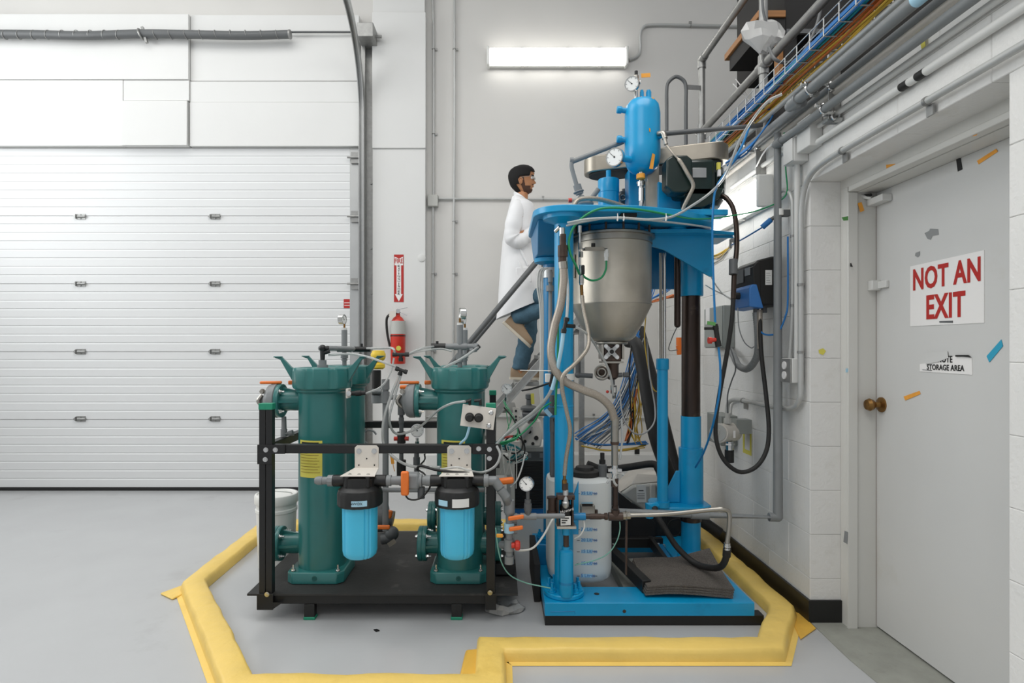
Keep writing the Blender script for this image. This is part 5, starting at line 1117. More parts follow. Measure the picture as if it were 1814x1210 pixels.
link('cross_arm', MB().tube([P(1032, 442, 2.80), P(1075, 442, 2.84)], .006).beam(P(1036, 441, 2.79), P(1070, 441, 2.82), .003, .009), 'steel', vf)
link('arm_tee', MB().cyl(P(1051, 437, 2.82), P(1051, 431, 2.82), .010, n=8), 'rubber', vf)
link('arm_end', MB().cyl(P(1074, 442, 2.84), P(1074, 462, 2.84), .009, n=10).cyl(P(1074, 448, 2.84), P(1074, 455, 2.84), .011, n=10), 'plastic_white', vf)
cable('green_tube', 'green tube looping from arm end back to the needle valve', [P(1074, 462, 2.84), P(1073, 478, 2.83), P(1065, 492, 2.81), P(1050, 497, 2.8), P(1037, 492, 2.78), P(1032, 486, 2.78)], .005, 'green_tube', 'tube')
cable('green_tube', 'green tube running from head plate front down the left column', [P(1180, 380, 2.72), P(1150, 374, 2.7), P(1110, 369, 2.68), P(1068, 369, 2.67), P(1040, 380, 2.67), P(1018, 400, 2.68), P(1008, 425, 2.68), P(1010, 448, 2.68), P(1020, 470, 2.70), P(1026, 485, 2.75)], .0055, 'green_tube', 'tube', sub=8)
cable('green_tube', 'long green tube hanging straight down beside the braided hose', [P(1000, 420, 2.72), P(992, 480, 2.72), P(989, 560, 2.72), P(988, 640, 2.72), P(985, 700, 2.72), P(984, 735, 2.72)], .005, 'green_tube', 'tube')
cable('clear_tube', 'clear tube running along front edge of the blue head plate', [P(1005, 395, 2.66), P(1045, 388, 2.64), P(1100, 386, 2.63), P(1150, 389, 2.64), P(1190, 384, 2.66), P(1225, 365, 2.7), P(1260, 340, 2.75), P(1285, 310, 2.7), P(1310, 250, 2.6), P(1335, 210, 2.5), P(1360, 180, 2.42), P(1385, 167, 2.4)], .006, 'clear', 'tube', sub=8)
cable('clear_tube', 'second clear tube from plate corner sloping to the left column', [P(1003, 400, 2.66), P(1040, 392, 2.66), P(1090, 385, 2.66), P(1160, 391, 2.66), P(1230, 399, 2.75), P(1258, 404, 2.85)], .0045, 'clear', 'tube')
for px, lb in ((1094, 'left white cable tie of the pair near middle of head plate'), (1105, 'right white cable tie of the pair near middle of head plate'), (1180, 'white cable tie alone at right part of the head plate')):
    tag(link('cable_tie', MB().torus(P(px, 387, 2.635), (1, 0, 0), .011, .002, 12, 5).beam(P(px, 378, 2.62), P(px, 390, 2.62), .0015, .001), 'sign_white'), lb, 'cable tie')
tb = thing('black_tube_tee', 'black tube tee hanging beside the left column at mid height', 'tube fitting', P(1003, 578, 2.62))
link('tee', MB().cyl(P(1004, 563, 2.62), P(998, 590, 2.62), .009, n=10).cyl(P(1002, 577, 2.62), P(1018, 578, 2.64), .009, n=10).cyl(P(1004, 563, 2.62), P(1003, 569, 2.62), .013, n=10).cyl(P(999, 583, 2.62), P(998, 590, 2.62), .013, n=10), 'black', tb)
cable('clear_tube', 'clear tube rising from black tee toward the column top', [P(1004, 563, 2.62), P(1006, 520, 2.66), P(1003, 470, 2.72), P(1001, 430, 2.72)], .0065, 'clear', 'tube')
cable('clear_tube', 'pale blue lit clear tube falling from the black tee', [P(998, 590, 2.62), P(994, 620, 2.63), P(986, 660, 2.66), P(978, 690, 2.68)], .009, 'pale_blue', 'tube')
cable('clear_tube', 'clear tube from the black tee behind the steel vessel', [P(1018, 578, 2.64), P(1040, 592, 2.7), P(1060, 620, 2.85), P(1080, 660, 2.9), P(1087, 700, 2.95)], .006, 'clear', 'tube')
M('teal_pale', '#7fb5a5', .4)
# ============================================================ BEHIND THE MACHINES
def bundle(name, label, paths, mat, kind='stuff', n=5, sub=5):
    mb = MB()
    for pts, r in paths: mb.tube(pts, r, n, sub)
    return tag(link(name, mb, mat, sharp=60), label, 'cables', kind=kind)
RG = random.Random(11)
def jit(p, a): return p+Vector((RG.uniform(-a, a), RG.uniform(-a, a), RG.uniform(-a, a)))
# white pail
pc = (-1.298, 3.45, 0)
pa = thing('plastic_pail', 'white lidded plastic pail standing behind the left skid post', 'pail', pc)
link('body', MB().lathe(pc, [(.098, .001), (.10, .004), (.111, .32), (.116, .325), (.116, .34), (.111, .345), (.112, .37)], n=48), 'plastic_white', pa)
link('lid', MB().lathe(pc, [(.118, .371), (.121, .376), (.121, .415), (.117, .423), (.108, .425), (.104, .418), (0, .418)], n=48), 'plastic_white', pa)
link('handle', MB().torus(Vector(pc)+Vector((0, 0, .425)), (0, .35, 1), .085, .0035, 28, 6, -.6, 3.6), 'plastic_white', pa)
# ladder
YA, YZ = 4.42, 5.02
def SP(px, py): return P(px, py, YA)
ld = thing('rolling_ladder', 'grey metal step ladder with slanted handrails the person climbs', 'ladder', (SP(860, 0).x, 4.7, 0))
a, b = SP(790, 832), SP(1030, 560)
dv_ = (b-a)
for y in (YA, YZ):
    link('side_rail', MB().beam((a.x, y, a.z), (b.x, y, b.z), .012, .038, (0, 1, 0)) if 0 else MB().prism_y([(a.x-.035, a.z), (a.x+.035, a.z-.0), (b.x+.035, b.z), (b.x-.035, b.z)], y-.012, y+.012), 'galv', ld, bevel=.002)
    link('rail_flange', MB().prism_y([(a.x+.025, a.z), (a.x+.04, a.z), (b.x+.04, b.z), (b.x+.025, b.z)], y-.03, y-.0125), 'alu', ld)
    h0, h1 = P(795, 650, YA), P(952, 462, YA); h0.y = h1.y = y
    link('handrail', MB().tube([h0, h1, h1+Vector((.05, 0, -.01)), P(966, 500, YA)-Vector((0, YA-y, 0))], .019, 12, smooth=False), 'pipe_dark', ld)
    link('lower_post', MB().cyl(h0, (a.x+.10, y, a.z+.10), .016), 'pipe_dark', ld)
    link('front_leg', MB().box(a.x-.02, a.x+.02, y-.02, y+.02, .0, a.z), 'galv', ld, bevel=.002)
    link('rear_leg', MB().box(b.x-.02, b.x+.02, y-.02, y+.02, .0, b.z), 'galv', ld, bevel=.002)
zt_ = 1.016
for k in range(-3, 4):
    z = zt_+k*.2; x = a.x+dv_.x*(z-a.z)/dv_.z
    if z > .2 and z < b.z: link('tread', MB().box(x-.06, x+.13, YA+.014, YZ-.014, z-.028, z), 'galv', ld, bevel=.003)
# chiller
ch = thing('chiller_unit', 'white and grey chiller cabinet with black louvre grille', 'chiller', (P(935, 0, 3.75).x, 3.9, 0))
X0, X1 = P(897, 0, 3.75).x, P(990, 0, 3.75).x
link('lower_body', MB().box(X0, X1, 3.75, 4.08, 0, P(0, 911, 3.75).z), 'plastic_white', ch, bevel=.004)
link('blue_strip', MB().box(X0-.002, X1+.002, 3.745, 4.08, P(0, 910.8, 3.75).z, P(0, 902, 3.75).z), 'blue_cable', ch)
link('upper_body', MB().box(X0, X1, 3.755, 4.08, P(0, 901.8, 3.75).z, P(0, 792, 3.75).z), 'grey_plastic', ch, bevel=.003)
link('grille_frame', MB().box(P(908, 0, 3.75).x, P(962, 0, 3.75).x, 3.749, 3.7549, P(0, 900, 3.75).z, P(0, 817, 3.75).z), 'black', ch)
mb = MB(); za, zb_ = P(0, 898, 3.75).z, P(0, 819, 3.75).z
link('control_band', MB().box(P(905, 0, 3.75).x, P(963, 0, 3.75).x, 3.749, 3.7549, P(0, 816, 3.75).z, P(0, 800, 3.75).z), 'pipe_dark', ch)
for k in range(16):
    z = za+(zb_-za)*(k+.5)/16; link('slat', MB().box(P(910, 0, 3.75).x, P(960, 0, 3.75).x, 3.742, 3.7488, z-.004, z+.002), 'pipe_dark' if 0 else 'rubber', ch)
for px in (935, 956): link('badge', pq([(px, 803), (px+6, 803), (px+6, 811), (px, 811)], 3.748, .001), 'grey_cable', ch)
# things on and over the chiller
zc_ = P(0, 792, 3.75).z
eq = thing('ceramic_bracket', 'white perforated bracket plate upright among cables on chiller', 'bracket', P(914, 760, 3.6))
link('plate', MB().prism_y([(P(x, y, 3.6).x, P(x, y, 3.6).z) for x, y in ((908, 722), (919, 722), (919, 762), (912, 762))], 3.60, 3.61), 'cream', eq)
for py in (728, 738, 744): link('slot', MB().cyl(P(914, py, 3.6), P(914, py, 3.596), .007, n=12), 'soot', eq)
yv2 = thing('yellow_cap_valve', 'grey diaphragm valve with yellow flag on its spindle', 'valve', P(938, 730, 3.65))
link('body', MB().lathe(P(937, 745, 3.65), [(.03, 0), (.05, .02), (.05, .045), (.038, .06), (.052, .065), (.052, .08), (.04, .09), (.018, .095), (.016, .13), (.022, .135), (.022, .16), (.014, .165)]), 'pipe_dark', yv2)
link('inlet', MB().cyl(P(922, 738, 3.65), P(940, 738, 3.65), .03), 'grey_plastic', yv2)
link('flag', MB().beam(P(943, 697, 3.63), P(944, 716, 3.63), .010, .002, (0, 1, 0)), 'label_yellow', yv2)
g2 = thing('gauge_on_stem', 'round dial gauge on thin stem before the ladder side rail', 'pressure gauge', P(897, 705, 3.3))
gauge(g2, P(898, 689, 3.28), (.15, -1, 0), .030)
link('stem', MB().cyl(P(897, 698, 3.3), P(897, 716, 3.3), .006).cyl(P(897, 704, 3.3), P(897, 710, 3.3), .010, n=8), 'chrome', g2)
vm = thing('vacuum_module', 'off-white rounded pump module leaning on chiller beside column', 'pump', P(945, 790, 3.7))
link('body', MB().prism_y([(P(x, y, 3.65).x, P(x, y, 3.65).z) for x, y in ((922, 775), (930, 752), (944, 742), (958, 745), (962, 770), (958, 792), (905, 792), (905, 778))], 3.64, 3.74), 'cream', vm, bevel=.012)
for px, py, r in ((938, 765, .012), (950, 776, .014), (930, 782, .010), (915, 785, .008), (944, 786, .01)): link('port_hole', MB().cyl(P(px, py, 3.64), P(px, py, 3.634), r, n=12), 'soot', vm)
link('motor_can', MB().cyl(P(922, 772, 3.6), P(938, 752, 3.6), .028, n=20), 'grey_plastic', vm)
link('white_box', MB().box(P(904, 0, 3.6).x, P(922, 0, 3.6).x, 3.60, 3.66, P(0, 808, 3.6).z, P(0, 782, 3.6).z), 'cream', vm, bevel=.003)
jbx = thing('terminal_strip', 'upright black terminal strip with green end cap right of panel', 'terminal strip', P(871, 780, 2.95))
link('strip', MB().box(P(867, 0, 2.95).x, P(876, 0, 2.95).x, 2.95, 2.97, P(0, 785, 2.95).z, P(0, 765, 2.95).z), 'rubber', jbx)
sdl = thing('grey_panel_box', 'pale grey box face below tangled wires beside right post', 'box', P(890, 850, 3.2))
link('face', MB().box(P(879, 0, 3.2).x, P(905, 0, 3.2).x, 3.2, 3.3, P(0, 842, 3.2).z, P(0, 808, 3.2).z), 'grey_plastic', sdl, bevel=.003)
link('stand', MB().box(P(905, 0, 3.2).x, P(912, 0, 3.2).x, 3.2, 3.24, 0, P(0, 790, 3.2).z), 'grey_plastic', sdl)
# tangles
fan = []
for k in range(16):
    t = k/15; fan.append(([jit(P(880+6*t, 785+16*t, 2.95), .01), jit(P(905+10*t, 790+14*t, 3.0), .02), jit(P(925, 800+10*t, 3.05), .03), jit(P(905, 812+8*t, 3.0), .02)], .0028))
bundle('wire_tangle', 'knot of thin teal wires hanging in front of the chiller top', fan[:8], 'teal_cable')
bundle('wire_tangle', 'knot of thin pale wires under the right end of skid bar', fan[8:]+[([jit(P(882+6*k, 790, 2.9), .01), jit(P(890+4*k, 815, 2.92), .015), jit(P(886+7*k, 840+4*k, 2.95), .02)], .0025) for k in range(6)], 'white_cable')
bundle('wire_tangle', 'loose green wires over the end of the skid bar', [([jit(P(876, 786+k, 2.85), .006), jit(P(895+5*k, 783-k, 2.9), .01), jit(P(918, 772-2*k, 3.0), .015)], .003) for k in range(5)]+[([jit(P(893, 712, 3.2), .01), jit(P(896+4*k, 740, 3.1), .02), jit(P(900, 765, 3.0), .01)], .002) for k in range(4)], 'green_tube')
bundle('wire_tangle', 'few red wires beside the loose green wires', [([jit(P(893, 776, 2.9), .004), jit(P(905, 772, 2.95), .008), jit(P(917, 778, 3.0), .006)], .003) for k in range(4)], 'red')
cable('black_cable', 'black cable looped twice in front of the chiller controls', [P(893, 722, 3.1), P(908, 740, 3.05), P(920, 765, 3.0), P(926, 790, 2.98), P(915, 803, 2.96), P(898, 798, 2.95), P(896, 780, 2.95), P(912, 772, 2.96), P(928, 785, 2.97), P(927, 808, 2.97), P(905, 816, 2.95), P(892, 806, 2.93)], .004, 'rubber', 'cable', sub=8)
cable('black_cable', 'black cable sagging from front column bracket toward the ladder', [P(1003, 668, 2.72), P(975, 678, 2.8), P(945, 688, 3.0), P(925, 692, 3.2)], .005, 'rubber')
cable('clear_tube', 'thick clear tube sweeping from column clamp down to skid end', [P(984, 668, 2.7), P(972, 700, 2.75), P(945, 730, 2.85), P(915, 752, 2.9), P(890, 775, 2.88), P(878, 790, 2.8)], .008, 'clear', 'tube')
cable('clear_tube', 'second clear tube sweeping parallel below the thick one', [P(982, 672, 2.72), P(968, 708, 2.8), P(940, 740, 2.9), P(908, 762, 2.93), P(884, 783, 2.9)], .006, 'clear', 'tube')
cable('green_tube', 'thin green tube from column valve to the skid end', [P(976, 713, 2.75), P(960, 725, 2.8), P(945, 748, 2.86), P(915, 775, 2.88), P(880, 786, 2.85)], .004, 'green_tube', 'tube')
cable('clear_tube', 'white tube arcing from skid bar end down behind bracket', [P(880, 790, 2.72), P(886, 806, 2.70), P(878, 825, 2.69), P(858, 836, 2.68), P(835, 835, 2.66), P(810, 828, 2.66), P(780, 832, 2.66)], .006, 'clear', 'tube')
cable('black_cable', 'black cable draped above right blue filter across the bracket', [P(738, 832, 2.66), P(745, 825, 2.65), P(770, 832, 2.63), P(800, 836, 2.62), P(830, 838, 2.63), P(862, 842, 2.70)], .006, 'rubber')
cable('black_cable', 'black cable loop hanging under the orange-handled union valve', [P(716, 872, 2.57), P(724, 884, 2.57), P(742, 884, 2.58), P(756, 872, 2.6), P(762, 858, 2.62), P(752, 840, 2.64), P(740, 830, 2.68), P(752, 815, 2.8), P(752, 804, 2.82)], .004, 'rubber')
cable('white_tube', 'thin white tube from chiller top to skid elbow fitting', [P(930, 805, 2.9), P(924, 830, 2.85), P(915, 852, 2.8), P(905, 862, 2.7)], .004, 'clear', 'tube')
cable('grey_tube', 'beige tube from red valve knob up to the pump bracket', [P(905, 972, 2.64), P(925, 975, 2.66), P(945, 970, 2.67), P(962, 950, 2.68), P(976, 925, 2.69), P(982, 916, 2.70)], .005, 'cloudy', 'tube')
cable('teal_tube', 'thin teal tube from skid valves over the floor to column base', [P(878, 935, 2.62), P(882, 970, 2.62), P(890, 1000, 2.64), P(905, 1020, 2.68), P(930, 1032, 2.72), P(955, 1038, 2.72), P(975, 1042, 2.72)], .0028, 'teal_pale', 'tube')
cable('teal_tube', 'thin teal tube hanging from rusty tee across the drum', [P(1098, 924, 2.74), P(1098, 940, 2.74), P(1092, 960, 2.75), P(1078, 980, 2.76), P(1055, 992, 2.77), P(1018, 1001, 2.77)], .0028, 'teal_pale', 'tube')
cable('grey_tube', 'short grey tube looping under pump head label', [P(1034, 922, 2.74), P(1035, 935, 2.73), P(1028, 948, 2.73), P(1018, 954, 2.74)], .004, 'cloudy', 'tube')
tag(link('pipe_stack', MB().cyl(P(978, 700, 2.9), P(978, 720, 2.9), .013).cyl(P(978, 722, 2.9), P(978, 735, 2.9), .02).cyl(P(980, 740, 2.9), P(980, 765, 2.9), .017, n=8).cyl(P(979, 765, 2.9), P(979, 845, 2.9), .012).cyl(P(979, 818, 2.9), P(979, 842, 2.9), .015), 'pipe_dark'), 'dark grey valve and pipe stack standing between blue columns', 'pipework')
tag(link('horizontal_pipe', MB().cyl(P(951, 733, 2.95), P(976, 733, 2.92), .011), 'pipe_dark'), 'short dark pipe stub left of the valve stack', 'pipe')
bt = thing('ball_valve', 'small black ball valve on the stack between blue columns', 'valve', P(983, 712, 2.86))
link('lever', MB().obox(P(985, 712, 2.85), (1, 0, 0), (0, 1, 0), (0, 0, 1), .010, .008, .025), 'rubber', bt, bevel=.005)
link('lower_lever', MB().obox(P(986, 750, 2.85), (1, 0, .2), (0, 1, 0), (-.2, 0, 1), .013, .008, .028), 'rubber', bt, bevel=.006)
cb_ = thing('column_bracket', 'white clamp bracket with small black connector on front column', 'bracket', P(985, 668, 2.74))
link('band', MB().lathe((xc, yc, P(0, 673, 2.8).z), [(.0465, 0), (.048, 0), (.048, .03), (.0465, .03)]), 'plastic_white', cb_)
link('clip', MB().box(P(966, 0, 2.75).x, P(975, 0, 2.75).x, 2.74, 2.77, P(0, 677, 2.75).z, P(0, 662, 2.75).z).box(P(978, 0, 2.74).x, P(988, 0, 2.74).x, 2.73, 2.75, P(0, 675, 2.74).z, P(0, 664, 2.74).z), 'plastic_white', cb_, bevel=.002)
link('connector', MB().obox(P(977, 672, 2.73), (1, 0, -.2), (0, 1, 0), (.2, 0, 1), .007, .01, .035), 'rubber', cb_, bevel=.003)
link('rod', MB().cyl(P(921, 656, 2.76), P(980, 657, 2.76), .0018, n=6), 'plastic_white', cb_)
tag(link('blue_tape_flag', MB().beam(P(966, 726, 2.85), P(976, 737, 2.85), .010, .001, (0, 1, 0)), 'pale_blue'), 'pale blue tape flag on the rear column', 'tape')
tag(link('paper_label', pq([(986, 689), (992, 688), (992, 698), (986, 698)], 2.752, .001), 'sign_white'), 'small white paper label on front column below bracket', 'label')
for k, (dx, lb) in enumerate(((0, 'outer'), (4, 'middle'), (8, 'inner'))):
    cable('grey_cable', lb+' one of three grey cables running down left of rear column', [P(962+dx, 474, 3.1), P(954+dx, 482, 3.1), P(952+dx, 510, 3.1), P(957+dx*.6, 545, 3.1), P(958+dx*.5, 620, 3.1), P(957+dx*.5, 690, 3.1), P(962, 740, 3.1)], .005, 'white_cable')
cable('grey_pipe', 'thin grey pipe with coupling between the two left columns', [P(975, 478, 3.1), P(975, 520, 3.1), P(974, 660, 3.05)], .010, 'grey_cable', 'pipe')
tag(link('pipe_coupling', MB().cyl(P(975, 482, 3.09), P(975, 500, 3.09), .013).cyl(P(974, 506, 3.09), P(974, 516, 3.09), .019), 'grey_cable'), 'grey coupling on the thin pipe below column clamp', 'pipe fitting')

# wiring harness behind the steel vessel
def H(px, py): return P(px, py, 4.0)
def fanl(n, r, a0, a1, b0, b1, c0, c1, j=.012, mid=.5):
    out = []
    for k in range(n):
        t = k/max(1, n-1); A = H(*a0).lerp(H(*a1), t); B_ = H(*b0).lerp(H(*b1), t); C = H(*c0).lerp(H(*c1), t)
        out.append(([jit(A, j*.5), jit(B_, j), jit(C, j*.6)], r))
    return out
bundle('cable_harness', 'blue network cables fanning down left of yellow cables', fanl(12, .004, (1135, 560), (1128, 655), (1090, 710), (1115, 720), (1018, 770), (1040, 790)), 'blue_cable')
bundle('cable_harness', 'grey cables fanning down among blue network cables', fanl(12, .0045, (1140, 600), (1130, 660), (1085, 720), (1110, 745), (1018, 775), (1060, 795)), 'grey_cable')
bundle('cable_harness', 'white cables fanning down to the wall ledge', fanl(8, .004, (1138, 620), (1132, 670), (1080, 735), (1118, 740), (1018, 780), (1030, 782)), 'white_cable')
bundle('cable_harness', 'yellow cables hanging in a loose bunch behind the vessel', [([jit(H(1134, 655), .01), jit(H(1120+k*1.8, 690), .012), jit(H(1122+k*1.4, 730), .02), jit(H(1118+k*1.6, 762), .02), jit(H(1125+k, 784), .02)], .0035) for k in range(10)], 'yellow_cable')
bundle('cable_harness', 'orange cables in the middle of the hanging bunch', [([jit(H(1128, 690), .008), jit(H(1120+k, 725), .012), jit(H(1116, 755), .012), jit(H(1108, 780), .01)], .005) for k in range(4)], 'orange_cable')
bundle('cable_harness', 'black cables in the hanging bunch beside yellow ones', [([jit(H(1131, 660), .008), jit(H(1121, 700), .01), jit(H(1120+k, 745), .012), jit(H(1110+k, 786), .012)], .006) for k in range(4)], 'rubber')
bundle('cable_harness', 'yellow cables lying level along the wall ledge', [([jit(H(1030, 791), .006), jit(H(1070, 797), .006), jit(H(1110, 796), .008), jit(H(1142, 790), .01)], .004) for k in range(6)], 'yellow_cable')
bundle('cable_harness', 'blue and teal cables lying level over yellow ones', [([jit(H(1020, 778), .006), jit(H(1055, 787), .008), jit(H(1100, 788), .008), jit(H(1145, 784), .012)], .004) for k in range(7)], 'blue_cable')
bundle('cable_harness', 'upper orange and yellow cables right of the vessel shoulder', [([jit(H(1150, 536), .006), jit(H(1170, 530), .008), jit(H(1195, 524), .01)], .004) for k in range(7)], 'orange_cable')
bundle('cable_harness', 'blue cables above orange ones right of vessel shoulder', [([jit(H(1148, 545), .01), jit(H(1158, 510), .01), jit(H(1168, 475), .01)], .0035) for k in range(4)]+[([jit(H(1152, 530), .01), jit(H(1180, 515), .01), jit(H(1200, 500), .01)], .0035) for k in range(4)], 'blue_cable')
cable('black_hose', 'left of two thick black hoses falling behind hydraulic cylinder', [P(1112, 604, 3.9), P(1128, 612, 3.85), P(1140, 660, 3.8), P(1150, 720, 3.75), P(1163, 780, 3.7), P(1185, 840, 3.7), P(1202, 880, 3.7)], .042, 'rubber', 'hose', n=14)
cable('black_hose', 'right of two thick black hoses falling behind hydraulic cylinder', [P(1132, 580, 4.1), P(1148, 640, 4.05), P(1165, 700, 4.0), P(1182, 770, 3.9), P(1200, 840, 3.8), P(1225, 905, 3.7), P(1275, 945, 3.65)], .034, 'rubber', 'hose', n=14)
cable('black_hose', 'black hose lying level over the grey canister', [P(1040, 822, 3.6), P(1070, 832, 3.6), P(1110, 828, 3.62), P(1155, 822, 3.62), P(1166, 832, 3.6), P(1172, 850, 3.6)], .022, 'rubber', 'hose', n=12)
cable('black_cable', 'thin black cable coil hanging near right column clamp', [P(1180, 915, 3.4), P(1180, 940, 3.4), P(1195, 950, 3.4), P(1208, 940, 3.4), P(1208, 922, 3.4), P(1190, 922, 3.4), P(1182, 935, 3.4), P(1190, 948, 3.42), P(1205, 945, 3.42), P(1206, 918, 3.42)], .004, 'rubber')
cable('black_cable', 'thin black cable dropping left of the hanging cable bunch', [P(1119, 612, 3.6), P(1115, 650, 3.6), P(1116, 700, 3.6), P(1118, 740, 3.62)], .005, 'rubber')
cable('yellow_wire', 'thin yellow wire swinging from vessel shoulder behind the rod', [P(1146, 540, 3.5), P(1142, 600, 3.5), P(1150, 660, 3.5), P(1158, 690, 3.5), P(1172, 695, 3.5)], .0035, 'yellow_cable')
cable('grey_wire', 'thin grey wire hanging to the clamp joint riser', [P(1098, 690, 2.95), P(1103, 735, 2.9), P(1120, 765, 2.9), P(1140, 768, 2.95), P(1158, 750, 3.0), P(1160, 720, 3.05), P(1150, 660, 3.1), P(1146, 600, 3.2)], .004, 'grey_cable')
cable('clear_tube', 'clear tube hanging from riser top beside metal tube', [P(1101, 742, 2.74), P(1102, 780, 2.74), P(1098, 815, 2.74)], .005, 'clear', 'tube')
tag(link('cable_clip', MB().box(*[v for a, b in zip(P(1124, 804, 5.2), P(1133, 796, 5.19)) for v in sorted((a, b))]), 'ink'), 'small black socket on the wall ledge', 'socket')

# ============================================================ PERSON ON THE LADDER
def skinmesh(verts, edges, radii, root=0, levels=2):
    me = bpy.data.meshes.new('tmp'); me.from_pydata([tuple(v) for v in verts], edges, []); o = bpy.data.objects.new('tmp', me); COL.objects.link(o)
    sm = o.modifiers.new('s', 'SKIN'); sm.use_smooth_shade = True; sm.branch_smoothing = .3
    for i, r in enumerate(radii):
        sv_ = me.skin_vertices[0].data[i]; sv_.radius = (r, r) if not isinstance(r, tuple) else r; sv_.use_root = (i == root)
    sb = o.modifiers.new('d', 'SUBSURF'); sb.levels = levels
    dg = bpy.context.evaluated_depsgraph_get(); m2 = bpy.data.meshes.new_from_object(o.evaluated_get(dg))
    vs_ = [v.co.copy() for v in m2.vertices]; fs_ = [tuple(p.vertices) for p in m2.polygons]
    bpy.data.objects.remove(o); return vs_, fs_
Yp, yn, yf = 4.74, 4.62, 4.86
Q = lambda px, py, y=Yp: P(px, py, y)
person = thing('person', 'person in white lab coat, jeans and tan shoes climbing the ladder', 'person', Q(925, 672))
hc_ = Q(932, 346)                                    # chin level, head centre
HT = .03
V = [Q(920, 500), Q(921, 450), Q(920, 400), Q(920, 368), Q(924, 350), Q(929, 336)]
R = [.12, .10, .10, .065, .05, .052]
E = [(0, 1), (1, 2), (2, 3), (3, 4), (4, 5)]
def chain(start, pts, rad):
    i = start
    for p_, r_ in zip(pts, rad): V.append(p_); R.append(r_); E.append((i, len(V)-1)); i = len(V)-1
    return i
for yy, s in ((yn-.07, -1), (yf+.07, 1)):
    e = chain(3, [Q(918, 372, yy), Q(911, 420, yy), Q(938, 412, yy+.0), Q(948, 408, yy)], [.05, .04, .032, .024])
    wr_ = V[e]; palm = wr_+Vector((.045, 0, .005)); V.append(palm); R.append((.022, .034)); E.append((e, len(V)-1)); pi_ = len(V)-1
    for k in range(4):
        off = Vector((.035, (-.033+.022*k), .004)); L = (.026, .030, .028, .022)[k]
        chain(pi_, [palm+off, palm+off+Vector((L, 0, -.006)), palm+off+Vector((L*1.3, 0, -.03)), palm+off+Vector((L*.7, 0, -.046))], [.0095, .009, .0085, .008])
    chain(pi_, [palm+Vector((-.01, -s*-.03, -.015)), palm+Vector((.02, -s*-.035, -.035))], [.012, .009])
# legs
chain(0, [Q(925, 515, yn+.02), Q(952, 528, yn), Q(978, 532, yn), Q(950, 552, yn), Q(912, 567, yn), Q(906, 573, yn), Q(922, 596, yn)], [.09, .07, .05, .05, .038, .032, .02])
chain(0, [Q(926, 520, yf-.02), Q(938, 585, yf), Q(921, 652, yf), Q(921, 664, yf), Q(945, 669, yf)], [.09, .062, .045, .04, .025])
bv_, bf_ = skinmesh(V, E, R)
body = MB()._add(bv_, bf_)
# head
hz = [(0, .070, .0, .022), (.012, .092, -.012, .040), (.03, .099, -.03, .052), (.045, .097, -.045, .058), (.055, .101, -.055, .061), (.062, .098, -.062, .063), (.07, .102, -.068, .065), (.08, .100, -.076, .068), (.10, .097, -.085, .072), (.115, .094, -.091, .075), (.125, .092, -.095, .0755), (.14, .100, -.099, .076), (.16, .100, -.102, .076), (.18, .092, -.100, .073), (.20, .075, -.09, .064), (.215, .052, -.07, .048), (.226, .022, -.04, .025), (.228, .0, -.015, .008)]
def headrings(sc=1., lift=0, n=40):
    out = []; tilt = math.radians(-6); ct, stt = math.cos(tilt), math.sin(tilt)
    for z, xf, xb, w in hz:
        cx, rx = (xf+xb)/2, (xf-xb)/2; ring = []
        for i in range(n):
            a = 2*PI*i/n; c_, s_ = math.cos(a), math.sin(a)
            x = cx+rx*sc*(abs(c_)**.92)*(1 if c_ > 0 else -1); y = w*sc*s_
            if c_ > 0 and z < .11 and w > .03: y *= 1-.12*c_
            if sc == 1.:
                if c_ > .9: x += .024*math.exp(-((z-.083)/.010)**2)*((c_-.9)/.1)+.012*math.exp(-((z-.100)/.016)**2)*((c_-.9)/.1)
                if .72 < c_ < .93: x -= .006*math.exp(-((z-.118)/.008)**2)
                if c_ > .9: x -= .006*math.exp(-((z-.068)/.004)**2)
            zz = z+lift
            ring.append(Q(923, 345)+Vector((x*ct-(zz-.1)*stt*-1*-1, y, (zz)*ct-x*stt)))
        out.append(ring)
    return out
hr = headrings(); body.loft(hr)
hc0 = Q(923, 345)
def hp_(x, y, z):
    t = math.radians(-6); return hc0+Vector((x*math.cos(t)-(z-.1)*math.sin(t), y, z*math.cos(t)-x*math.sin(t)))
for s in (-1, 1): body.ball(hp_(-.005, s*.074, .095), .03, (.55, .28, 1.0), 14, 10)
link('body', body, 'skin', person, sharp=80)
for s in (-1, 1):
    link('eye', MB().ball(hp_(.082, s*.034, .117), .011), 'sign_white', person)
    link('eyebrow', MB().beam(hp_(.096, s*.018, .136), hp_(.082, s*.05, .134), .004, .004), 'hair', person)
link('ear_fold', MB().torus(hp_(-.005, -.083, .097), (0, 1, 0), .016, .004, 14, 5, 0, 4.5), 'skin', person)
link('lips', MB().beam(hp_(.1, -.018, .057), hp_(.1, .018, .057), .006, .004), 'skin', person)
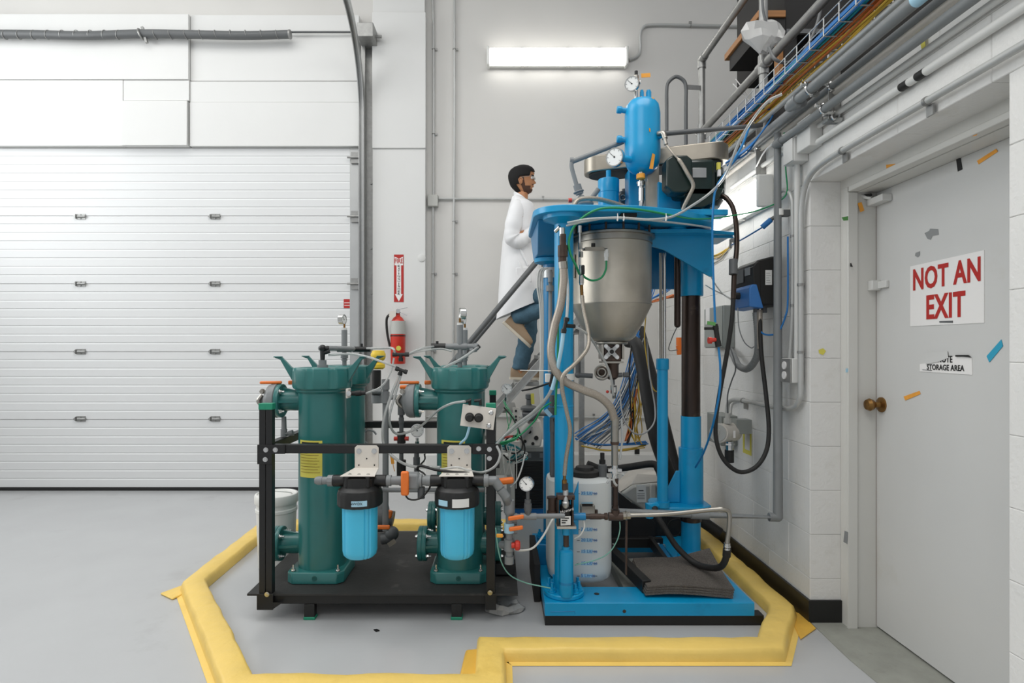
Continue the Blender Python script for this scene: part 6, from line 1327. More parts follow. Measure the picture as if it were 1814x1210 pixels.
# hair shell
rh = headrings(1.035, .003); n = 40; mb = MB(); vs2 = [p_ for r_ in rh for p_ in r_]; fs2 = []
for k in range(len(hz)-1):
    for i in range(n):
        c_ = math.cos(2*PI*(i+.5)/n); z = (hz[k][0]+hz[k+1][0])/2
        if (z > .195) or (z > .165 and c_ < .93) or (z > .13 and c_ < .55) or (z > .075 and c_ < -.12) or (z > .02 and c_ < -.55): fs2.append((k*n+i, k*n+(i+1) % n, (k+1)*n+(i+1) % n, (k+1)*n+i))
fs2.append(tuple((len(hz)-1)*n+i for i in range(n)))
ho = link('hair', mb._add(vs2, fs2), 'hair', person, sharp=80)
so = ho.modifiers.new('s', 'SOLIDIFY'); so.thickness = .006; so.offset = 1
rh = headrings(1.03, -.002); vs2 = [p_ for r_ in rh for p_ in r_]; fs2 = []
for k in range(len(hz)-1):
    for i in range(n):
        c_ = math.cos(2*PI*(i+.5)/n); z = (hz[k][0]+hz[k+1][0])/2
        if (z < .034 and c_ > -.1) or (z < .052 and -.1 < c_ < .75) or (z < .13 and -.08 < c_ < .22) or (.06 < z < .07 and c_ > .9): fs2.append((k*n+i, k*n+(i+1) % n, (k+1)*n+(i+1) % n, (k+1)*n+i))
bo = link('beard', MB()._add(vs2, fs2), 'beard', person, sharp=80)
gl = link('safety_glasses', MB().tube([hp_(-.01, -.079, .118), hp_(.06, -.077, .122), hp_(.095, -.05, .122), hp_(.112, 0, .122), hp_(.095, .05, .122), hp_(.06, .077, .122), hp_(-.01, .079, .118)], .0014, 6), 'clear', person)
link('lens', MB().tube([hp_(.092, -.052, .114), hp_(.108, -.01, .112)], .007, 8, smooth=False), 'clear', gl)
# lab coat: torso loft with hem that drops at the back
def csec(py, xb, xf, ry, tilt=0, n=36, y=Yp, wr_=0):
    out = []; A = Q(xb, py); B_ = Q(xf, py); cx = (A.x+B_.x)/2; rx = (B_.x-A.x)/2
    for i in range(n):
        a = 2*PI*i/n; q = .9; c_, s_ = math.cos(a), math.sin(a)
        x = rx*abs(c_)**q*(1 if c_ > 0 else -1); yy = ry*abs(s_)**q*(1 if s_ > 0 else -1)
        w = 1+wr_*(math.sin(a*5+py*.05)*.5+math.sin(a*9+py*.11)*.3)
        out.append(Vector((cx+x*w, y+yy*w, A.z+tilt*x)))
    return out
coat = MB().loft([csec(355, 915, 934, .06, -.45), csec(353, 911, 938, .08, -.5), csec(356, 907, 942, .115, -.35), csec(362, 904, 945, .165, -.12), csec(370, 901, 947, .195, wr_=.01), csec(385, 897, 948, .195, wr_=.015), csec(405, 893.5, 949, .185, wr_=.02), csec(430, 890, 951, .18, wr_=.03), csec(455, 888, 953, .18, wr_=.03), csec(480, 886, 956, .185, wr_=.035), csec(505, 884, 959, .195, .05, wr_=.04), csec(530, 881, 961, .205, .25, wr_=.05), csec(545, 879.5, 961, .205, .38, wr_=.05), csec(549, 879, 961, .205, .42, wr_=.05), csec(546, 883, 957, .19, .42, wr_=.05)])
ct = link('lab_coat', coat, 'coat', person, sharp=70)
link('collar', MB().loft([csec(355, 910, 938, .082, -.5), csec(349, 910, 934, .074, -.65), csec(349, 913, 931, .064, -.65), csec(355, 914, 932, .066, -.5)]), 'coat', ct, sharp=60)
link('lapel', MB().tube([Q(930, 353, 4.66), Q(937, 362, 4.63), Q(944, 376, 4.64)], .004, 6), 'pipe_dark', ct)
def sleeve(y, s):
    pts = [Q(919, 361, y+.06*s), Q(914, 378, y+.01*s), Q(908, 408, y), Q(909, 422, y), Q(918, 427, y), Q(932, 420, y), Q(944, 411, y), Q(947, 409, y)]
    rad = [.045, .062, .064, .064, .058, .052, .046, .045]
    def rr(t):
        f = t*(len(rad)-1); i = min(int(f), len(rad)-2); b = rad[i]+(rad[i+1]-rad[i])*(f-i); return b*(1+.045*math.sin(t*34)+.03*math.sin(t*61))
    return MB().tube(pts, rr, 20, 6)
link('sleeve', sleeve(yn-.07, 1), 'coat', ct, sharp=70); link('sleeve', sleeve(yf+.07, -1), 'coat', ct, sharp=70)
for k in range(3): link('fold', MB().tube([Q(918-k*4, 432+k*22, 4.57), Q(926-k*3, 450+k*22, 4.558), Q(936-k*5, 470+k*22, 4.562)], .009, 8), 'coat', ct, sharp=80)
link('pocket', MB().obox(Q(928, 487, 4.557), (1, 0, .1), (0, 1, 0), (-.1, 0, 1), .055, .004, .06), 'coat', ct, bevel=.004)
# jeans
JV = [Q(924, 500), Q(928, 516, yn+.05), Q(952, 529, yn), Q(980, 533, yn), Q(950, 551, yn), Q(904, 566, yn), Q(926, 522, yf-.03), Q(932, 560, yf), Q(937, 588, yf), Q(928, 625, yf), Q(921, 650, yf), Q(920.5, 656, yf)]
jv, jf = skinmesh(JV, [(0, 1), (1, 2), (2, 3), (3, 4), (4, 5), (0, 6), (6, 7), (7, 8), (8, 9), (9, 10), (10, 11)], [.105, .088, .09, .085, .080, .070, .105, .095, .082, .075, .072, .074])
jv = [v+Vector((math.sin(v.z*70+v.x*30)*.004, 0, math.sin(v.x*60+v.z*20)*.003)) for v in jv]
jo = link('jeans', MB()._add(jv, jf), 'denim', person, sharp=80)
# shoes
def shoe(name, ankle, fwd, up, y):
    f = Vector(fwd).normalized(); u = Vector(up).normalized(); s = f.cross(u).normalized()
    o = Vector(ankle)
    def sec(t, w, h, b=.0):
        return [o+f*t+s*w*math.cos(a)+u*(b+max(0, math.sin(a))*h-(.012 if math.sin(a) < -.2 else 0)) for a in [2*PI*i/24 for i in range(24)]]
    up_ = link(name, MB().loft([sec(-.078, .01, .03), sec(-.075, .028, .06), (sec(-.05, .036, .085)), sec(-.01, .038, .090), sec(.03, .038, .078), sec(.07, .042, .060), sec(.12, .047, .046), sec(.16, .045, .036), sec(.185, .033, .026), sec(.195, .012, .012)]), 'shoe', person, sharp=60)
    def ss(t, w): return [o+f*t+s*w*math.cos(a)+u*(-.012-(.02 if math.sin(a) < 0 else 0)) for a in [2*PI*i/16 for i in range(16)]]
    link('sole', MB().loft([ss(-.086, .012), ss(-.08, .034), ss(-.03, .041), ss(.05, .040), ss(.12, .051), ss(.17, .046), ss(.20, .024), ss(.206, .006)]), 'shoe_sole', up_, sharp=50)
    for k in range(4): link('lace', MB().cyl(o+f*(.03+k*.022)+u*(.082-k*.009)+s*.022, o+f*(.03+k*.022)+u*(.082-k*.009)-s*.022, .003, n=6), 'pipe_dark' if 0 else 'brass', up_)
    link('sock', MB().cyl(o-f*.015+u*.06, o-f*.015+u*.12, .036, n=18), 'ink', up_)
zs = 1.016+.033
sh = Q(921, 668, yf); sh.z = zs
shoe('shoe', sh, (1, 0, -.02), (.02, 0, 1), yf)
e1, e2 = Q(890, 572, yn), Q(934, 612, yn); fw = (e2-e1).normalized(); upv = Vector((-fw.z, 0, fw.x)); upv = upv if upv.x > 0 else -upv
shoe('shoe', e1+fw*.085+upv*.03, fw, upv, yn)
# ============================================================ RIGHT WALL EQUIPMENT
XC = 1.405
inv = thing('motor_drive', 'black wall-mounted motor drive with blue lower cover', 'motor drive', (1.36, 3.1, 1.47))
Y0_, Y1_ = 3.0, 3.235
link('case', MB().prism_y([(1.431-.002, 1.48), (1.31, 1.485), (1.285, 1.60), (1.285, 1.69), (1.31, 1.712), (1.38, 1.73), (1.428, 1.73)], Y0_, Y1_), 'rubber', inv, bevel=.008)
link('case_lid', MB().prism_y([(1.31, 1.50), (1.284, 1.60), (1.281, 1.675), (1.30, 1.70), (1.32, 1.70), (1.32, 1.5)], Y0_-.004, Y1_+.004), 'rubber', inv, bevel=.004)
link('blue_cover', MB().prism_y([(1.335, 1.466), (1.262, 1.475), (1.262, 1.57), (1.275, 1.588), (1.30, 1.588)], Y0_-.007, Y1_+.006), 'drive_blue', inv, bevel=.005)
link('dial', MB().cyl((1.262, 3.12, 1.54), (1.238, 3.12, 1.54), .018, n=18).obox((1.235, 3.12, 1.54), (1, 0, 0), (0, 1, 0), (0, 0, 1), .012, .005, .018), 'rubber', inv)
link('screen', MB().box(1.2775, 1.281, 3.03, 3.09, 1.64, 1.68), 'grey_cable', inv)
link('buttons', MB().box(1.2775, 1.281, 3.11, 3.20, 1.61, 1.68), 'pipe_dark', inv, bevel=.001)
link('rating_label', MB().box(1.345, 1.378, Y0_-.0015, Y0_-.0002, 1.585, 1.66), 'paper', inv)
for k in range(5): link('print_line', MB().box(1.349, 1.372-(k % 3)*.004, Y0_-.0022, Y0_-.0016, 1.595+k*.012, 1.5965+k*.012), 'pipe_dark', inv)
for x, z in ((1.325, 1.462), (1.365, 1.468)): link('gland', MB().cyl((x, 3.06, z+.015), (x, 3.06, z-.02), .015, n=10), 'pipe_dark', inv)
M('flex', '#8e9090', .5, .3, var=.1, vs_=90)
cable('flexible_conduit', 'grey corrugated conduit curving from motor drive to grey box', [(1.325, 3.06, 1.45), (1.335, 3.06, 1.32), (1.345, 3.10, 1.22), (1.34, 3.20, 1.155), (1.35, 3.35, 1.17), (1.375, 3.5, 1.235), (1.39, 3.62, 1.27)], lambda t: .0185*(1+.06*math.sin(t*420)), 'flex', 'conduit', n=12, sub=24)
bc = thing('black_loop_cable', 'thick black cable hanging in a deep loop below motor drive', 'cable', P(1310, 835, 2.95))
link('cable', MB().tube([P(1299, 530, 2.82), P(1296, 570, 2.82), P(1287, 630, 2.84), P(1276, 690, 2.86), P(1268, 745, 2.88), P(1270, 785, 2.88), P(1284, 817, 2.88), P(1310, 836, 2.88), P(1338, 828, 2.88), P(1357, 800, 2.9), P(1362, 760, 2.92), P(1357, 700, 2.95), P(1350, 640, 2.98), P(1347, 600, 3.0), P(1346, 552, 3.04)], .0105, 12, 8), 'rubber', bc)
link('strain_relief', MB().tube([P(1347, 618, 3.0), P(1346, 585, 3.02), P(1346, 550, 3.04)], .0135, 12), 'braid2', bc)
link('ferrule', MB().cyl(P(1299, 486, 2.83), P(1299, 460, 2.84), .02, n=14), 'pipe_dark', bc)
# grey vertical pipe and level run
vp = thing('grey_drop_pipe', 'long grey plastic pipe dropping from ceiling pipes past the drive', 'pipe', (1.365, 2.9, .435))
pvc(vp, [(1.36, 2.9, 2.315), (1.362, 2.9, .437), P(1240, 912, 2.92), P(1090, 906, 2.95)], .0165)
link('clamp', MB().cyl(P(1381, 382, 2.9), P(1381, 371, 2.9), .021, n=16).beam(P(1384, 377, 2.9), P(1400, 375, 2.9), .010, .014), 'plastic_white', vp)
link('valve_block', MB().obox(P(1392, 378, 2.9), (1, 0, 0), (0, 1, 0), (0, 0, 1), .018, .02, .014), 'pipe_dark', vp)
pl_ = thing('plug_connector', 'blue-banded cable plug on cable pointing to the grey pipe', 'plug', P(1357, 395, 2.95))
link('plug', MB().cyl(P(1350, 403, 2.95), P(1366, 389, 2.93), .014, n=14), 'blue_cable', pl_)
link('tip', MB().cyl(P(1366, 389, 2.93), P(1380, 380, 2.92), .010, n=12), 'pipe_dark', pl_)
link('cord', MB().tube([P(1350, 403, 2.95), P(1320, 421, 3.1), P(1296, 434, 3.3)], .004), 'blue_cable', pl_)
cable('green_wire', 'long green wire sagging across wall from the drop pipe', [P(1389, 235, 2.85), P(1392, 300, 2.86), P(1394, 340, 2.88), P(1378, 358, 2.9), P(1345, 372, 2.9), P(1310, 380, 2.85), P(1260, 387, 2.8), P(1220, 387, 2.7), P(1180, 379, 2.66)], .0035, 'green_tube')
# conduits on the wall
def wc(label, pts, r, mat='conduit', straps=()):
    t = thing('conduit', label, 'conduit', pts[0]); link('pipe', MB().tube(pts, r, 12, sub=6), mat, t)
    for p_, d_2 in straps: link('strap', MB().cyl(Vector(p_)-Vector(d_2)*.006, Vector(p_)+Vector(d_2)*.006, r*1.25, n=12).obox(Vector(p_)+Vector((.012, 0, 0))+(Vector((0, 0, -.03)) if abs(d_2[1]) else Vector((0, .03, 0))), (1, 0, 0), (0, 1, 0), (0, 0, 1), .003, .015, .018), 'galv', t)
    return t
zz_ = 1.25+.585*XC
wc('grey conduit running over the door head then down the wall edge', [(XC, .9, zz_), (XC, 1.6, zz_), (XC, 2.3, zz_), (XC, 2.58, zz_-.005), (XC, 2.70, zz_-.04), (XC, 2.755, zz_-.13), (XC, 2.765, zz_-.30), (XC, 2.765, 1.6), (XC, 2.765, 1.12), (XC, 2.78, 1.02), (XC, 2.85, .975), (XC, 3.0, .965), (XC, 3.4, .965), (XC, 3.55, .96), (XC, 3.64, .93), (XC, 3.66, .86), (XC, 3.66, .74)], .0125, straps=[((XC, 2.43, zz_), (0, 1, 0)), ((XC, 2.765, 1.56), (0, 0, 1)), ((XC, 2.765, 1.245), (0, 0, 1)), ((XC, 3.42, .965), (0, 1, 0)), ((XC, 1.95, zz_), (0, 1, 0))])
wc('thin shiny conduit bending down to the outlet box', [(XC-.0, 3.02, 2.04), (XC, 2.93, 2.045), (XC, 2.86, 2.0), (XC, 2.84, 1.90), (XC, 2.84, 1.6), (XC, 2.845, 1.40), (XC, 2.87, 1.215)], .010, straps=[((XC, 2.84, 1.80), (0, 0, 1)), ((XC, 2.84, 1.47), (0, 0, 1))])
wc('white painted conduit dropping from white box to the outlet', [(XC, 2.80, 2.13), (XC, 2.80, 1.8), (XC, 2.80, 1.215)], .013, 'conduit_white')
cable('blue_wall_cable', 'blue cable tied along the shiny conduit curving to the drive', [(1.385, 2.848, 1.8), (1.386, 2.85, 1.5), (1.38, 2.86, 1.42), (1.36, 2.90, 1.34), (1.33, 2.98, 1.335), (1.325, 3.03, 1.38), (1.345, 3.05, 1.45)], .0045, 'blue_cable')
ob = thing('outlet_box', 'surface-mounted double outlet box with grey cover on wall', 'outlet', (1.40, 2.84, 1.09))
link('box', MB().box(1.372, 1.429, 2.78, 2.885, 1.10, 1.215), 'conduit_white', ob, bevel=.003)
link('cover', MB().box(1.364, 1.3715, 2.782, 2.883, 1.102, 1.213), 'galv', ob, bevel=.001)
for z in (1.135, 1.182): link('receptacle', MB().cyl((1.3635, 2.835, z), (1.3585, 2.835, z), .019, n=20), 'sign_white', ob)
wbx = thing('wall_box', 'white painted conduit box high beside the door opening', 'junction box', (1.40, 2.78, 2.1))
link('box', MB().box(1.36, 1.429, 2.74, 2.83, 2.13, 2.24), 'conduit_white', wbx, bevel=.004)
link('lid', MB().box(1.352, 1.3595, 2.742, 2.828, 2.132, 2.238), 'conduit_white', wbx, bevel=.002)
link('second_box', MB().box(1.37, 1.429, 2.62, 2.735, 2.16, 2.30), 'conduit_white', wbx, bevel=.004)
gbx = thing('grey_control_box', 'flat grey electrical box on wall left of the drive', 'electrical box', (1.39, 3.75, 1.25))
link('box', MB().box(1.36, 1.429, 3.60, 3.92, 1.27, 1.53), 'grey_box', gbx, bevel=.004)
link('door_leaf', MB().box(1.352, 1.3595, 3.605, 3.915, 1.275, 1.525), 'grey_box', gbx, bevel=.002)
# transmitter
tr = thing('pressure_transmitter', 'beige pressure transmitter with black bulb hanging on wall', 'transmitter', P(1292, 785, 3.35))
link('head', MB().cyl(P(1277, 767, 3.33), P(1300, 765, 3.42), .052, n=28).cyl(P(1273, 767, 3.31), P(1278, 767, 3.335), .054, n=28), 'cream', tr)
link('cover', MB().cyl(P(1272, 767, 3.305), P(1274, 767, 3.315), .046, n=28).obox(P(1271, 767, 3.30), (.3, 0, 1), (0, 1, 0), (1, 0, -.3), .025, .005, .008), 'grey_plastic', tr)
link('gland', MB().cyl(P(1289, 750, 3.35), P(1289, 741, 3.35), .022, n=10).cyl(P(1289, 741, 3.35), P(1289, 732, 3.35), .014, n=10), 'grey_plastic', tr)
link('steel_neck', MB().cyl(P(1292, 782, 3.35), P(1292, 797, 3.35), .022, n=10).cyl(P(1292, 785, 3.35), P(1292, 788, 3.35), .03, n=6), 'chrome', tr)
link('black_bulb', MB().cyl(P(1292, 797, 3.35), P(1292, 819, 3.35), .025, n=20), 'rubber', tr)
link('mount', MB().box(P(1300, 765, 3.4).x, 1.4295, 3.36, 3.44, .78, .86), 'grey_box', tr)
link('name_plate', MB().obox(P(1294, 767, 3.36)+Vector((0, -.055, 0)), (1, 0, 0), (0, 1, 0), (0, 0, 1), .006, .002, .02), 'sign_white', tr)
cable('grey_wire', 'thin grey wire rising from transmitter gland up the wall', [P(1289, 733, 3.35), P(1289, 700, 3.35), P(1296, 675, 3.35), P(1303, 655, 3.33), P(1300, 635, 3.35), P(1293, 615, 3.4)], .004, 'pipe_dark')
cable('grey_wire', 'thin grey wire hanging from drive into flexible conduit bend', [P(1307, 545, 3.1), P(1309, 580, 3.1), P(1318, 605, 3.1), P(1330, 616, 3.1), P(1336, 614, 3.1)], .003, 'grey_cable')
ob2 = thing('grey_terminal_box', 'grey box with dark sockets mounted right of blue column', 'electrical box', P(1258, 765, 3.55))
link('box', MB().box(1.33, 1.4295, 3.56, 3.80, .68, .86), 'grey_box', ob2, bevel=.004)
for z in (.80, .72): link('socket', MB().box(1.35, 1.38, 3.555, 3.5595, z-.02, z+.02), 'ink', ob2)
tag(link('paint_rectangle', MB()._add([(1.4292, y, z) for y, z in ((3.48, .80), (3.36, .80), (3.36, .655), (3.48, .655), (3.455, .775), (3.385, .775), (3.385, .68), (3.455, .68))]+[(1.4285, y, z) for y, z in ((3.48, .80), (3.36, .80), (3.36, .655), (3.48, .655), (3.455, .775), (3.385, .775), (3.385, .68), (3.455, .68))], [(8, 9, 13, 12), (9, 10, 14, 13), (10, 11, 15, 14), (11, 8, 12, 15)]), 'label_yellow'), 'yellow painted rectangle outline on wall right of transmitter', 'paint mark')
# blue tube with inline valve
bt_ = thing('blue_air_tube', 'blue air tube falling from above past the light to the column', 'tube', P(1266, 560, 2.75))
link('tube', MB().tube([P(1330, 215, 2.7), P(1316, 255, 2.72), P(1290, 300, 2.74), P(1270, 330, 2.75), P(1264, 360, 2.75), P(1262, 420, 2.75), P(1264, 500, 2.75), P(1267, 572, 2.75)], .0055, 8, 8).tube([P(1273, 615, 2.75), P(1276, 650, 2.75), P(1275, 690, 2.76), P(1268, 730, 2.8), P(1258, 770, 2.9), P(1245, 805, 3.05), P(1232, 828, 3.2)], .0055, 8, 8), 'blue_tube', bt_)
link('inline_valve', MB().cyl(P(1267, 574, 2.75), P(1273, 614, 2.75), .0115, n=12).cyl(P(1267, 578, 2.75), P(1268, 584, 2.75), .014).cyl(P(1271, 604, 2.75), P(1273, 614, 2.75), .014), 'rubber', bt_)
link('red_knob', MB().cyl(P(1268, 602, 2.75), P(1257, 603, 2.75), .010).cyl(P(1260, 603, 2.75), P(1255, 603, 2.75), .016), 'red', bt_)
link('green_tape', MB().beam(P(1253, 572, 2.74), P(1267, 574, 2.74), .004, .008), 'green_tape', bt_)
link('black_tie', MB().beam(P(1248, 582, 2.74), P(1262, 582, 2.74), .006, .006), 'rubber', bt_)
link('paper_label', pq([(1250, 545), (1257, 545), (1257, 575), (1250, 575)], 2.78, .001), 'sign_white', bt_)
# yellow cable spray at wall bracket
def WH(px, py): return P(px, py, 3.5)
bundle('cable_spray', 'cream and yellow cables fanning from wall hook to the blue sleeve', [([jit(WH(1298, 432), .01), jit(WH(1280, 452+k*1.2), .01), jit(WH(1262, 460+k*1.5), .01), jit(WH(1248, 462+k*1.2), .01)], .0045) for k in range(8)], 'cream')
bundle('cable_spray', 'yellow cables within the fan at the wall hook', [([jit(WH(1298, 432), .01), jit(WH(1275, 448+k*1.5), .01), jit(WH(1250, 456+k*1.5), .01)], .004) for k in range(4)], 'yellow_cable')
cable('grey_wire', 'upper of two pale wires crossing down from sleeve to drive', [P(1250, 470, 3.3), P(1265, 500, 3.25), P(1280, 520, 3.2), P(1296, 531, 3.15)], .0035, 'white_cable')
cable('grey_wire', 'lower of two pale wires crossing down from sleeve to drive', [P(1250, 505, 3.3), P(1265, 514, 3.25), P(1282, 522, 3.2), P(1296, 530, 3.15)], .0035, 'white_cable')
tag(link('wall_hook', MB().beam(P(1294, 424, 3.45), P(1306, 428, 3.45), .006, .012).beam(P(1294, 424, 3.45), P(1294, 440, 3.45), .006, .004), 'pipe_dark'), 'small dark hook holding the cable fan on the wall', 'hook')
tag(link('orange_plug', MB().cyl(P(1203, 598, 4.1), P(1203, 612, 4.1), .02).cyl(P(1203, 612, 4.1), P(1205, 628, 4.1), .022), 'orange'), 'orange plug hanging left of the dark piston tube', 'plug')
cable('grey_wire', 'thin wire looping from dark tube to the orange plug', [P(1200, 578, 3.6), P(1190, 600, 3.7), P(1185, 620, 3.9), P(1200, 620, 4.05)], .003, 'pipe_dark')

# ============================================================ OVERHEAD PIPES AND MEZZANINE
def run(name, label, ratio, X, r, y0, y1, mat, collars=(), bands=()):
    z = 1.25+ratio*X; t = thing(name, label, 'pipe', (X, y1, z)); link('pipe', MB().cyl((X, y0, z), (X, y1, z), r, n=16), mat, t)
    for c_ in collars: link('coupling', MB().cyl((X, c_-.03, z), (X, c_+.03, z), r*1.3, n=16), mat, t)
    for c_ in bands: link('black_band', MB().cyl((X, c_-.02, z), (X, c_+.02, z), r*1.04, n=16), 'rubber', t)
    return t
run('overhead_pipe', 'thick grey overhead pipe nearest the cable tray', .842, 1.30, .022, .9, 2.66, 'pipe_grey', collars=(2.60,))
run('overhead_pipe', 'thin grey overhead conduit tucked under the cable tray', .875, 1.33, .012, .9, 3.7, 'conduit')
run('overhead_pipe', 'medium grey overhead pipe between two thick ones', .797, 1.385, .014, .9, 3.9, 'pipe_grey')
run('overhead_pipe', 'grey overhead pipe ending in elbow above the drop pipe', .745, 1.355, .018, .9, 2.89, 'pipe_grey', collars=(2.87,))
run('overhead_pipe', 'grey overhead pipe continuing behind the hanger toward motor', .82, 1.33, .020, 2.6, 3.8, 'grey_cable')
run('overhead_pipe', 'rust-tinged overhead pipe close against block wall top', .775, 1.405, .016, .9, 4.0, 'cream')
run('overhead_pipe', 'white painted overhead pipe with two black bands', .656, 1.41, .0145, .9, 2.64, 'conduit_white', bands=(1.98, 2.06))
run('overhead_pipe', 'white painted thin conduit above the banded pipe', .705, 1.412, .012, .9, 3.6, 'conduit_white')
cable('white_cable', 'thin white cord strung below the overhead pipes', [P(1470, 190, 2.5), P(1420, 218, 2.7), P(1360, 262, 3.0), P(1338, 298, 3.2)], .004, 'sign_white')
def hanger(Y, z0, z1, label, zs_):
    t = thing('strut_hanger', label, 'pipe hanger', (1.42, Y, z0))
    link('channel', MB().box(1.40, 1.428, Y-.02, Y+.02, z0, z1).box(1.376, 1.3995, Y-.02, Y-.015, z0, z1), 'galv', t, bevel=.002)
    link('channel_cap', MB().box(1.372, 1.4285, Y-.022, Y+.022, z0-.006, z0-.0005), 'pipe_grey', t)
    for ratio, X, r in zs_:
        z = 1.25+ratio*X; link('pipe_clamp', MB().torus((X, Y-.03, z), (0, 1, 0), r*1.15, .005, 20, 6).obox((X+r*.6, Y-.03, z-r*1.2), (1, 0, 0), (0, 1, 0), (0, 0, 1), .014, .012, .006).bolt((X-r*1.1, Y-.03, z+r*.8), (-1, 0, 0), .008, .02), 'chrome', t)
hanger(2.50, 2.22, 2.50, 'near galvanised strut hanger with bright pipe clamps', [(.842, 1.30, .022), (.797, 1.385, .014), (.745, 1.355, .018), (.70, 1.40, .014)])
hanger(3.20, 2.20, 2.45, 'far galvanised strut hanger behind the grey drop pipe', [(.82, 1.33, .02), (.797, 1.385, .018)])
tag(link('tape_strip', MB().cyl((1.30, 1.75, 1.25+.842*1.3), (1.30, 1.85, 1.25+.842*1.3), .0228, n=16), 'pale_blue'), 'pale blue tape wrapped on the thick overhead pipe', 'tape')
tape('tape_strip', 'yellow tape strip on wall under the overhead pipes', [(1628, 62), (1637, 60), (1640, 84), (1633, 87)], 1.42, 'label_yellow')
# wire basket tray
Xa, Xb, Za = 1.245, 1.375, 1.25+.93*1.30
ct_ = thing('cable_tray', 'silver wire basket cable tray running along the mezzanine edge', 'cable tray', (1.31, 2.8, Za))
for x, z in ((Xa, Za+.07), (Xa, Za+.035), (Xa, Za), (1.29, Za), (1.335, Za), (Xb, Za), (Xb, Za+.05)):
    link('long_wire', MB().cyl((x, 1.3, z), (x, 3.95, z), .0022, n=5), 'alu', ct_)
for k in range(26):
    y = 1.35+k*.103; link('hoop_wire', MB().tube([(Xa, y, Za+.07), (Xa, y, Za), (Xb, y, Za), (Xb, y, Za+.06)], .0026, 5, smooth=False), 'alu', ct_)
def traycab(n, x0, x1, z0, z1, r, mat, label, name='cable_bundle', ys=(1.3, 3.95)):
    L = []
    for k in range(n):
        bx_, bz = RG.uniform(x0, x1), RG.uniform(z0, z1); pts = []
        m = 9
        for i in range(m): y = ys[0]+(ys[1]-ys[0])*i/(m-1); pts.append(Vector((bx_+RG.uniform(-.012, .012), y, bz+RG.uniform(-.008, .008))))
        L.append((pts, r))
    return bundle(name, label, L, mat, sub=3)
traycab(12, 1.255, 1.285, Za+.005, Za+.045, .006, 'blue_cable', 'blue network cables bundled along the tray')
traycab(8, 1.26, 1.30, Za+.005, Za+.035, .005, 'teal_cable', 'teal cables among blue ones in the tray', ys=(2.0, 3.95))
traycab(11, 1.285, 1.335, Za-.015, Za+.03, .0045, 'orange_cable', 'orange cables heaped on the inner side of tray')
traycab(9, 1.29, 1.345, Za-.03, Za+.02, .004, 'yellow_cable', 'yellow cables heaped on the inner side of tray', ys=(1.8, 3.95))
bundle('cable_bundle', 'blue cables dropping off tray past motor', [([Vector((1.30, 2.95, Za)), P(1370, 200, 2.9), P(1345, 240, 2.85), jit(P(1315, 270, 2.8), .015), jit(P(1290, 290, 2.78), .015)], .004) for k in range(6)], 'blue_cable')
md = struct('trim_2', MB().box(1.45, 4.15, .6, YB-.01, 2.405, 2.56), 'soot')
rlg = thing('mezzanine_railing', 'grey pipe guard railing of the mezzanine edge with posts', 'railing', (1.40, 4.1, 2.4))
zt2, zm2 = 1.25+1.46*1.40, 1.25+1.098*1.40
for y in (4.16, 3.19): 
    o = link('post', MB().cyl((1.42, y, 2.42), (1.42, y, zt2 if y > 4 else 3.9), .0225, n=16), 'pipe_grey' if 0 else 'galv', rlg)
    link('tee_fitting', MB().cyl((1.42, y, zm2-.05), (1.42, y, zm2+.05), .028, n=16).cyl((1.42, y-.05, zm2), (1.42, y+.05, zm2), .028, n=16), 'galv', o)
link('mid_rail', MB().cyl((1.42, 4.16, zm2), (1.42, 1.2, zm2), .0225, n=16), 'galv', rlg)
link('top_rail', MB().cyl((1.42, 4.16, zt2), (1.42, 1.2, zt2), .0225, n=16), 'galv', rlg)
link('corner_elbow', MB().ball((1.42, 4.16, zt2), .03).cyl((1.42, 4.16, zt2-.06), (1.42, 4.16, zt2), .028).cyl((1.42, 4.10, zt2), (1.42, 4.16, zt2), .028), 'galv', rlg)
hp3 = thing('hoop_pipe', 'dark grey inverted U pipe standing behind the pressure pot', 'pipe', P(1198, 250, 3.9))
link('pipe', MB().tube([P(1181, 232, 3.9), P(1181, 190, 3.9), P(1181, 160, 3.9), P(1184, 146, 3.9), P(1197, 136, 3.9), P(1210, 142, 3.9), P(1215, 155, 3.9), P(1215, 190, 3.9), P(1215, 300, 3.9)], .012, 12), 'pipe_dark', hp3)
link('bracket', MB().beam(P(1213, 154, 3.9), (1.405, 4.15, P(0,150,4.1).z), .006, .014), 'galv', hp3)
cable('grey_pipe', 'grey pipe running level from pressure pot to cable tray', [P(1176, 237, 3.0), P(1320, 225, 3.0), P(1350, 221, 3.0)], .0125, 'pipe_dark', 'pipe', n=12)
for px, r in ((1239, .02),): tag(link('support_stub', MB().cyl(P(1241, 235, 3.1), P(1241, 262, 3.1), .02, n=16).cyl(P(1241, 233, 3.1), P(1241, 237, 3.1), .026, n=16), 'galv'), 'short shiny post on top of the belt guard', 'post')
for i, (a_, b_) in enumerate((((1303, 140), (1325, 168)), ((1298, 148), (1345, 196)))): 
    cable('cable_tie', ('upper' if i == 0 else 'lower')+' white tie strap on the mezzanine mid rail', [P(a_[0], a_[1], 3.5), P(b_[0], b_[1], 3.5)], .003, 'sign_white', 'cable tie')
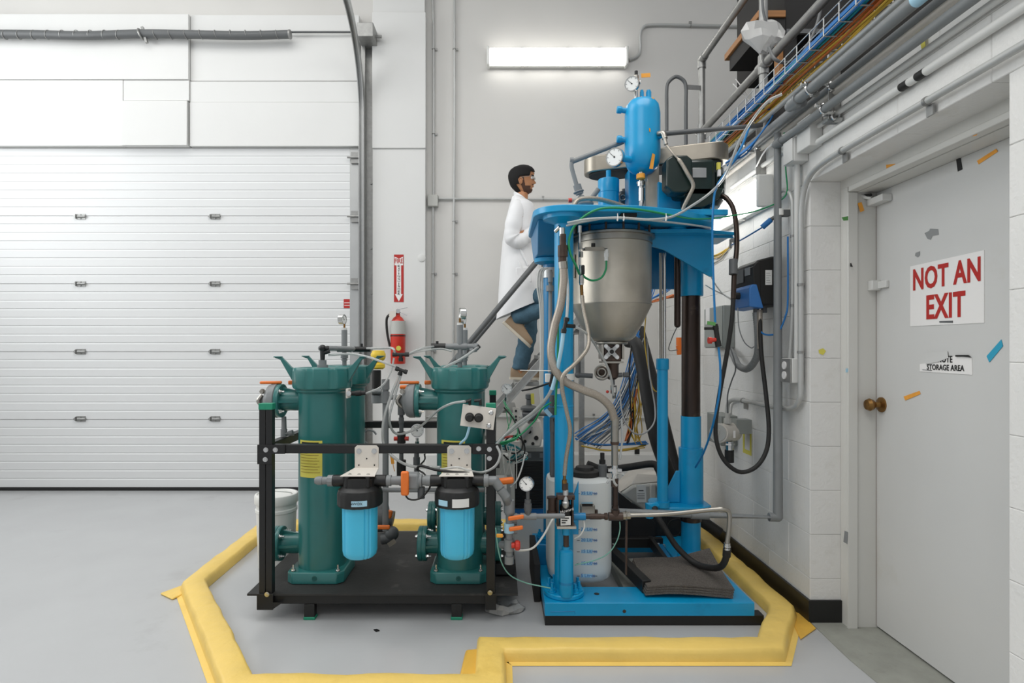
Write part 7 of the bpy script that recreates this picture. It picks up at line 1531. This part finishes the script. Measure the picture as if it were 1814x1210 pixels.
# dark cabinet on the mezzanine
cabn = thing('dark_cabinet', 'black open frame cabinet standing on the mezzanine', 'cabinet', (2.2, 3.6, 2.56))
link('upper_box', MB().box(1.60, 3.3, 3.32, 4.0, 3.02, 4.0), 'soot', cabn, bevel=.006)
link('leg', MB().box(1.60, 1.665, 3.32, 3.40, 2.561, 3.02), 'soot', cabn)
link('side_panel', MB().box(1.88, 3.3, 3.42, 3.46, 2.561, 3.018), 'soot', cabn)
link('leg', MB().box(1.575, 1.598, 3.34, 3.40, 2.561, 3.02), 'wood', cabn)
link('rail', MB().box(1.60, 3.3, 3.30, 3.318, 3.02, 3.045), 'pipe_dark', cabn)
wd = thing('timber_beam', 'varnished timber plank end above the mezzanine post', 'beam', P(1355, 30, 3.2))
link('plank', MB().box(1.44, 1.595, 3.30, 3.80, 3.11, 3.15), 'wood', wd, bevel=.004)
link('lower_plank', MB().box(1.455, 1.595, 3.31, 3.75, 3.02, 3.109), 'soot', wd)
bgp = thing('wrapped_floodlight', 'plastic-wrapped device tied to the mezzanine post', 'light fixture', P(1348, 70, 3.1))
rb = random.Random(2); secs = []
for py, w in ((38, 13), (43, 23), (56, 26), (70, 25), (80, 15), (95, 5)):
    c_ = P(1352, py, 3.12); secs.append([c_+Vector((math.cos(t*PI/7)*w*.0042*rb.uniform(.8, 1.1), math.sin(t*PI/7)*w*.0015*rb.uniform(.7, 1.1), rb.uniform(-.006, .006))) for t in range(14)])
link('plastic_wrap', MB().loft(secs), 'bag', bgp, sharp=15)
link('clamp', MB().beam(P(1368, 66, 3.08), P(1352, 92, 3.08), .012, .010), 'galv', bgp)
cable('grey_cable', 'dark cable hanging in a U below the wrapped device', [P(1457, 0, 2.9), P(1448, 40, 2.9), P(1432, 78, 2.9), P(1412, 104, 2.9), P(1390, 111, 2.9), P(1372, 104, 2.9), P(1362, 84, 2.95)], .008, 'pipe_dark')
cable('grey_cable', 'short cable rising from wrapped device along the post', [P(1358, 42, 3.1), P(1352, 20, 3.1), P(1350, -10, 3.1)], .007, 'pipe_dark')
